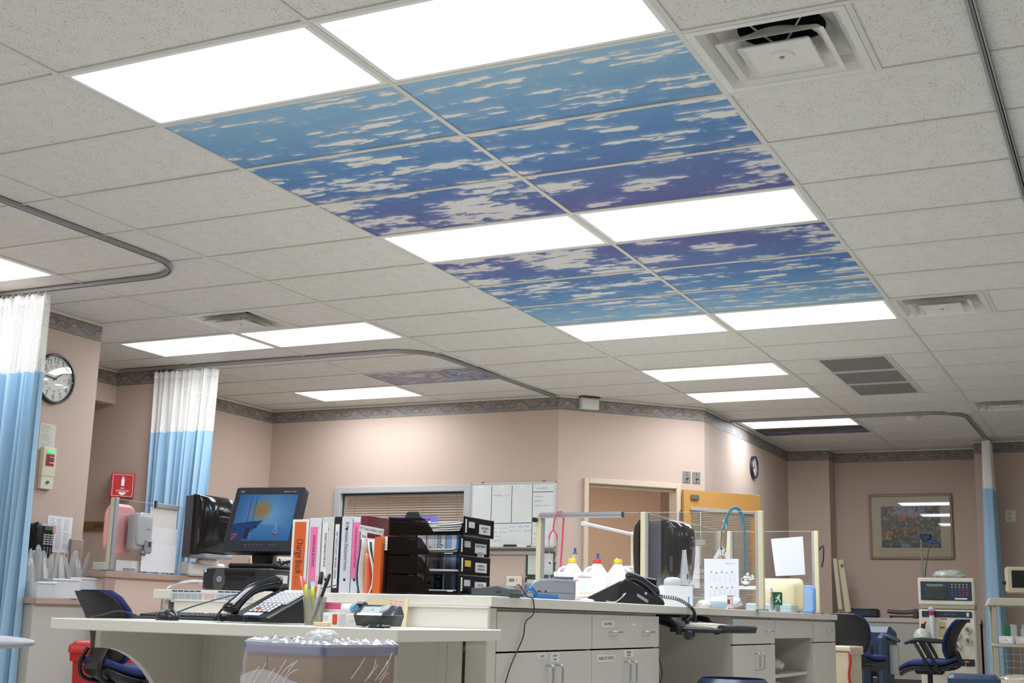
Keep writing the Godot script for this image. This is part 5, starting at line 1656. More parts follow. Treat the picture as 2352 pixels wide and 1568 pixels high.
func pen_cup(rng: RandomNumberGenerator) -> void:
	var at := Vector3(-2.615, DESK, -3.8)
	var o := thing("pen_cup", "clear smoky plastic pen cup crowded with pens", "pen cup", at)
	var c := S()
	c.rings([_ring(0.032, 0.002), _ring(0.042, 0.098)], true, false)
	c.rings([_ring(0.04, 0.098), _ring(0.03, 0.004)], true, false)
	part(o, "wall", c, clear("9a968e", 0.32))
	part(o, "bottom", S().cyl(Vector3(0, 0.0, 0), Vector3(0, 0.004, 0), 0.032, 24), clear("8a867e", 0.4))
	var pens := [["yellow highlighter leaning left in the pen cup", "c9d94a", 0.0085, -0.02, -0.03, 0.14, "c9d94a", -0.038], ["white ballpoint with red tip upside down in the pen cup", "e6e6ea", 0.0065, 0.012, -0.028, 0.165, "d84a3a", -0.06], ["pale pencil with pink eraser in the pen cup", "d8b8a4", 0.004, -0.01, -0.03, 0.17, "e8a0a0", -0.065], ["orange pencil in the pen cup", "d9782a", 0.004, 0.01, 0.01, 0.175, "e8b8b0", -0.002], ["white marker with fat black cap in the pen cup", "ececec", 0.0075, 0.006, 0.022, 0.185, "17171a", 0.012], ["black pen leaning right in the pen cup", "1c2422", 0.006, 0.0, 0.04, 0.178, "17171a", 0.045], ["short yellow green marker at the back of the pen cup", "c6d24e", 0.0085, 0.018, -0.004, 0.13, "c6d24e", -0.012], ["slim silver pen at the back of the pen cup", "b8b8b8", 0.0045, 0.0, -0.012, 0.16, "8a8a8e", -0.03]]
	for p in pens:
		var a := at + Vector3(p[3] * 0.6, 0.006, 0.012 - absf(p[3]) * 0.6)
		var b := at + Vector3(p[7], p[5], rng.randf_range(-0.028, 0.004))
		var t := thing("pen", p[0], "pen", a, 0)
		var d: Vector3 = b - a
		part(t, "barrel", S().cyl(Vector3.ZERO, d * 0.76, p[2], 12), mt(p[1], 0.35))
		part(t, "cap", S().tube([d * 0.755, d * 0.8, d * 0.97, d], [p[2] * 1.12, p[2] * 1.15, p[2] * 0.95, p[2] * 0.5], 12), mt(p[6], 0.35))
func _ring(r: float, y: float, n := 28) -> PackedVector3Array:
	var p := PackedVector3Array()
	for k in n:
		p.append(Vector3(cos(TAU * k / n) * r, y, -sin(TAU * k / n) * r))
	return p

# ---------------------------------------------------------------- things on the right-hand run
func station_right() -> void:
	var rng := RandomNumberGenerator.new()
	rng.seed = 23
	# grey hand scanner cradle with a wire down the cabinet
	var sc := thing("scanner_cradle", "low dark grey wedge shaped device beside the letter trays with a wire", "device", Vector3(-2.262, TOP, -4.5), 0)
	sc.position = Vector3(-2.268, TOP, -4.52)
	var ss := S()
	ss.extrude(V2([-0.085, 0.0, 0.088, 0.0, 0.092, 0.012, 0.085, 0.03, 0.03, 0.042, -0.02, 0.036, -0.085, 0.03]), -0.05, 0.05, 0.004)
	part(sc, "body", ss, mt("4c4f52", 0.45))
	part(sc, "lid_edge", bx(Vector3(0.058, 0.038, 0.0), Vector3(0.062, 0.004, 0.09), 0.001), mt("2f3134", 0.4)).rotation_degrees.z = -16
	part(sc, "slot", bx(Vector3(0.035, 0.018, 0.0505), Vector3(0.02, 0.007, 0.003), 0.001), mt("232527", 0.4))
	solo("scanner_cable", S().tube(curve([Vector3(-2.19, TOP + 0.03, -4.53), Vector3(-2.21, TOP + 0.05, -4.6), Vector3(-2.2, TOP + 0.006, -4.66), Vector3(-2.179, TOP - 0.004, -4.67), Vector3(-2.176, TOP - 0.06, -4.672), Vector3(-2.185, 0.76, -4.62), Vector3(-2.186, 0.7, -4.6), Vector3(-2.186, 0.62, -4.52), Vector3(-2.185, 0.56, -4.47), Vector3(-2.183, 0.46, -4.42), Vector3(-2.183, 0.3, -4.42)], 6), 0.0026, 6), mt("23262a", 0.5), "thin black wire hanging from the counter over the corner cabinet doors", "cable")
	# blue serrated plastic tools at the edge
	for k in 2:
		var cb := thing("blue_clamp", ["long blue serrated plastic clamp at the counter edge before the label printer", "short blue plastic clamp end beside the dark grey device"][k], "clamp", [Vector3(-2.225, TOP, -4.78), Vector3(-2.235, TOP, -4.61)][k], [90, 75][k])
		var m := mt("2878c0", 0.4)
		var l: float = [0.23, 0.06][k]
		part(cb, "bar", bx(Vector3(l / 2, 0.008, 0), Vector3(l, 0.014, 0.016), 0.003), m)
		var teeth := S()
		for j in int(l / 0.009):
			teeth.box(Vector3(0.01 + j * 0.009, 0.016, 0), Vector3(0.0045, 0.006, 0.014))
		part(cb, "teeth", teeth, m)
		if k == 0:
			part(cb, "jaw", bx(Vector3(-0.02, 0.022, 0), Vector3(0.06, 0.018, 0.014), 0.004), m).rotation_degrees.z = -28
			part(cb, "hook", bx(Vector3(-0.045, 0.036, 0), Vector3(0.04, 0.012, 0.012), 0.003), m)
	# grey label printer
	var lp := thing("label_printer", "silver grey rounded label printer at the counter edge", "printer", Vector3(-2.375, TOP, -5.27), 26)
	lp.scale = Vector3(0.56, 0.95, 0.72)
	var b := S()
	b.extrude(V2([-0.19, 0.0, 0.19, 0.0, 0.195, 0.03, 0.195, 0.088, 0.17, 0.098, 0.0, 0.1, -0.08, 0.097, -0.13, 0.088, -0.17, 0.06, -0.19, 0.02]), -0.1, 0.1, 0.01)
	part(lp, "body", b, mt("9c9ea4", 0.28, 0.3))
	var mouthp := S()
	mouthp.ball(Vector3(-0.16, 0.04, 0.0), Vector3(0.05, 0.045, 0.095), 0.6, 20, 12)
	part(lp, "front_cover", mouthp, mt("5c5d64", 0.35))
	part(lp, "lid", bx(Vector3(0.1, 0.103, 0.0), Vector3(0.16, 0.012, 0.16), 0.005), mt("7d7f87", 0.3, 0.3))
	part(lp, "seam", bx(Vector3(0.0, 0.034, 0.1008), Vector3(0.36, 0.002, 0.002)), mt("6a6b70", 0.4))
	part(lp, "port", bx(Vector3(-0.09, 0.04, 0.101), Vector3(0.03, 0.007, 0.003), 0.001), mt("3a3b40", 0.4))
	part(lp, "blue_key", bx(Vector3(-0.04, 0.04, 0.1012), Vector3(0.014, 0.008, 0.003), 0.001), mt("23305a", 0.4))
	part(lp, "peg", S().cyl(Vector3(-0.01, 0.098, 0.04), Vector3(-0.01, 0.13, 0.04), 0.006, 10), mt("b4b6ba", 0.3))
	var grs := S()
	for j in 8:
		grs.cyl(Vector3(0.03 + j * 0.014, 0.104, 0.086), Vector3(0.034 + j * 0.014, 0.082, 0.101), 0.0018, 5)
	part(lp, "wire_clip", grs, mt("55575c", 0.3, 0.7))
	# three jugs of solution in a white bin, labelled strips in front
	var bin := thing("white_bin", "white plastic bin with coloured label strip holding the jugs", "bin", Vector3(-2.98, TOP, -7.18), 8)
	var bs := S()
	bs.rings([PackedVector3Array([Vector3(-0.17, 0.003, 0.1), Vector3(0.17, 0.003, 0.1), Vector3(0.17, 0.003, -0.1), Vector3(-0.17, 0.003, -0.1)]), PackedVector3Array([Vector3(-0.19, 0.19, 0.12), Vector3(0.19, 0.19, 0.12), Vector3(0.19, 0.19, -0.12), Vector3(-0.19, 0.19, -0.12)]), PackedVector3Array([Vector3(-0.18, 0.19, 0.11), Vector3(0.18, 0.19, 0.11), Vector3(0.18, 0.19, -0.11), Vector3(-0.18, 0.19, -0.11)]), PackedVector3Array([Vector3(-0.165, 0.01, 0.095), Vector3(0.165, 0.01, 0.095), Vector3(0.165, 0.01, -0.095), Vector3(-0.165, 0.01, -0.095)])])
	part(bin, "tub", bs, mt("dedcdc", 0.45))
	var cols := ["5aa070", "c86a3c", "3a74c0", "2f8a74", "d8c45a"]
	for j in 5:
		card(bin, "colour_tab", 0.032, 0.009, mt(cols[j], 0.6), Vector3(-0.08 + j * 0.036, 0.14, 0.116), Vector3(-6, 0, 0))
	card(bin, "tub_label", 0.08, 0.012, T.tinylab, Vector3(0.0, 0.17, 0.119), Vector3(-6, 0, 0))
	var jug := thing("jug", "white plastic jug with yellow cap and blue spout, left of the three", "jug", Vector3(-3.085, TOP + 0.012, -7.16), 10, "plastic jugs with blue spouts")
	part(jug, "body", S().lathe([Vector2(0, 0), Vector2(0.062, 0.0), Vector2(0.066, 0.01), Vector2(0.066, 0.15), Vector2(0.058, 0.185), Vector2(0.03, 0.225), Vector2(0.02, 0.236), Vector2(0.02, 0.25), Vector2(0, 0.25)], 24), mt("e4e3e2", 0.4, 0, {"backlight_enabled": true, "backlight": Color(0.2, 0.2, 0.2)}))
	part(jug, "cap", S().lathe([Vector2(0, 0.236), Vector2(0.024, 0.236), Vector2(0.024, 0.256), Vector2(0.02, 0.262), Vector2(0, 0.262)], 20), mt("dcc22a", 0.45))
	part(jug, "grip", S().tube(arc(Vector3(-0.035, 0.165, 0.02), Vector3(0, 0.045, 0), Vector3(-0.045, 0, 0.01), 0, PI, 8), 0.01, 8), mt("e4e3e2", 0.4))
	part(jug, "straw", S().cyl(Vector3(0.004, 0.26, 0), Vector3(0.014, 0.294, 0), 0.006, 10), mt("e8e2b0", 0.4))
	var blu := mt("2a5a94", 0.4)
	part(jug, "spout", S().lathe([Vector2(0, 0.29), Vector2(0.016, 0.29), Vector2(0.016, 0.296), Vector2(0.007, 0.298), Vector2(0.008, 0.325), Vector2(0, 0.326)], 14, Vector3(0.016, 0, 0)), blu)
	var j2 := dup(jug, "white plastic jug with red cap and blue spout, middle of the three", Vector3(-2.94, TOP + 0.012, -7.2), 30)
	j2.get_node("cap").material_override = mt("cc342c", 0.45)
	j2.get_node("straw").visible = true
	j2.get_node("spout").position = Vector3(-0.012, -0.03, 0.0)
	j2.get_node("straw").scale = Vector3(1, 0.35, 1)
	j2.get_node("straw").position = Vector3(-0.006, 0.17, 0)
	var j3 := dup(jug, "white plastic jug with yellow cap and tilted blue spout, nearest the black phone", Vector3(-2.72, TOP, -6.98), 150)
	j3.get_node("spout").transform = Transform3D(Basis(Vector3(0, 0, 1), 0.7), Vector3(0.2, -0.012, 0))
	j3.get_node("straw").scale = Vector3(1, 0.3, 1)
	j3.get_node("straw").position = Vector3(0, 0.18, 0)
	# packaged supplies
	for k in 5:
		var pk := thing("supply_packet", ["clear wrapped supply packet with pink print lying before the white bin", "clear wrapped supply packet with blue print tipped against the white bin", "flat clear packet with red print at the bottom of the packet heap", "pale wrapped roll beside the packet heap and the label printer", "pale yellow packet strip poking from the packet heap"][k], "packet", [Vector3(-2.72, TOP + 0.035, -6.4), Vector3(-2.8, TOP + 0.075, -6.72), Vector3(-2.58, TOP + 0.012, -6.05), Vector3(-2.52, TOP + 0.02, -5.82), Vector3(-2.6, TOP + 0.05, -6.25)][k], [20, -12, 35, 60, 10][k])
		pk.rotation_degrees.x = [18, 48, 3, 0, 25][k]
		part(pk, "pouch", S().ball(Vector3.ZERO, [Vector3(0.13, 0.022, 0.07), Vector3(0.12, 0.03, 0.075), Vector3(0.09, 0.012, 0.05), Vector3(0.06, 0.02, 0.03), Vector3(0.08, 0.01, 0.04)][k], 0.6, 18, 8), mt(["d8cfd0", "ddd8d6", "d8c6c2", "e2ded6", "ded6c2"][k], 0.35))
		card(pk, "print", [0.12, 0.1, 0.08, 0.04, 0.09][k], [0.05, 0.06, 0.04, 0.02, 0.03][k], pic(page(80, 40, ["d8c4c4", "cdd6dc", "d6b8b0", "dcd8d0", "d8cc9c"][k], ["b07a80", "6a8ab0", "b06a60", "8a8a8a", "a08a5a"][k], 40 + k), 0.5), Vector3(0, [0.0235, 0.0315, 0.0135, 0.0215, 0.0115][k], 0), Vector3(-90, 0, 0))
	phone_right()
	# cartons and supplies before the cross screen
	var bx1 := thing("glove_box", "white cardboard dispenser box with blue print right of the black phone", "box", Vector3(-2.42, TOP, -7.12), 40)
	bx1.scale = Vector3(0.72, 1, 0.72)
	part(bx1, "carton", bx(Vector3(0, 0.06, 0), Vector3(0.24, 0.12, 0.13), 0.002), mt("dddfe0", 0.6))
	part(bx1, "flap", bx(Vector3(0.03, 0.125, -0.02), Vector3(0.2, 0.002, 0.11)), mt("cfd0d0", 0.6)).rotation_degrees.x = -14
	part(bx1, "glove", S().ball(Vector3(-0.02, 0.14, -0.01), Vector3(0.075, 0.03, 0.045), 0.8, 16, 8), mt("c2c5c4", 0.6))
	card(bx1, "blue_print", 0.012, 0.05, mt("5a94c4", 0.6), Vector3(0.085, 0.035, 0.0658))
	card(bx1, "small_print", 0.1, 0.012, T.tinylab, Vector3(-0.02, 0.06, 0.0658))
	var ms := thing("white_mouse", "pale computer mouse lying right of the carton on the worktop", "mouse", Vector3(-2.285, TOP, -7.22), 30)
	part(ms, "body", S().ball(Vector3(0, 0.004, 0), Vector3(0.045, 0.034, 0.09), 0.8, 20, 10, 0.9), mt("b6b0a8", 0.4))
	var rw := thing("medicine_carton", "small white carton with a red square standing at the taped chart", "box", Vector3(-2.3, TOP, -7.74), 62)
	part(rw, "carton", bx(Vector3(0, 0.0425, 0), Vector3(0.055, 0.085, 0.05), 0.001), mt("e6e2e0", 0.6))
	card(rw, "red_square", 0.022, 0.028, mt("b8403c", 0.6), Vector3(-0.014, 0.045, 0.0256))
	for y in [0.08, 0.006]:
		card(rw, "red_band", 0.052, 0.004, mt("b0504c", 0.6), Vector3(0, y, 0.0256))
	card(rw, "small_print", 0.02, 0.06, T.tinylab, Vector3(0.016, 0.044, 0.0256))
	var bl := thing("blue_packet", "pale blue wrapped packet lying below the taped wiring chart", "packet", Vector3(-2.32, TOP, -7.5), 65)
	part(bl, "pouch", S().ball(Vector3(0, 0.025, 0), Vector3(0.1, 0.026, 0.05), 0.5, 18, 8), mt("b9d2e0", 0.3))
	var bag := thing("plastic_bag", "crumpled clear plastic bag of supplies between the carton and the chart", "plastic bag", Vector3(-2.62, TOP, -7.6), 20)
	part(bag, "bag", crumple(Vector3(0, 0.06, 0), Vector3(0.17, 0.075, 0.14), 7), clear("dce6e2", 0.55, 0.1))
	var b2 := thing("tissue_pile", "loose white tissue wraps heaped right of the red square carton", "tissue", Vector3(-2.42, TOP, -7.9), 0)
	part(b2, "tissue", crumple(Vector3(0.06, 0.045, 0), Vector3(0.14, 0.055, 0.06), 17), mt("e0e3e6", 0.7))
	# wiring chart taped to the cross screen
	var ch := thing("taped_chart", "white chart with coloured lead diagrams taped to the glass screen", "paper", Vector3(-2.41, 1.022, -7.985), 0)
	card(ch, "sheet", 0.225, 0.295, T.wiring, Vector3.ZERO)
	for s in [-1, 1]:
		part(ch, "tape", bx(Vector3(s * 0.115, 0.145, 0.001), Vector3(0.022, 0.085, 0.0008)), mt("d0d0cc", 0.5)).rotation_degrees.z = -s * -32.0
	# open bay: bags on the shelf
	for k in 2:
		solo("shelf_bag", crumple(Vector3(0, 0.05, 0), Vector3(0.09, 0.055, 0.12), 50 + k), mt("cfcbc0", 0.4), ["crumpled pale plastic bag on the open bay shelf, nearer one", "crumpled pale plastic bag on the open bay shelf, farther one"][k], "plastic bag", Vector3(-2.36, 0.441, -8.75 - k * 0.3))
	var tbin := thing("bay_bin", "beige bin with plastic liner under the open bay shelf", "bin", Vector3(-2.42, 0.02, -8.95))
	part(tbin, "tub", bx(Vector3(0, 0.17, 0), Vector3(0.3, 0.34, 0.6), 0.02), mt("b8b0a2", 0.6))
	part(tbin, "liner", crumple(Vector3(0.0, 0.35, 0), Vector3(0.16, 0.03, 0.31), 61), mt("d2cec4", 0.4))
	# cord hanging in the knee space
	solo("drop_cable", S().tube(curve([Vector3(-2.35, 0.7, -6.62), Vector3(-2.35, 0.6, -6.63), Vector3(-2.34, 0.5, -6.66), Vector3(-2.36, 0.35, -6.6), Vector3(-2.4, 0.05, -6.5)], 5), 0.004, 6), mt("6f6a52", 0.6), "thin beige cord hanging down inside the knee space", "cable")
func crumple(c: Vector3, r: Vector3, seed_n: int) -> Shape:
	var nz := FastNoiseLite.new()
	nz.seed = seed_n
	nz.frequency = 1.6
	nz.fractal_octaves = 3
	nz.noise_type = FastNoiseLite.TYPE_CELLULAR
	nz.cellular_return_type = FastNoiseLite.RETURN_DISTANCE
	var rr := []
	for i in 17:
		var la := -PI / 2 + PI * (i / 16.0) * 0.996 + 0.006
		var ring := PackedVector3Array()
		for j in 32:
			var lo := TAU * j / 32
			var d := Vector3(cos(la) * cos(lo), sin(la), -cos(la) * sin(lo))
			var k := 0.72 + 0.42 * (nz.get_noise_3d(d.x * 1.3, d.y * 1.3, d.z * 1.3) + 0.6)
			var p := d * r * k
			p.y = maxf(p.y, -r.y * 0.8)
			ring.append(c + p)
		rr.append(ring)
	return S().rings(rr)
func phone_right() -> void:
	var o := thing("reception_phone", "large black desk telephone seen from its side, cord looping over the counter edge", "telephone", Vector3(-2.43, TOP, -6.3), 21)
	o.scale = Vector3(0.6, 1.0, 0.85)
	var s := S()
	s.extrude(V2([-0.03, 0.0, 0.35, 0.0, 0.36, 0.01, 0.345, 0.03, 0.06, 0.128, 0.02, 0.13, -0.03, 0.1]), -0.03, 0.08, 0.006)
	s.x = Transform3D.IDENTITY
	part(o, "body", s, mt("151518", 0.35))
	var w := S()
	w.extrude(V2([-0.3, 0.0, 0.02, 0.0, 0.02, 0.12, -0.02, 0.118, -0.29, 0.035, -0.3, 0.02]), -0.09, 0.06, 0.005)
	part(o, "stand", w, mt("1a1a1d", 0.5))
	var hs := S()
	hs.tube(curve([Vector3(0.03, 0.128, 0.06), Vector3(0.08, 0.142, 0.06), Vector3(0.17, 0.122, 0.06), Vector3(0.26, 0.08, 0.06), Vector3(0.31, 0.05, 0.06)], 4), [0.018, 0.028, 0.03, 0.028, 0.024, 0.022, 0.02, 0.02, 0.02, 0.02, 0.021, 0.023, 0.025, 0.028, 0.028, 0.024, 0.016], 12)
	part(o, "handset", hs, mt("1c1c20", 0.18))
	part(o, "name_plate", bx(Vector3(0.15, 0.09, 0.082), Vector3(0.1, 0.016, 0.003), 0.001), mt("8a8a86", 0.4)).rotation_degrees.z = -20
	part(o, "screen_panel", bx(Vector3(0.16, 0.09, -0.06), Vector3(0.24, 0.15, 0.02), 0.006), mt("111114", 0.3)).rotation_degrees.z = -6
	part(o, "side_key", bx(Vector3(0.2, 0.058, 0.0815), Vector3(0.02, 0.012, 0.003), 0.001), mt("a9a9a6", 0.4))
	for k in 13:
		part(o, "speaker_slot", bx(Vector3(0.22 + k * 0.009, 0.05 - k * 0.0022, 0.0812), Vector3(0.004, 0.004, 0.002)), mt("4a4a4c", 0.5))
	var path := curve([Vector3(-2.3, TOP + 0.05, -6.5), Vector3(-2.22, TOP + 0.035, -6.58), Vector3(-2.165, TOP - 0.01, -6.64), Vector3(-2.155, 0.79, -6.66), Vector3(-2.15, 0.75, -6.6), Vector3(-2.16, 0.775, -6.53), Vector3(-2.155, 0.8, -6.6)], 24)
	var pts := []
	for k in path.size():
		for e in 2:
			var f: Vector3 = path[k] if e == 0 else (path[k] + path[mini(k + 1, path.size() - 1)]) / 2
			var d: Vector3 = (path[mini(k + 1, path.size() - 1)] - path[maxi(k - 1, 0)]).normalized()
			var sd := d.cross(Vector3.UP).normalized() if absf(d.y) < 0.95 else Vector3.RIGHT
			var up := sd.cross(d)
			var a := (k * 2 + e) * 1.3
			pts.append(f + (sd * cos(a) + up * sin(a)) * 0.009)
	solo("curled_phone_cord", S().tube(pts, 0.0026, 5), blackp, "black curled cord hanging over the counter edge from the black phone", "cable")
	solo("grey_phone_line", S().tube(curve([Vector3(-2.33, TOP + 0.045, -6.05), Vector3(-2.29, TOP + 0.05, -5.98), Vector3(-2.27, TOP + 0.02, -5.85), Vector3(-2.26, TOP + 0.004, -5.75), Vector3(-2.24, TOP + 0.006, -5.6)], 6), 0.0026, 6), mt("b4b2a6", 0.5), "pale flat phone line lying on the counter before the black phone", "cable")

# ---------------------------------------------------------------- glass screens on the station
func screen_post(o: Node3D, x: float, z: float, y0: float, y1: float, fx := 1.0) -> void:
	part(o, "post", bx(Vector3(x, (y0 + y1) / 2, z), Vector3(0.034, y1 - y0, 0.034), 0.003), mt("d3c9a6", 0.5))
	part(o, "post_channel", bx(Vector3(x + fx * 0.026, (y0 + y1) / 2, z), Vector3(0.018, y1 - y0 - 0.004, 0.03), 0.002), alu)
	part(o, "foot", bx(Vector3(x, y0 + 0.004, z), Vector3(0.07, 0.008, 0.06), 0.001), mt("8a8a84", 0.4, 0.6))
func towel_dispenser(label: String, at: Vector3, turn: float, deep := 0.25) -> Node3D:   # mounted on a plane behind, facing +z
	var o := thing("towel_dispenser", label, "towel dispenser", at, turn, "black paper towel dispensers")
	var k := deep / 0.25
	var back := S()
	back.x = Transform3D(Basis(Vector3(0, 0, -1), Vector3(0, 1, 0), Vector3(1, 0, 0)), Vector3(-0.15, 0, 0))
	back.extrude(V2([0.0, -0.215, 0.0, 0.215, -0.07 * k, 0.222, -0.1 * k, 0.21, -0.125 * k, 0.15, -0.13 * k, 0.08, -0.11 * k, -0.05, -0.085 * k, -0.13, -0.08 * k, -0.2, -0.07 * k, -0.215]), 0.0, 0.3, 0.006)
	part(o, "housing", back, mt("55565e", 0.4))
	var prof := [[-0.19, 0.1, 0.2], [-0.16, 0.115, 0.225], [-0.08, 0.14, 0.24], [0.02, 0.165, 0.248], [0.1, 0.175, 0.25], [0.16, 0.165, 0.242], [0.2, 0.13, 0.215], [0.218, 0.08, 0.16], [0.222, 0.05, 0.1]]
	var rr := []
	for p in prof:
		var ring := PackedVector3Array()
		var z1: float = p[2] * k
		var z0 := 0.085 * k
		for e in [[-0.157, z0], [-0.157, z0 + (z1 - z0) * 0.45], [-0.145, z0 + (z1 - z0) * 0.7], [-0.115, z0 + (z1 - z0) * 0.9], [-0.06, z1 * 0.99], [0, z1], [0.06, z1 * 0.99], [0.115, z0 + (z1 - z0) * 0.9], [0.145, z0 + (z1 - z0) * 0.7], [0.157, z0 + (z1 - z0) * 0.45], [0.157, z0]]:
			ring.append(Vector3(e[0], p[0], e[1]))
		ring.reverse()
		ring.reverse()
		rr.append(ring)
	var cov := S()
	cov.rings(rr)
	part(o, "cover", cov, mt("131316", 0.16))
	part(o, "push_oval", S().ball(Vector3(0, 0.06, 0.242 * k), Vector3(0.07, 0.03, 0.012), 1.0, 20, 8), mt("0c0c0e", 0.25))
	part(o, "badge", bx(Vector3(0, 0.11, 0.247 * k), Vector3(0.05, 0.01, 0.006), 0.002), mt("5a5a5e", 0.3))
	part(o, "lower_tray", bx(Vector3(0, -0.205, 0.12 * k), Vector3(0.28, 0.03, 0.2 * k), 0.008), mt("8f9096", 0.4))
	part(o, "side_window", bx(Vector3(-0.1575, -0.07, 0.155 * k), Vector3(0.004, 0.1, 0.022), 0.002), mt("3a3b40", 0.3))
	return o
func station_screens() -> void:
	var gl := clear("e6efec", 0.008, 0.02)
	var edge := clear("cfe0d8", 0.35, 0.1)
	var y0 := TOP
	var y1 := 1.472
	var sa := thing("glass_screen", "clear glass screen on three cream posts across the middle of the station", "glass screen")
	for p in [[-3.695, 1.0], [-2.94, 1.0], [-2.155, -1.0]]:
		screen_post(sa, p[0], -8.0, y0, y1, p[1])
	for p in [[-3.665, -2.975], [-2.9, -2.195]]:
		part(sa, "pane", bx(Vector3((p[0] + p[1]) / 2, (y0 + y1) / 2 + 0.01, -8.0), Vector3(p[1] - p[0], y1 - y0 - 0.03, 0.006)), gl)
		part(sa, "pane_edge", bx(Vector3((p[0] + p[1]) / 2, y1 - 0.003, -8.0), Vector3(p[1] - p[0], 0.004, 0.0062)), edge)
	var sb := thing("glass_screen", "clear glass screen along the middle of the station carrying the towel dispensers", "glass screen")
	part(sb, "pane", bx(Vector3(-2.94, (y0 + y1) / 2 + 0.01, -8.9), Vector3(0.006, y1 - y0 - 0.03, 1.72)), gl)
	part(sb, "pane_edge", bx(Vector3(-2.94, y1 - 0.003, -8.9), Vector3(0.0062, 0.004, 1.72)), edge)
	var sd := thing("glass_screen", "clear glass screen at the far end of the station with a taped paper", "glass screen")
	for p in [[-3.7, 1.0], [-2.905, 1.0], [-2.22, -1.0]]:
		screen_post(sd, p[0], -9.83, y0, y1, p[1])
	for p in [[-3.67, -2.94], [-2.87, -2.26]]:
		part(sd, "pane", bx(Vector3((p[0] + p[1]) / 2, (y0 + y1) / 2 + 0.01, -9.83), Vector3(p[1] - p[0], y1 - y0 - 0.03, 0.006)), gl)
		part(sd, "pane_edge", bx(Vector3((p[0] + p[1]) / 2, y1 - 0.003, -9.83), Vector3(p[1] - p[0], 0.004, 0.0062)), edge)
	part(sd, "hook", S().tube(curve([Vector3(-2.2, 1.33, -9.83), Vector3(-2.17, 1.36, -9.83), Vector3(-2.17, 1.27, -9.83), Vector3(-2.185, 1.2, -9.83)], 5), 0.006, 6), mt("23282c", 0.4))
	var tp := thing("taped_paper", "blank white sheet taped crooked to the far glass screen", "paper", Vector3(-2.435, 1.278, -9.82), 0)
	tp.rotation_degrees.z = 2.0
	part(tp, "sheet", S().extrude(V2([-0.128, 0.138, -0.105, -0.145, 0.122, -0.14, 0.12, 0.147]), -0.0005, 0.0005), mt("d8d8dc", 0.8))
	# arms for hanging things
	var ar := thing("swing_rail", "grey aluminium arm reaching right from the left screen post with a black knob", "arm", Vector3(-3.7, 1.455, -7.972))
	part(ar, "bar", bx(Vector3(0.32, 0.0, 0.0), Vector3(0.6, 0.036, 0.03), 0.003), alu)
	part(ar, "bar_groove", bx(Vector3(0.32, -0.004, 0.0153), Vector3(0.598, 0.006, 0.002)), mt("8d9095", 0.4, 0.6))
	part(ar, "end_cap", bx(Vector3(0.623, 0, 0), Vector3(0.008, 0.037, 0.031), 0.001), mt("2c3a44", 0.5))
	part(ar, "knob", S().cyl(Vector3(-0.005, -0.032, 0.01), Vector3(-0.005, -0.032, 0.04), 0.017, 16), blackp)
	var a2 := thing("swing_rail", "white round arm pointing towards the camera above the jugs", "arm", Vector3(-3.69, 1.448, -9.81))
	part(a2, "bar", S().cyl(Vector3(0, 0, 0.02), Vector3(0.045, 0.004, 1.15), 0.013, 14), mt("dfe0e4", 0.3))
	part(a2, "end_cap", S().cyl(Vector3(0.045, 0.004, 1.148), Vector3(0.0453, 0.004, 1.165), 0.018, 18), mt("e4e5e8", 0.35))
	var a3 := thing("swing_rail", "short white lower arm on the far left screen post behind the jugs", "arm", Vector3(-3.7, 1.185, -9.8))
	part(a3, "bar", S().cyl(Vector3(-0.05, 0, 0.03), Vector3(0.3, 0, 0.06), 0.012, 12), mt("dfe0e4", 0.3))
	# pink stethoscope over the grey arm
	var st := thing("stethoscope", "pink stethoscope hanging over the grey aluminium arm", "stethoscope", Vector3(-3.56, 1.475, -7.95))
	var pk := mt("cc4668", 0.35)
	part(st, "tube_front", S().tube(curve([Vector3(0.035, 0.004, -0.03), Vector3(0.03, 0.006, 0.0), Vector3(0.02, -0.02, 0.025), Vector3(0.004, -0.08, 0.022), Vector3(0.0, -0.128, 0.02)], 5), 0.0055, 8), pk)
	for s in [-1, 1]:
		part(st, "yoke", S().tube(curve([Vector3(0.0, -0.122, 0.02), Vector3(s * 0.018, -0.14, 0.02), Vector3(s * 0.028, -0.165, 0.02), Vector3(s * 0.03, -0.185, 0.02)], 4), 0.0055, 8), pk)
		part(st, "ear_tube", S().tube(curve([Vector3(s * 0.03, -0.18, 0.02), Vector3(s * 0.03, -0.24, 0.02), Vector3(s * 0.026, -0.29, 0.02), Vector3(s * 0.014, -0.34, 0.024), Vector3(s * 0.006 + 0.01, -0.345, 0.026)], 4), 0.0028, 6), mt("d8dade", 0.2, 0.9))
		part(st, "ear_tip", S().ball(Vector3(s * 0.018, -0.342, 0.024), Vector3(0.008, 0.008, 0.008), 1.0, 10, 6), mt("20202a", 0.5))
	part(st, "tube_rear", S().tube(curve([Vector3(0.035, 0.004, -0.03), Vector3(0.05, -0.03, -0.034), Vector3(0.048, -0.15, -0.03), Vector3(0.04, -0.3, -0.03), Vector3(0.033, -0.48, -0.03), Vector3(0.03, -0.58, -0.02)], 5), 0.0062, 8), pk)
	part(st, "chest_piece", S().cyl(Vector3(0.03, -0.6, -0.025), Vector3(0.03, -0.6, -0.01), 0.022, 18), chrome)
	# teal stethoscope over the cross screen
	var t2 := thing("stethoscope", "teal stethoscope draped over the top of the glass screen by the wooden door", "stethoscope", Vector3(-2.33, 1.475, -8.0))
	var tl := mt("3f7d94", 0.4)
	part(t2, "tube", S().tube(curve([Vector3(-0.045, -0.09, 0.02), Vector3(-0.03, -0.02, 0.022), Vector3(0.0, 0.016, 0.01), Vector3(0.03, 0.014, -0.01), Vector3(0.052, -0.03, -0.02), Vector3(0.06, -0.1, -0.02), Vector3(0.062, -0.25, -0.02), Vector3(0.056, -0.4, -0.02)], 6), 0.0075, 8), tl)
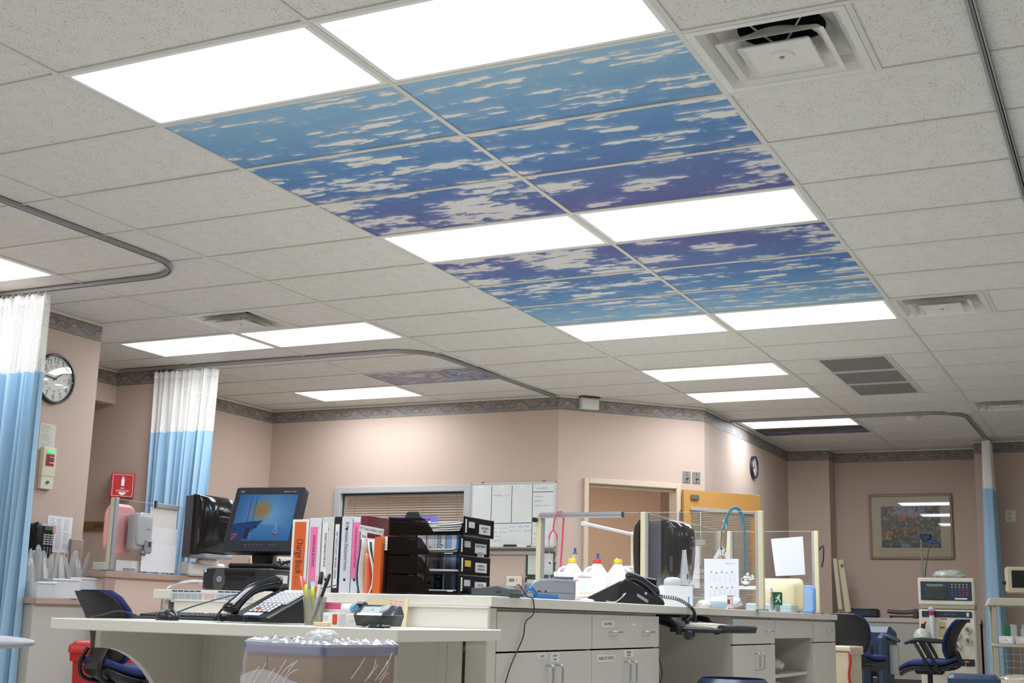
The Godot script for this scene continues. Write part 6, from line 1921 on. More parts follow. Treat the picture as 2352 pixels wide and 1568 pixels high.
	part(t2, "second_tube", S().tube(curve([Vector3(-0.06, -0.12, 0.02), Vector3(-0.045, -0.05, 0.024), Vector3(-0.01, 0.004, 0.016), Vector3(0.02, 0.01, -0.004), Vector3(0.04, -0.03, -0.016), Vector3(0.052, -0.09, -0.02)], 6), 0.0065, 8), tl)
	for s in [-1, 1]:
		part(t2, "ear_tube", S().tube(curve([Vector3(-0.055, -0.085, 0.02), Vector3(-0.058 + s * 0.014, -0.12, 0.02), Vector3(-0.062 + s * 0.016, -0.19, 0.02), Vector3(-0.066 + s * 0.016, -0.24, 0.02), Vector3(-0.074 + s * 0.008, -0.275, 0.024)], 4), 0.0042, 8), chrome)
		part(t2, "ear_tip", S().ball(Vector3(-0.074 + s * 0.008, -0.28, 0.024), Vector3(0.006, 0.007, 0.006), 1.0, 10, 6), mt("d8dade", 0.3))
	part(t2, "yoke", S().ball(Vector3(-0.052, -0.075, 0.02), Vector3(0.017, 0.02, 0.008), 1.0, 14, 8), chrome)
	# dispensers on the middle screen, back to back
	towel_dispenser("black towel dispenser on the glass screen beside the wooden door, facing right", Vector3(-2.936, 1.21, -8.25), 90)
	towel_dispenser("black towel dispenser back to back with the right facing one, half behind the cream post", Vector3(-2.944, 1.21, -8.25), -90, 0.13)
	var so := thing("soap_pump", "slim grey soap bottle with dark oval mark right of the towel dispenser", "soap dispenser", Vector3(-2.675, 0.99, -8.045), 40)
	so.scale = Vector3(0.8, 0.66, 0.8)
	part(so, "bottle", S().extrude(V2([-0.025, 0.0, 0.02, 0.0, 0.03, 0.03, 0.03, 0.12, 0.02, 0.2, 0.006, 0.36, -0.008, 0.36, -0.025, 0.14]), -0.03, 0.03, 0.006), mt("b9bbbe", 0.35))
	part(so, "mark", S().ball(Vector3(0.014, 0.1, 0.031), Vector3(0.008, 0.03, 0.003), 1.0, 12, 6), mt("3a3c44", 0.4))
	var tw := thing("hanging_towel", "white sheet hanging from a clip rail behind the towel dispenser", "paper", Vector3(-3.19, 1.2, -9.818), 0)
	card(tw, "sheet", 0.1, 0.34, mt("d8d6d8", 0.8), Vector3.ZERO)
	part(tw, "rail", bx(Vector3(0.02, 0.185, 0.004), Vector3(0.16, 0.04, 0.012), 0.002), mt("b4b6b4", 0.35, 0.5))
	part(tw, "green_strip", bx(Vector3(-0.058, 0.08, 0), Vector3(0.012, 0.2, 0.006), 0.001), mt("2f8a5c", 0.5))
	# sink fittings, valves, basin behind the screens
	var fa := thing("chrome_faucet", "chrome tap with horizontal pipe and down-turned spout behind the post", "faucet", Vector3(-2.46, 1.01, -8.72))
	part(fa, "pipe", S().tube([Vector3(-0.12, 0, 0), Vector3(0.15, 0, 0)] + arc(Vector3(0.15, -0.03, 0), Vector3(0, 0.03, 0), Vector3(0.03, 0, 0), 0.2, PI / 2, 5) + [Vector3(0.183, -0.06, 0)], 0.011, 10), chrome)
	part(fa, "nozzle", S().lathe([Vector2(0.0, -0.15), Vector2(0.012, -0.15), Vector2(0.016, -0.135), Vector2(0.016, -0.06), Vector2(0.0, -0.055)], 14, Vector3(0.185, 0, 0)), mt("9a9ca2", 0.3, 0.8))
	part(fa, "riser", S().cyl(Vector3(-0.1, -0.157, 0), Vector3(-0.1, 0.0, 0), 0.012, 12), chrome)
	var va := thing("gas_valve", "chrome twin valve with green topped knobs on the pipe", "valve", Vector3(-2.44, 1.06, -8.72))
	part(va, "body", S().ball(Vector3(-0.02, 0, 0), Vector3(0.035, 0.03, 0.03), 1.0, 16, 10), chrome)
	part(va, "stem", S().cyl(Vector3(-0.02, 0, 0), Vector3(0.035, 0.02, 0.02), 0.012, 10), chrome)
	for p in [[-0.005, 0.034, 0.0], [0.036, 0.022, 0.02]]:
		part(va, "knob", S().ball(Vector3(p[0], p[1], p[2]), Vector3(0.016, 0.016, 0.016), 1.0, 12, 8), chrome)
	part(va, "green_top", S().ball(Vector3(0.036, 0.036, 0.02), Vector3(0.012, 0.008, 0.012), 1.0, 12, 6), mt("2a7a5a", 0.4))
	part(va, "lower_pipe", S().cyl(Vector3(-0.02, -0.04, 0), Vector3(-0.02, 0, 0), 0.01, 10), chrome)
	var ba := thing("basin", "cream plastic basin turned on its side beside the blue tray behind glass", "basin", Vector3(-2.36, TOP, -9.3), -6)
	var r1 := []
	for e in [[0.15, 0.105, 0.0], [0.165, 0.12, 0.006], [0.16, 0.115, 0.012], [0.135, 0.095, -0.1], [0.125, 0.085, -0.108], [0.001, 0.001, -0.108]]:
		var ring := PackedVector3Array()
		for v in rrect(e[0] * 2, e[1] * 2, minf(0.04, e[1] * 0.8)):
			ring.append(Vector3(v.x, v.y + 0.122, -e[2]))
		rr_append(r1, ring)
	part(ba, "bowl", S().rings(r1, true, false), mt("dccfa6", 0.45))
	var tray := thing("blue_tray", "blue plastic tray standing on edge at the far screen post", "tray", Vector3(-2.22, TOP, -9.52), -30)
	part(tray, "tray", S().extrude(rrect(0.14, 0.2, 0.03), -0.012, 0.012, 0.006), mt("6f9ad0", 0.35)).position = Vector3(0, 0.1, 0)
	part(tray, "inner", S().extrude(rrect(0.11, 0.17, 0.02), 0.0121, 0.014, 0.0005), mt("8fb2de", 0.4)).position = Vector3(0, 0.1, 0)
	var box := thing("clear_tub", "clear plastic tub under the cream basin with pale blue packets", "tub", Vector3(-2.4, TOP, -9.18), -4)
	part(box, "tub", bx(Vector3(0, 0.03, 0), Vector3(0.34, 0.06, 0.16), 0.01), clear("cfe0e2", 0.5, 0.15))
	part(box, "liner", bx(Vector3(0.0, 0.012, 0), Vector3(0.3, 0.02, 0.13), 0.004), mt("a9cbe0", 0.5))
	var gs := thing("exit_card", "small green card with a white running figure standing by the tap", "sign", Vector3(-2.225, 0.895, -8.66), 28)
	part(gs, "card", S().extrude(rrect(0.062, 0.088, 0.008), 0, 0.004), mt("1f5a40", 0.4)).position = Vector3(0, 0.044, 0)
	var fig := S()
	fig.extrude(V2([-0.02, 0.02, -0.012, 0.02, 0.004, 0.042, 0.014, 0.02, 0.022, 0.02, 0.01, 0.05, 0.016, 0.07, 0.008, 0.074, -0.004, 0.056, -0.016, 0.05, -0.014, 0.044, -0.002, 0.048, -0.004, 0.042]), 0.004, 0.0048)
	part(gs, "figure", fig, mt("c8d8d0", 0.5))
	part(gs, "stand", bx(Vector3(0, -0.02, -0.004), Vector3(0.03, 0.044, 0.02), 0.003), mt("8f9296", 0.4, 0.5))
	for k in 2:
		solo("blue_wrap", S().ball(Vector3(0, 0.03, 0), Vector3(0.04, 0.032, 0.06), 0.6, 14, 8), mt("b4d0e4", 0.4), ["pale blue wrapped bundle at the far right end of the worktop", "pale blue wrapped bundle behind the far screen post"][k], "bundle", Vector3(-2.27 - 0.12 * k, TOP, -9.72 - 0.3 * k))
func rr_append(a: Array, r) -> void:
	a.append(r)

# ---------------------------------------------------------------- chairs and the left side of the room
func task_chair(label: String, at: Vector3, turn: float, arms: bool) -> Node3D:   # faces +z
	var o := thing("task_chair", label, "chair", at, turn, "blue and black task chairs")
	var blue := mt("2a356c", 0.85, 0, {"rim_enabled": true, "rim": 0.3})
	var blk := mt("151517", 0.5)
	# seat cushion with a waterfall front
	var rr := []
	var rs := []
	for i in 15:
		var f := i / 14.0
		var z := lerpf(-0.235, 0.25, f)
		var w := 0.235 * pow(maxf(0.0, 1.0 - pow(absf(2.0 * f - 1.0), 4.0) * 0.62), 0.5)
		var y := 0.485 + 0.05 * pow(maxf(0.0, 0.35 - f) / 0.35, 2.0) - 0.055 * pow(maxf(0.0, f - 0.72) / 0.28, 2.0)
		var h := 0.034 * (0.45 + 0.55 * sin(clampf(f * PI, 0.2, PI - 0.2)))
		var ring := PackedVector3Array()
		var r2 := PackedVector3Array()
		for k in 20:
			var a := TAU * k / 20
			var c := Vector2(signf(cos(a)) * pow(absf(cos(a)), 0.5), signf(sin(a)) * pow(absf(sin(a)), 0.7))
			ring.append(Vector3(c.x * w, y + c.y * h + 0.012 * c.x * c.x, z))
			r2.append(Vector3(c.x * w * 0.96, y - 0.034 + minf(0.0, c.y) * 0.03 + 0.012 * c.x * c.x, z * 0.97))
		rr.append(ring)
		rs.append(r2)
	part(o, "seat", S().rings(rr), blue)
	part(o, "seat_shell", S().rings(rs), blk)
	# back: curved pad in front of a black shell
	var prof := [[0.505, -0.235, 0.12], [0.545, -0.205, 0.16], [0.6, -0.19, 0.185], [0.66, -0.192, 0.2], [0.72, -0.21, 0.21], [0.78, -0.24, 0.21], [0.835, -0.28, 0.19], [0.865, -0.31, 0.14]]
	for lay in [["back_pad", 0.012, 0.022, 1.0, blue], ["back_shell", -0.026, 0.012, 1.02, blk]]:
		var r3 := []
		for p in prof:
			var ring := PackedVector3Array()
			for k in 24:
				var a := TAU * k / 24
				var cx := signf(cos(a)) * pow(absf(cos(a)), 0.45)
				ring.append(Vector3(cx * p[2] * lay[3], p[0] + (0.006 if lay[0] == "back_pad" else 0.0), p[1] + lay[1] - sin(a) * lay[2] + 0.055 * cx * cx))
			r3.append(ring)
		part(o, lay[0], S().rings(r3), lay[4])
	for s in [-1, 1]:
		part(o, "back_bar", S().tube(curve([Vector3(s * 0.1, 0.6, -0.225), Vector3(s * 0.11, 0.53, -0.255), Vector3(s * 0.1, 0.46, -0.235), Vector3(s * 0.07, 0.435, -0.12), Vector3(s * 0.05, 0.43, 0.0)], 5), 0.017, 8, 0.6), blk)
		if arms:
			part(o, "arm_pad", S().tube(curve([Vector3(s * 0.26, 0.675, -0.13), Vector3(s * 0.265, 0.682, 0.0), Vector3(s * 0.265, 0.685, 0.1), Vector3(s * 0.262, 0.655, 0.18)], 5), [0.022, 0.025, 0.027, 0.028, 0.029, 0.03, 0.03, 0.03, 0.03, 0.03, 0.03, 0.029, 0.028, 0.026, 0.024, 0.022], 10, 0.6), blk)
			for z in [0.03, 0.1]:
				part(o, "arm_strut", S().tube(curve([Vector3(s * 0.262, 0.67, z), Vector3(s * 0.268, 0.57, z - 0.055), Vector3(s * 0.24, 0.45, z - 0.11), Vector3(s * 0.15, 0.425, z - 0.12)], 5), 0.015, 8), blk)
	part(o, "mechanism", bx(Vector3(0, 0.42, 0), Vector3(0.18, 0.05, 0.24), 0.015), blk)
	part(o, "column", S().lathe([Vector2(0.0, 0.1), Vector2(0.034, 0.1), Vector2(0.034, 0.26), Vector2(0.022, 0.262), Vector2(0.022, 0.41), Vector2(0.0, 0.41)], 16), blk)
	for k in 5:
		var a := TAU * k / 5 + 0.3
		var d := Vector3(cos(a), 0, sin(a))
		part(o, "base_leg", S().tube([Vector3(0, 0.115, 0), d * 0.14 + Vector3(0, 0.11, 0), d * 0.3 + Vector3(0, 0.075, 0)], [0.03, 0.026, 0.016], 8), blk)
		var t := d.cross(Vector3.UP)
		part(o, "caster", S().cyl(d * 0.3 + Vector3(0, 0.03, 0) - t * 0.018, d * 0.3 + Vector3(0, 0.03, 0) + t * 0.018, 0.03, 14), blk)
	return o
func left_side() -> void:
	var rng := RandomNumberGenerator.new()
	rng.seed = 31
	task_chair("blue and black task chair behind the left end of the lower desk", Vector3(-4.43, -0.02, -4.98), 158, true)
	# biohazard bin
	var bb := thing("biohazard_bin", "red step bin with orange biohazard label against the left counter", "bin", Vector3(-5.5, 0, -5.92), 24)
	var red := mt("b21c18", 0.4)
	var tb := S()
	var q4 := func(w: float, d: float, y: float) -> PackedVector3Array:
		var p := PackedVector3Array()
		for v in rrect(w, d, 0.025, 3):
			p.append(Vector3(v.x, y, -v.y))
		return p
	tb.rings([q4.call(0.3, 0.26, 0.0), q4.call(0.34, 0.3, 0.47)])
	part(bb, "tub", tb, red)
	part(bb, "rim", S().rings([q4.call(0.365, 0.325, 0.46), q4.call(0.37, 0.33, 0.505)]), red)
	part(bb, "lid", S().rings([q4.call(0.385, 0.345, 0.507), q4.call(0.385, 0.345, 0.545), q4.call(0.33, 0.28, 0.575)]), mt("c02a24", 0.35))
	var lb := card(bb, "label", 0.2, 0.24, mt("f2561a", 0.55), Vector3(0.0, 0.26, 0.146), Vector3(-2.4, 0, 0))
	txt(lb, "BIOHAZARD", 0.022, ink, Vector3(0, 0.098, 0.0004))
	for k in 3:
		var a := TAU * k / 3 + PI / 2
		var c := Vector3(cos(a), sin(a), 0) * 0.036 + Vector3(0, -0.01, 0.001)
		var rg := S()
		rg.tube(arc(c, Vector3(0.038, 0, 0), Vector3(0, 0.038, 0), a + 0.55 - PI * 0, a + TAU - 0.55, 20), 0.005, 6, 0.2)
		part(lb, "biohazard_ring", rg, ink)
	part(lb, "biohazard_ring", S().tube(arc(Vector3(0, -0.01, 0.001), Vector3(0.034, 0, 0), Vector3(0, 0.034, 0), 0, TAU, 24), 0.004, 6, 0.2), ink)
	part(bb, "pedal", bx(Vector3(0, 0.02, 0.16), Vector3(0.12, 0.02, 0.06), 0.004), mt("1c1c1e", 0.5))
	# counter under the wall phone
	var ct := thing("left_counter", "left wall counter with mauve edge and plain beige front below the wall phone", "counter")
	part(ct, "top", bx(Vector3(-6.76, 0.797, -6.52), Vector3(0.61, 0.04, 0.56), 0.003), mt("ab9286", 0.5))
	part(ct, "front", bx(Vector3(-6.5, 0.388, -6.52), Vector3(0.02, 0.776, 0.54)), mt("b5b0a6", 0.5))
	part(ct, "body", bx(Vector3(-6.78, 0.388, -6.52), Vector3(0.54, 0.77, 0.52)), mt("b5b0a6", 0.5))
	var wing := thing("counter_wing", "narrow mauve corner guard on the wall end behind the left counter", "panel", Vector3(-7.062, 0.818, -7.155))
	part(wing, "panel", bx(Vector3(0.0, 0.215, 0), Vector3(0.024, 0.43, 0.125), 0.003), mt("a8968b", 0.6))
	for k in 3:
		var w: float = [0.22, 0.3, 0.34][k]
		var bn := thing("supply_bin", ["small translucent tub on the left counter beside the curtain", "white plastic bin of wrapped syringes on the left counter, middle one", "white plastic bin with raised corner at the far end of the left counter"][k], "bin", [Vector3(-6.6, 0.817, -6.36), Vector3(-6.58, 0.817, -6.53), Vector3(-6.62, 0.817, -6.8)][k], 78 - k * 6)
		var m: Material = clear("dfe2e4", 0.6, 0.3) if k == 0 else mt("d6d6d8", 0.4)
		var h: float = [0.1, 0.125, 0.14][k]
		var ww: float = [0.13, 0.19, 0.27][k]
		var g := S()
		g.box(Vector3(0, 0.004, 0), Vector3(ww, 0.006, 0.24))
		for s in [-1, 1]:
			g.box(Vector3(s * ww / 2, h / 2, 0), Vector3(0.006, h, 0.24), 0.001)
			g.box(Vector3(0, h / 2, s * 0.12), Vector3(ww, h, 0.006), 0.001)
		part(bn, "tub", g, m)
		part(bn, "lip", bx(Vector3(0, h - 0.004, 0.128), Vector3(ww + 0.012, 0.012, 0.014), 0.003), mt("e2e2e4", 0.4))
		if k == 2:
			part(bn, "corner_lid", bx(Vector3(ww / 2 - 0.01, h + 0.014, 0.1), Vector3(0.05, 0.05, 0.05), 0.006), mt("e0e0e0", 0.4))
	for k in 16:
		var s := S()
		var l := rng.randf_range(0.11, 0.17)
		s.ball(Vector3.ZERO, Vector3(0.024, l, 0.007), 0.7, 10, 8)
		s.cyl(Vector3(0, -l * 0.6, 0), Vector3(0, l * 0.5, 0), 0.008, 8)
		var o := solo("wrapped_syringe", s, clear("d4d6d4", 0.4, 0.1), "clear wrapped syringe standing among many in the bins on the left counter", "syringe", Vector3(-6.7 + rng.randf_range(-0.03, 0.08), 0.96 + rng.randf_range(0, 0.05), -6.33 - k * 0.034), rng.randf_range(40, 120), "wrapped syringes in the left counter bins")
		o.rotation_degrees.z = rng.randf_range(-14, 14)
		o.rotation_degrees.x = rng.randf_range(-14, 10)
	# half wall with mauve cap, its glass and what hangs there
	var hw := thing("half_wall", "beige half wall with mauve cap left of the computer", "half wall")
	part(hw, "body", bx(Vector3(-6.48, 0.485, -8.25), Vector3(0.13, 0.97, 2.9)), mt("cbb3a6", 0.7))
	part(hw, "corner_guard", bx(Vector3(-6.41, 0.485, -6.83), Vector3(0.02, 0.97, 0.1), 0.003), mt("a58c80", 0.5))
	part(hw, "cap", bx(Vector3(-6.48, 0.988, -8.25), Vector3(0.19, 0.042, 2.96), 0.004), mt("a98f82", 0.5))
	var gl := clear("e6efec", 0.008, 0.02)
	var sc := thing("glass_screen", "clear glass screen on the half wall beside the red sign", "glass screen")
	screen_post(sc, -6.43, -6.83, 1.01, 1.515, 1.0)
	part(sc, "pane", bx(Vector3(-6.43, 1.26, -7.6), Vector3(0.006, 0.5, 1.5)), gl)
	part(sc, "pane_edge", bx(Vector3(-6.43, 1.509, -7.6), Vector3(0.0062, 0.004, 1.5)), clear("dbe8e2", 0.35, 0.1))
	part(sc, "clamp", bx(Vector3(-6.425, 1.02, -7.49), Vector3(0.03, 0.05, 0.03), 0.003), mt("7a9a90", 0.3))
	part(sc, "edge_strip", bx(Vector3(-6.42, 1.12, -7.49), Vector3(0.012, 0.2, 0.008), 0.001), clear("a8c8bc", 0.5, 0.1))
	var pb := thing("pink_basin", "pink plastic basin hung behind the soap dispenser on the glass", "basin", Vector3(-6.445, 1.3, -6.95), 90)
	part(pb, "basin", S().extrude(rrect(0.3, 0.36, 0.09), -0.05, 0.0, 0.02), mt("e0a0a0", 0.5))
	var sd := thing("soap_dispenser", "grey soap dispenser with push lever on the left glass screen", "soap dispenser", Vector3(-6.42, 1.29, -7.04), 90)
	var gm := mt("a2a3a6", 0.3, 0.1)
	part(sd, "body", bx(Vector3(0, 0.0, 0.045), Vector3(0.16, 0.26, 0.085), 0.014), gm)
	part(sd, "cover", S().ball(Vector3(0, 0.02, 0.085), Vector3(0.076, 0.115, 0.025), 0.4, 20, 10), mt("acadb0", 0.25, 0.1))
	part(sd, "lever", bx(Vector3(0.035, -0.1, 0.108), Vector3(0.075, 0.1, 0.03), 0.012), mt("8f9094", 0.3, 0.1))
	part(sd, "window", bx(Vector3(0.035, -0.085, 0.1245), Vector3(0.022, 0.035, 0.003), 0.001), mt("3a3c42", 0.3))
	txt(sd, "Steris", 0.013, mt("84868a", 0.4), Vector3(0.03, 0.02, 0.111))
	part(sd, "nozzle", bx(Vector3(0.03, -0.155, 0.075), Vector3(0.03, 0.02, 0.03), 0.004), mt("85868a", 0.4))
	var pr := thing("paper_sheets", "three long white paper sheets hung from a metal clip on the left glass screen", "paper", Vector3(-6.405, 1.25, -7.34), 90)
	for k in 3:
		var e: Array = [[-0.02, 0.06, 0.29, 0.34], [-0.04, -0.06, 0.34, 0.3], [-0.05, -0.13, 0.36, 0.2]][k]
		part(pr, "sheet", bx(Vector3(e[0], e[1], 0.006 * k), Vector3(e[2], e[3], 0.001)), mt(["d2cec8", "d8d6d4", "d9d9da"][k], 0.75))
	part(pr, "clip", bx(Vector3(0.0, 0.245, 0.01), Vector3(0.26, 0.035, 0.016), 0.003), mt("a9a8a4", 0.35, 0.5))
	part(pr, "clip_end", bx(Vector3(-0.128, 0.252, 0.012), Vector3(0.014, 0.05, 0.02), 0.002), mt("2f3a48", 0.4))
	towel_dispenser("shiny black towel dispenser on the left glass screen beside the monitor", Vector3(-6.425, 1.372, -7.74), 90).scale = Vector3(1.15, 1.06, 1)
	solo("cap_box", bx(Vector3(0, 0.03, 0), Vector3(0.34, 0.06, 0.12), 0.006), mt("c9c4bc", 0.5), "pale flat box on the mauve cap behind the cream post", "box", Vector3(-6.5, 1.01, -6.98), 90)
	var cd := thing("glove_carton", "white carton with grey slot on the mauve cap below the soap dispenser", "box", Vector3(-6.44, 1.01, -7.02), 90)
	part(cd, "carton", bx(Vector3(0, 0.04, 0), Vector3(0.26, 0.08, 0.05), 0.004), mt("d2d0cc", 0.5))
	part(cd, "slot", bx(Vector3(0.0, 0.018, 0.0255), Vector3(0.12, 0.018, 0.003), 0.001), mt("8b9096", 0.5))
	var tr := thing("white_tray", "white plastic tray on the mauve cap under the black towel dispenser", "tray", Vector3(-6.4, 1.01, -7.8), 90)
	part(tr, "tray", bx(Vector3(0, 0.05, 0), Vector3(0.42, 0.1, 0.1), 0.015), mt("d4d2ce", 0.45))
	part(tr, "towel", S().ball(Vector3(0.02, 0.11, 0.02), Vector3(0.12, 0.025, 0.04), 0.8, 16, 8), mt("dcdbd8", 0.7))
	# hand basin in front of the half wall
	var sk := thing("sink_counter", "low beige sink counter against the half wall with a chrome gooseneck tap", "sink")
	part(sk, "top", bx(Vector3(-6.05, 0.70, -7.9), Vector3(0.72, 0.035, 1.9), 0.003), mt("b49d90", 0.45))
	part(sk, "front", bx(Vector3(-6.07, 0.34, -7.9), Vector3(0.66, 0.68, 1.86)), mt("bfb0a4", 0.5))
	part(sk, "faucet", S().tube(curve([Vector3(-6.12, 0.71, -7.06), Vector3(-6.12, 0.86, -7.06), Vector3(-6.08, 0.925, -7.1), Vector3(-5.99, 0.955, -7.18), Vector3(-5.94, 0.955, -7.22)], 6), 0.011, 10), chrome)
	part(sk, "aerator", S().cyl(Vector3(-5.945, 0.955, -7.215), Vector3(-5.915, 0.945, -7.24), 0.016, 12), chrome)
	var cb := thing("clear_organizer", "clear plastic box with a white label left of the counter end", "box", Vector3(-5.88, 0.7175, -6.99), 40)
	part(cb, "box", bx(Vector3(0, 0.06, 0), Vector3(0.2, 0.12, 0.1), 0.012), clear("e4d8d4", 0.3, 0.1))
	card(cb, "label", 0.11, 0.032, mt("e4e4e2", 0.6), Vector3(0.035, 0.088, 0.0515))
	# tray table end by the curtain
	var at := thing("padded_rest", "pale grey padded armrest on black brackets at the left edge", "armrest", Vector3(-3.92, 0, -3.58), 26)
	part(at, "pad", S().ball(Vector3(-0.13, 0.635, 0), Vector3(0.3, 0.027, 0.1), 0.8, 28, 10, 0.8), mt("aaa8ae", 0.5))
	for k in 2:
		part(at, "bracket", S().tube(curve([Vector3(-0.02 - k * 0.06, 0.612, 0.0), Vector3(-0.06 - k * 0.06, 0.57, 0.0), Vector3(-0.1 - k * 0.05, 0.53, 0)], 3), 0.009, 6), blackp)
	part(at, "column", S().tube([Vector3(-0.11, 0.57, 0), Vector3(-0.16, 0.5, 0), Vector3(-0.2, 0.02, 0)], 0.02, 8), blackp)
	part(at, "foot", bx(Vector3(-0.2, 0.012, 0), Vector3(0.4, 0.024, 0.3), 0.006), blackp)
	# waste bin in front of the desk
	var wb := thing("waste_bin", "brown wood grain waste bin with clear liner folded over its rim", "waste bin", Vector3(-1.9, 0, -2.78), -12)
	wb.position = Vector3(-1.87, 0.0, -2.76)
	wb.rotation_degrees.y = -10
	wb.scale = Vector3(0.9, 1.0, 0.9)
	var hw2 := 0.145
	part(wb, "panel", bx(Vector3(0, 0.34, hw2 - 0.006), Vector3(0.29, 0.68, 0.012), 0.002), T.bin)
	part(wb, "panel", bx(Vector3(0, 0.34, -hw2 + 0.006), Vector3(0.29, 0.68, 0.012), 0.002), T.bin)
	for s in [-1, 1]:
		var e := part(wb, "panel", bx(Vector3(0, 0.34, 0), Vector3(0.266, 0.68, 0.012), 0.002), T.bin)
		e.position = Vector3(s * (hw2 - 0.006), 0, 0)
		e.rotation_degrees.y = 90
	part(wb, "bottom", bx(Vector3(0, 0.02, 0), Vector3(0.266, 0.02, 0.266)), T.bin)
	var rim := S()
	for s in [-1, 1]:
		rim.box(Vector3(0, 0.69, s * 0.146), Vector3(0.304, 0.026, 0.014), 0.005)
		rim.box(Vector3(s * 0.146, 0.69, 0), Vector3(0.014, 0.026, 0.278), 0.005)
	part(wb, "rim", rim, mt("6c6c86", 0.4))
	part(wb, "panel_joint", bx(Vector3(-0.062, 0.34, hw2 + 0.0005), Vector3(0.003, 0.66, 0.001)), mt("4a3a28", 0.7))
	var nz := FastNoiseLite.new()
	nz.seed = 9
	nz.frequency = 9.0
	var rows := []
	var rows2 := []
	for i in 15:
		var f := i / 14.0
		var row := PackedVector3Array()
		for j in 97:
			var t := j / 96.0 * 4.0
			var si := int(t) % 4
			var u := (t - int(t)) * 2.0 - 1.0
			var b := 0.158 + 0.006 * sin(f * PI)
			var p: Vector3 = [Vector3(u, 0, 1), Vector3(1, 0, -u), Vector3(-u, 0, -1), Vector3(-1, 0, u)][si] * b
			p *= 1.0 - 0.08 * pow(absf(u), 8.0)
			var hem := 0.565 + 0.02 * sin(t * 2.1 + 0.6) + 0.012 * sin(t * 5.0)
			var ww := nz.get_noise_2d(t * 0.9 + f * 0.35, f * 0.4) * 0.008 + absf(nz.get_noise_2d(t * 0.4 - f * 0.5 + 7.0, f * 0.9)) * 0.01
			row.append(Vector3(p.x, lerpf(hem, 0.703, f), p.z) * Vector3(1.0 + ww, 1, 1.0 + ww))
		rows.append(row)
	part(wb, "liner", S().sheet(rows), clear("e6e6ea", 0.15, 0.08))
	for i in 6:                         # the doubled hem band
		var row := PackedVector3Array()
		for j in 97:
			var v: Vector3 = rows[int(i * 1.0)][j]
			row.append(v * Vector3(1.025, 1, 1.025) + Vector3(0, 0.006 * sin(j * 0.35 + i), 0))
		rows2.append(row)
	part(wb, "liner_hem", S().sheet(rows2), clear("e9e9ee", 0.3, 0.12))
	for k in 7:
		var a := Vector3(rng.randf_range(-0.14, 0.06), rng.randf_range(0.6, 0.635), 0.1665)
		part(wb, "liner_crease", S().tube(curve([a, a + Vector3(0.03, 0.03, 0.003), a + Vector3(rng.randf_range(0.03, 0.06), rng.randf_range(0.04, 0.055), 0.0)], 4), 0.0012, 5), clear("ffffff", 0.3, 0.2))
		var c := Vector3(0.1665, rng.randf_range(0.6, 0.635), rng.randf_range(-0.08, 0.12))
		part(wb, "liner_crease", S().tube(curve([c, c + Vector3(0.003, 0.03, -0.03), c + Vector3(0.0, rng.randf_range(0.03, 0.055), -rng.randf_range(0.03, 0.06))], 4), 0.0012, 5), clear("ffffff", 0.3, 0.2))
	var ruf := S()
	var rr := []
	for i in 5:
		var row := PackedVector3Array()
		for j in 97:
			var t := j / 96.0 * 4.0
			var si := int(t) % 4
			var u := (t - int(t)) * 2.0 - 1.0
			var p: Vector3 = [Vector3(u, 0, 1), Vector3(1, 0, -u), Vector3(-u, 0, -1), Vector3(-1, 0, u)][si] * lerpf(0.152, 0.11, i / 4.0)
			row.append(Vector3(p.x, 0.704 + 0.016 * sin(i / 4.0 * PI) * (0.5 + nz.get_noise_2d(t * 2.0, i * 0.3)) - (0.05 if i == 4 else 0.0), p.z))
		rr.append(row)
	part(wb, "liner_top", ruf.sheet(rr), clear("eeeef2", 0.3, 0.12))
	part(wb, "liner_tuft", crumple(Vector3(0.02, 0.715, 0.02), Vector3(0.07, 0.03, 0.06), 71), clear("f0f0f2", 0.45, 0.1))
	var fl := card(wb, "flyer", 0.12, 0.09, mt("e8e6e8", 0.6), Vector3(-0.055, 0.52, 0.1463), Vector3(0, 0, -8))
	txt(fl, "EMPTY", 0.022, mt("b8305a", 0.6), Vector3(-0.01, 0.022, 0.0004))

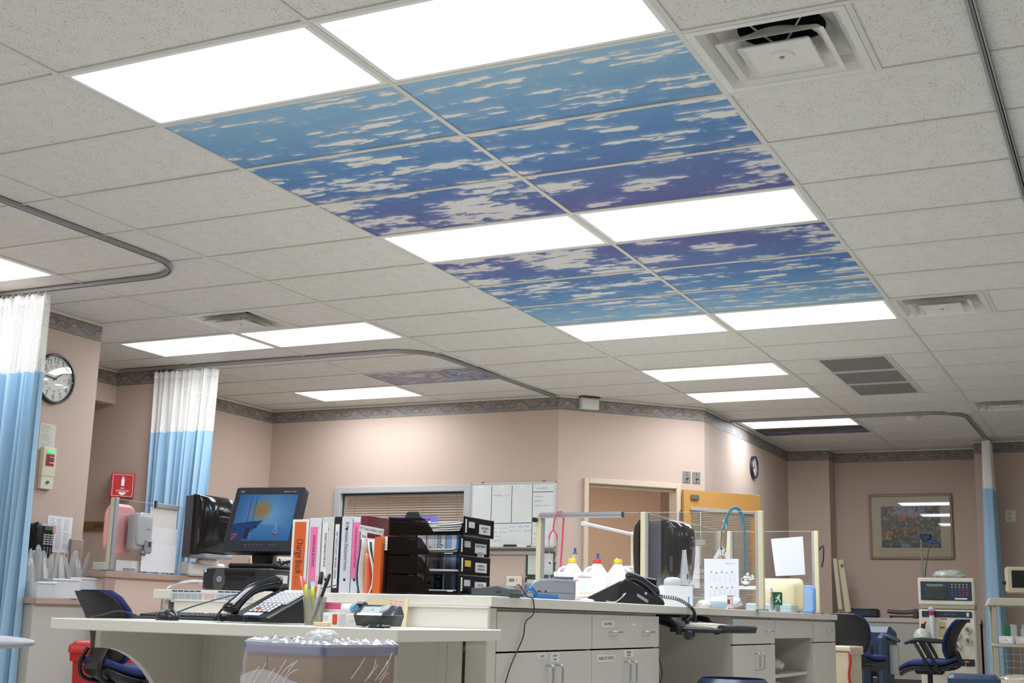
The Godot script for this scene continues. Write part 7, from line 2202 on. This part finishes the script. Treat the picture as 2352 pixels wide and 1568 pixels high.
# ---------------------------------------------------------------- right side of the room
func dialysis_machine(label: String, at: Vector3, turn: float) -> Node3D:
	var o := thing("dialysis_machine", label, "dialysis machine", at, turn, "cream dialysis machines with navy panels")
	var c := mt("cfcab4", 0.45)
	var navy := mt("16283f", 0.35)
	part(o, "body", bx(Vector3(0, 0.5, -0.02), Vector3(0.5, 0.84, 0.5), 0.012), c)
	part(o, "monitor_unit", bx(Vector3(0, 1.085, -0.03), Vector3(0.505, 0.25, 0.46), 0.012), c)
	part(o, "neck_joint", bx(Vector3(0, 0.945, -0.03), Vector3(0.49, 0.03, 0.45)), mt("9c987f", 0.6))
	part(o, "control_panel", bx(Vector3(0, 1.09, 0.203), Vector3(0.455, 0.17, 0.006), 0.002), navy)
	part(o, "tube_screen", S().ball(Vector3(-0.085, 1.085, 0.2), Vector3(0.1, 0.075, 0.016), 0.4, 24, 12), mt("3a443f", 0.12))
	for r in 5:
		for k in 5:
			part(o, "panel_key", bx(Vector3(0.055 + k * 0.033, 1.15 - r * 0.024, 0.2075), Vector3(0.014 if r < 2 else 0.018, 0.012, 0.004), 0.001), mt("a89a58" if r < 2 else ("8a3a4c" if k > 1 else "34506e"), 0.5))
	part(o, "white_strip", bx(Vector3(0.13, 1.022, 0.207), Vector3(0.11, 0.014, 0.004), 0.001), mt("d8d8d0", 0.5))
	part(o, "status_panel", bx(Vector3(0, 0.88, 0.232), Vector3(0.445, 0.056, 0.006), 0.002), navy)
	for k in 2:
		part(o, "readout", bx(Vector3(0.0 + k * 0.06, 0.88, 0.236), Vector3(0.045, 0.02, 0.003)), mt("3c4c52", 0.3))
	part(o, "switch", bx(Vector3(0.185, 0.88, 0.236), Vector3(0.022, 0.036, 0.006), 0.002), mt("d8d4c0", 0.5))
	part(o, "small_panel", bx(Vector3(0.185, 0.826, 0.232), Vector3(0.034, 0.028, 0.005), 0.001), navy)
	part(o, "dialyzer", S().cyl(Vector3(-0.13, 0.66, 0.28), Vector3(-0.13, 0.87, 0.28), 0.024, 16), mt("cfcad0", 0.35))
	part(o, "dialyzer_cap", S().cyl(Vector3(-0.13, 0.868, 0.28), Vector3(-0.13, 0.895, 0.28), 0.027, 16), mt("a8283c", 0.4))
	part(o, "dialyzer_top", S().ball(Vector3(-0.13, 0.92, 0.28), Vector3(0.034, 0.026, 0.03), 1.0, 14, 8), mt("b4a8b0", 0.4))
	part(o, "jug", S().lathe([Vector2(0, 0.6), Vector2(0.075, 0.605), Vector2(0.078, 0.69), Vector2(0.055, 0.73), Vector2(0.022, 0.75), Vector2(0.0, 0.752)], 18, Vector3(-0.22, 0, 0.32)), mt("b9bfae", 0.25))
	part(o, "jug_cap", S().cyl(Vector3(-0.21, 0.748, 0.32), Vector3(-0.205, 0.79, 0.32), 0.02, 12), mt("1f2430", 0.4))
	part(o, "red_button", S().ball(Vector3(-0.19, 0.8, 0.31), Vector3(0.014, 0.012, 0.012), 1.0, 10, 6), mt("b83a34", 0.4))
	part(o, "pouch_label", bx(Vector3(-0.045, 0.745, 0.235), Vector3(0.055, 0.13, 0.006), 0.002), mt("b0a868", 0.5))
	part(o, "pouch_mark", bx(Vector3(-0.045, 0.76, 0.239), Vector3(0.042, 0.014, 0.002)), mt("4a4630", 0.5))
	part(o, "red_print", bx(Vector3(-0.03, 0.838, 0.2325), Vector3(0.06, 0.01, 0.002)), mt("b8483c", 0.6))
	for p in [[0.175, 0.75, 0.034], [0.175, 0.655, 0.034], [0.07, 0.7, 0.045], [0.07, 0.6, 0.045]]:
		part(o, "pump_head", S().cyl(Vector3(p[0], p[1], 0.225), Vector3(p[0], p[1], 0.262), p[2], 20), mt("bdb9a8", 0.4))
		part(o, "pump_knob", S().cyl(Vector3(p[0], p[1], 0.26), Vector3(p[0], p[1], 0.285), p[2] * 0.45, 14), mt("6d6c66", 0.35))
	part(o, "line", S().tube(curve([Vector3(0.175, 0.72, 0.26), Vector3(0.2, 0.6, 0.28), Vector3(0.15, 0.52, 0.28), Vector3(0.08, 0.58, 0.27)], 5), 0.004, 6), mt("c8c2b8", 0.3))
	part(o, "lower_panel", bx(Vector3(0, 0.455, 0.232), Vector3(0.455, 0.062, 0.006), 0.002), navy)
	for k in 4:
		part(o, "lower_knob", S().ball(Vector3([-0.15, -0.08, 0.0, 0.16][k], 0.462, 0.242), Vector3([0.012, 0.014, 0.02, 0.026][k], 0.011, 0.012), 1.0, 12, 6), mt(["a84a28", "5a2a34", "a8283c", "e0561c"][k], 0.45))
		part(o, "connector", S().cyl(Vector3([-0.15, -0.09, -0.01, 0.15][k], 0.448, 0.236), Vector3([-0.155, -0.1, -0.015, 0.145][k], 0.42, 0.256), 0.004, 6), mt("c4c4c0", 0.3, 0.7))
	part(o, "foot", bx(Vector3(0, 0.045, -0.02), Vector3(0.52, 0.05, 0.52), 0.01), mt("8a8778", 0.5))
	for s in [[-1, -1], [1, -1], [-1, 1], [1, 1]]:
		part(o, "caster", S().cyl(Vector3(s[0] * 0.2 - 0.012, 0.022, s[1] * 0.2 - 0.02), Vector3(s[0] * 0.2 + 0.012, 0.022, s[1] * 0.2 - 0.02), 0.022, 12), blackp)
	return o
func stool(label: String, at: Vector3, w: float, d: float, y: float, round_it: bool) -> void:
	var o := thing("stool", label, "stool", at, 8)
	var bl := mt("2a3c58", 0.35)
	var s := S()
	s.x = Transform3D(Basis(Vector3(1, 0, 0), Vector3(0, 0, -1), Vector3(0, 1, 0)))
	s.extrude(rrect(w, d, (minf(w, d) * 0.499) if round_it else 0.04, 10), y - 0.09, y, 0.022)
	part(o, "seat", s, bl)
	part(o, "plate", S().cyl(Vector3(0, y - 0.11, 0), Vector3(0, y - 0.088, 0), 0.1, 20), blackp)
	part(o, "column", S().cyl(Vector3(0, 0.06, 0), Vector3(0, y - 0.1, 0), 0.026, 14), chrome)
	for k in 5:
		var a := TAU * k / 5
		var dd := Vector3(cos(a), 0, sin(a))
		part(o, "base_leg", S().tube([Vector3(0, 0.09, 0), dd * 0.2 + Vector3(0, 0.06, 0)], [0.022, 0.014], 8), chrome)
		part(o, "caster", S().ball(dd * 0.2 + Vector3(0, 0.026, 0), Vector3(0.026, 0.026, 0.02), 1.0, 12, 8), blackp)
func right_side() -> void:
	var rng := RandomNumberGenerator.new()
	rng.seed = 47
	# low counter along the far wall and what stands on it
	var bc := thing("far_counter", "low cream counter along the far wall below the framed garden print", "counter")
	part(bc, "top", bx(Vector3(-2.53, 0.842, -15.79), Vector3(1.7, 0.05, 0.58), 0.004), mt("b4a99c", 0.5))
	part(bc, "front", bx(Vector3(-2.53, 0.5, -15.53), Vector3(1.68, 0.63, 0.02)), mt("a8a398", 0.5))
	part(bc, "body", bx(Vector3(-2.53, 0.41, -15.8), Vector3(1.68, 0.81, 0.52)), mt("a8a398", 0.5))
	part(bc, "kick", bx(Vector3(-2.53, 0.09, -15.525), Vector3(1.68, 0.18, 0.012)), mt("4c4238", 0.7))
	var cu := thing("dark_cushion", "dark blue vinyl cushion lying on the far counter under the picture", "cushion", Vector3(-3.0, 0.867, -15.7))
	part(cu, "pad", bx(Vector3(0, 0.05, 0), Vector3(0.34, 0.1, 0.16), 0.02), mt("232c3c", 0.4))
	part(cu, "end", bx(Vector3(0.12, 0.05, 0.003), Vector3(0.11, 0.104, 0.163), 0.02), mt("1c2330", 0.4))
	var cg := thing("padded_rest", "grey padded armrest lying on the far counter left of the dialysis machine", "armrest", Vector3(-2.56, 0.867, -15.7))
	part(cg, "pad", S().tube(curve([Vector3(-0.17, 0.078, 0), Vector3(-0.05, 0.068, 0), Vector3(0.08, 0.072, 0), Vector3(0.17, 0.09, 0)], 4), 0.036, 12, 0.7), mt("5c5458", 0.5))
	part(cg, "roll", bx(Vector3(0.15, 0.05, 0.0), Vector3(0.06, 0.1, 0.09), 0.016), mt("4c464a", 0.5))
	part(cg, "rail", bx(Vector3(0, 0.02, 0), Vector3(0.3, 0.018, 0.06), 0.003), mt("2a282a", 0.4))
	for s in [-1, 1]:
		part(cg, "rail_foot", bx(Vector3(s * 0.13, 0.008, 0), Vector3(0.02, 0.035, 0.06), 0.003), mt("2a282a", 0.4))
	var la := thing("lamp_linkage", "folded cream articulated lamp arm standing on the far counter by the pilaster", "lamp arm", Vector3(-3.23, 0.867, -15.6))
	var cm := mt("c9bf9e", 0.45)
	var a1 := part(la, "lower_arm", bx(Vector3(0, 0.33, 0), Vector3(0.05, 0.6, 0.05), 0.008), cm)
	a1.position = Vector3(-0.02, 0.05, 0.02)
	a1.rotation_degrees.z = 4.5
	var a2 := part(la, "upper_arm", bx(Vector3(0, 0.32, 0), Vector3(0.07, 0.62, 0.045), 0.008), cm)
	a2.position = Vector3(0.065, 0.04, 0)
	a2.rotation_degrees.z = 6.5
	part(la, "pivot", S().cyl(Vector3(0.01, 0.6, 0.0), Vector3(0.01, 0.6, 0.05), 0.016, 14), mt("77705c", 0.4, 0.5))
	part(la, "foot_plate", bx(Vector3(0.02, 0.02, 0.0), Vector3(0.24, 0.04, 0.14), 0.006), cm)
	part(la, "yellow_mark", bx(Vector3(-0.04, 0.052, 0.05), Vector3(0.04, 0.026, 0.004), 0.001), mt("9a8630", 0.5))
	for k in 4:
		part(la, "bolt", S().cyl(Vector3(-0.06 + k * 0.045, 0.038, 0.05), Vector3(-0.06 + k * 0.045, 0.055, 0.05), 0.009, 8), mt("5c584c", 0.4, 0.6))
	# dialysis machines
	var dm := dialysis_machine("cream dialysis machine with navy panels under the far curtain and picture", Vector3(-1.69, 0, -12.97), 3)
	dm.scale = Vector3(1, 1.02, 1)
	solo("crumpled_bag", crumple(Vector3(0, 0.04, 0), Vector3(0.2, 0.06, 0.15), 81), clear("c4cac4", 0.7, 0.2), "crumpled clear plastic bag lying on top of the right dialysis machine", "plastic bag", Vector3(-1.67, 1.232, -13.0))
	dup(dm, "cream dialysis machine behind the left monitor and towel dispenser", Vector3(-7.0, 0, -9.55), 40)
	var fl := thing("pole_flag", "blue plastic cap on two thin poles rising behind the dialysis machine", "pole", Vector3(-1.99, 0, -13.52))
	part(fl, "pole", S().cyl(Vector3(0, 0.0, 0), Vector3(-0.008, 1.68, 0), 0.007, 8), mt("8c8a80", 0.35, 0.5))
	part(fl, "pole", S().tube([Vector3(0.008, 1.15, 0.02), Vector3(0.03, 1.36, 0.02), Vector3(0.085, 1.64, 0.02)], 0.006, 8), mt("4c5048", 0.4))
	var bm := mt("142a66", 0.4)
	part(fl, "cap", bx(Vector3(0.05, 1.655, 0.0), Vector3(0.09, 0.075, 0.06), 0.012), mt("0c1430", 0.4))
	part(fl, "brim", S().extrude(V2([0.02, 1.62, 0.07, 1.61, 0.1, 1.595, 0.165, 1.6, 0.12, 1.64, 0.08, 1.65]), -0.03, 0.03, 0.004), bm)
	part(fl, "tie", bx(Vector3(-0.012, 1.675, 0), Vector3(0.02, 0.06, 0.03), 0.004), mt("173a70", 0.5))
	part(fl, "base", S().lathe([Vector2(0, 0), Vector2(0.14, 0.0), Vector2(0.14, 0.02), Vector2(0.0, 0.03)], 20), mt("55534c", 0.5))
	# chairs
	task_chair("blue and black task chair with armrests before the right dialysis machine", Vector3(-1.74, -0.02, -11.98), -86, true)
	task_chair("blue and black task chair at the far end of the station, its back to us", Vector3(-2.4, 0.0, -12.16), 165, false)
	recliner(Vector3(-2.53, 0, -13.3))
	# hamper with red straps
	var hm := thing("linen_hamper", "cream lidded hamper with red straps and handles at the end of the station", "hamper", Vector3(-2.27, 0, -11.05), -8)
	var cr := mt("cdbfa2", 0.5)
	part(hm, "bin", bx(Vector3(-0.02, 0.29, 0), Vector3(0.2, 0.55, 0.3), 0.012), cr)
	part(hm, "lid", bx(Vector3(-0.02, 0.585, 0), Vector3(0.225, 0.042, 0.33), 0.008), mt("d6c4ac", 0.5))
	part(hm, "lid_lip", bx(Vector3(0.085, 0.562, 0), Vector3(0.02, 0.05, 0.3), 0.004), mt("c8b8a0", 0.5))
	var rd := mt("b8281c", 0.5)
	part(hm, "strap", S().tube(curve([Vector3(0.085, 0.55, 0.155), Vector3(0.09, 0.48, 0.16), Vector3(0.075, 0.38, 0.16), Vector3(0.085, 0.3, 0.16)], 4), 0.011, 6), rd)
	part(hm, "rail", bx(Vector3(-0.02, 0.272, 0.156), Vector3(0.21, 0.01, 0.01), 0.002), mt("8c2a20", 0.5))
	part(hm, "clamp", bx(Vector3(0.105, 0.29, 0.14), Vector3(0.09, 0.035, 0.05), 0.006), rd)
	part(hm, "clamp_screw", bx(Vector3(0.13, 0.22, 0.14), Vector3(0.02, 0.14, 0.03), 0.004), mt("d8442c", 0.5))
	part(hm, "latch", bx(Vector3(-0.11, 0.44, 0.156), Vector3(0.016, 0.1, 0.01), 0.002), mt("3a3a3c", 0.4))
	# stools
	stool("round dark blue vinyl stool in front of the knee space", Vector3(-1.905, 0, -6.5), 0.36, 0.36, 0.502, true)
	stool("square dark blue vinyl stool before the right dialysis machine", Vector3(-1.0, 0, -8.68), 0.31, 0.31, 0.497, false)
	# equipment cart with monitor
	var ct := thing("equipment_cart", "beige equipment cart with shelves and wire basket at the right edge", "cart", Vector3(-0.82, 0, -10.98), 8)
	var be := mt("aaa68e", 0.5)
	part(ct, "top_shelf", S().extrude(V2([-0.325, 0.955, 0.5, 0.955, 0.5, 1.015, -0.3, 1.015]), -0.3, 0.22, 0.006), be)
	part(ct, "middle_shelf", bx(Vector3(0.1, 0.655, -0.04), Vector3(0.78, 0.02, 0.5), 0.003), be)
	part(ct, "lower_shelf", bx(Vector3(0.1, 0.2, -0.04), Vector3(0.78, 0.03, 0.5), 0.003), be)
	for s in [[-0.27, 0.18], [-0.27, -0.26], [0.47, 0.18], [0.47, -0.26]]:
		part(ct, "upright", bx(Vector3(s[0], 0.5, s[1]), Vector3(0.035, 0.92, 0.035), 0.003), mt("9a9480", 0.5))
		part(ct, "caster", S().cyl(Vector3(s[0] - 0.015, 0.03, s[1]), Vector3(s[0] + 0.015, 0.03, s[1]), 0.03, 14), blackp)
	var gr := S()
	for k in 9:
		gr.cyl(Vector3(-0.25 + k * 0.05, 0.32, 0.19), Vector3(-0.25 + k * 0.05, 0.64, 0.19), 0.002, 5)
	for k in 7:
		gr.cyl(Vector3(-0.26, 0.34 + k * 0.05, 0.19), Vector3(0.46, 0.34 + k * 0.05, 0.19), 0.002, 5)
	part(ct, "wire_basket", gr, mt("9ea49c", 0.4, 0.5))
	var mo := thing("cart_monitor", "beige monitor with dark screen standing on the cart", "monitor", Vector3(-0.78, 1.015, -11.0), 10)
	part(mo, "housing", bx(Vector3(0, 0.145, 0), Vector3(0.42, 0.2, 0.14), 0.012), mt("b4a890", 0.5))
	part(mo, "screen", bx(Vector3(0.01, 0.15, 0.0705), Vector3(0.36, 0.135, 0.004), 0.001), mt("232826", 0.15))
	part(mo, "chin", bx(Vector3(0.0, 0.05, 0.03), Vector3(0.4, 0.02, 0.1), 0.006), mt("a89c84", 0.5))
	part(mo, "stand", S().lathe([Vector2(0, 0.0), Vector2(0.1, 0.0), Vector2(0.1, 0.012), Vector2(0.04, 0.02), Vector2(0.04, 0.06), Vector2(0, 0.06)], 20), mt("8f8670", 0.5))
	part(mo, "side_knob", S().cyl(Vector3(-0.21, 0.12, 0.02), Vector3(-0.235, 0.12, 0.02), 0.014, 10), blackp)
	var sup := [["white supply box with blue corner on the cart's middle shelf", "d0cdd4", 0.11, 0.06, 0.1, -0.2], ["row of pale tape rolls on the cart's middle shelf", "c4b8b0", 0.09, 0.06, 0.09, -0.085], ["pale carton at the right of the cart's middle shelf", "c8cccc", 0.16, 0.06, 0.1, 0.06]]
	for k in 3:
		var p: Array = sup[k]
		var o := thing("supply_box", p[0], "box", Vector3(-0.82, 0, -10.98) + Vector3(cos(0.14) * p[5] + 0.02, 0.666, 0.14 - sin(0.14) * p[5]), 8)
		part(o, "carton", bx(Vector3(0, p[3] / 2, 0), Vector3(p[2], p[3], p[4]), 0.004), mt(p[1], 0.55))
		card(o, "print", p[2] * 0.5, 0.025, T.tinylab, Vector3(0.01, 0.03, p[4] / 2 + 0.001))
	var gb := thing("green_packet", "green and white packet leaning behind the boxes on the cart", "packet", Vector3(-1.0, 0.667, -11.0), 15)
	part(gb, "pouch", bx(Vector3(0, 0.07, 0), Vector3(0.06, 0.14, 0.02), 0.006), mt("2f7a4c", 0.5))
	part(gb, "white_part", bx(Vector3(0.05, 0.075, 0.0), Vector3(0.05, 0.15, 0.025), 0.006), mt("c8cfce", 0.5))
	solo("white_bottle", S().lathe([Vector2(0, 0), Vector2(0.022, 0), Vector2(0.022, 0.11), Vector2(0.01, 0.125), Vector2(0.01, 0.15), Vector2(0, 0.15)], 16), mt("c4ccca", 0.4), "slim pale bottle behind the boxes on the cart shelf", "bottle", Vector3(-0.88, 0.667, -11.03))
	var lb := thing("lined_bin", "large beige bin with clear liner under the cart at the right edge", "bin", Vector3(-0.74, 0, -9.75), 5)
	part(lb, "tub", bx(Vector3(0, 0.22, 0), Vector3(0.5, 0.44, 0.36), 0.04), mt("a89d86", 0.6))
	part(lb, "liner", crumple(Vector3(0.0, 0.44, 0), Vector3(0.28, 0.05, 0.2), 91), clear("bdb49c", 0.6, 0.2))
func recliner(at: Vector3) -> void:
	var o := thing("treatment_recliner", "slate blue vinyl treatment recliner with padded arms beyond the station", "recliner", at, -10)
	var v := mt("2f3f54", 0.32)
	part(o, "seat", bx(Vector3(-0.05, 0.42, 0.0), Vector3(0.52, 0.16, 0.6), 0.05), v)
	part(o, "near_arm", S().ball(Vector3(-0.12, 0.52, 0.36), Vector3(0.3, 0.11, 0.1), 0.5, 24, 12), v)
	part(o, "arm_front", bx(Vector3(0.12, 0.34, 0.36), Vector3(0.12, 0.42, 0.16), 0.05), v)
	part(o, "arm_front_fold", S().ball(Vector3(0.1, 0.5, 0.37), Vector3(0.1, 0.13, 0.1), 0.6, 18, 10), v)
	part(o, "side_panel", bx(Vector3(-0.15, 0.22, 0.32), Vector3(0.5, 0.3, 0.05), 0.01), mt("15161a", 0.5))
	part(o, "tall_side", bx(Vector3(0.26, 0.35, 0.2), Vector3(0.1, 0.68, 0.26), 0.03), v)
	part(o, "tall_side_arm", S().tube([Vector3(0.24, 0.69, 0.24), Vector3(0.32, 0.675, 0.24), Vector3(0.42, 0.635, 0.24)], [0.04, 0.042, 0.022], 10, 0.7), v)
	part(o, "grey_plate", bx(Vector3(0.355, 0.46, 0.22), Vector3(0.09, 0.28, 0.02), 0.004), mt("8c8c86", 0.5))
	part(o, "back_rest", bx(Vector3(-0.12, 0.52, -0.42), Vector3(0.54, 0.5, 0.18), 0.06), v)
	part(o, "lower_bar", bx(Vector3(-0.1, 0.08, 0.3), Vector3(0.62, 0.03, 0.04), 0.006), mt("5a4638", 0.5))
	part(o, "base", bx(Vector3(0.0, 0.03, 0.0), Vector3(0.66, 0.06, 0.6), 0.01), blackp)
	part(o, "plinth", bx(Vector3(0.3, 0.12, 0.2), Vector3(0.28, 0.18, 0.26), 0.02), mt("2b3848", 0.4))
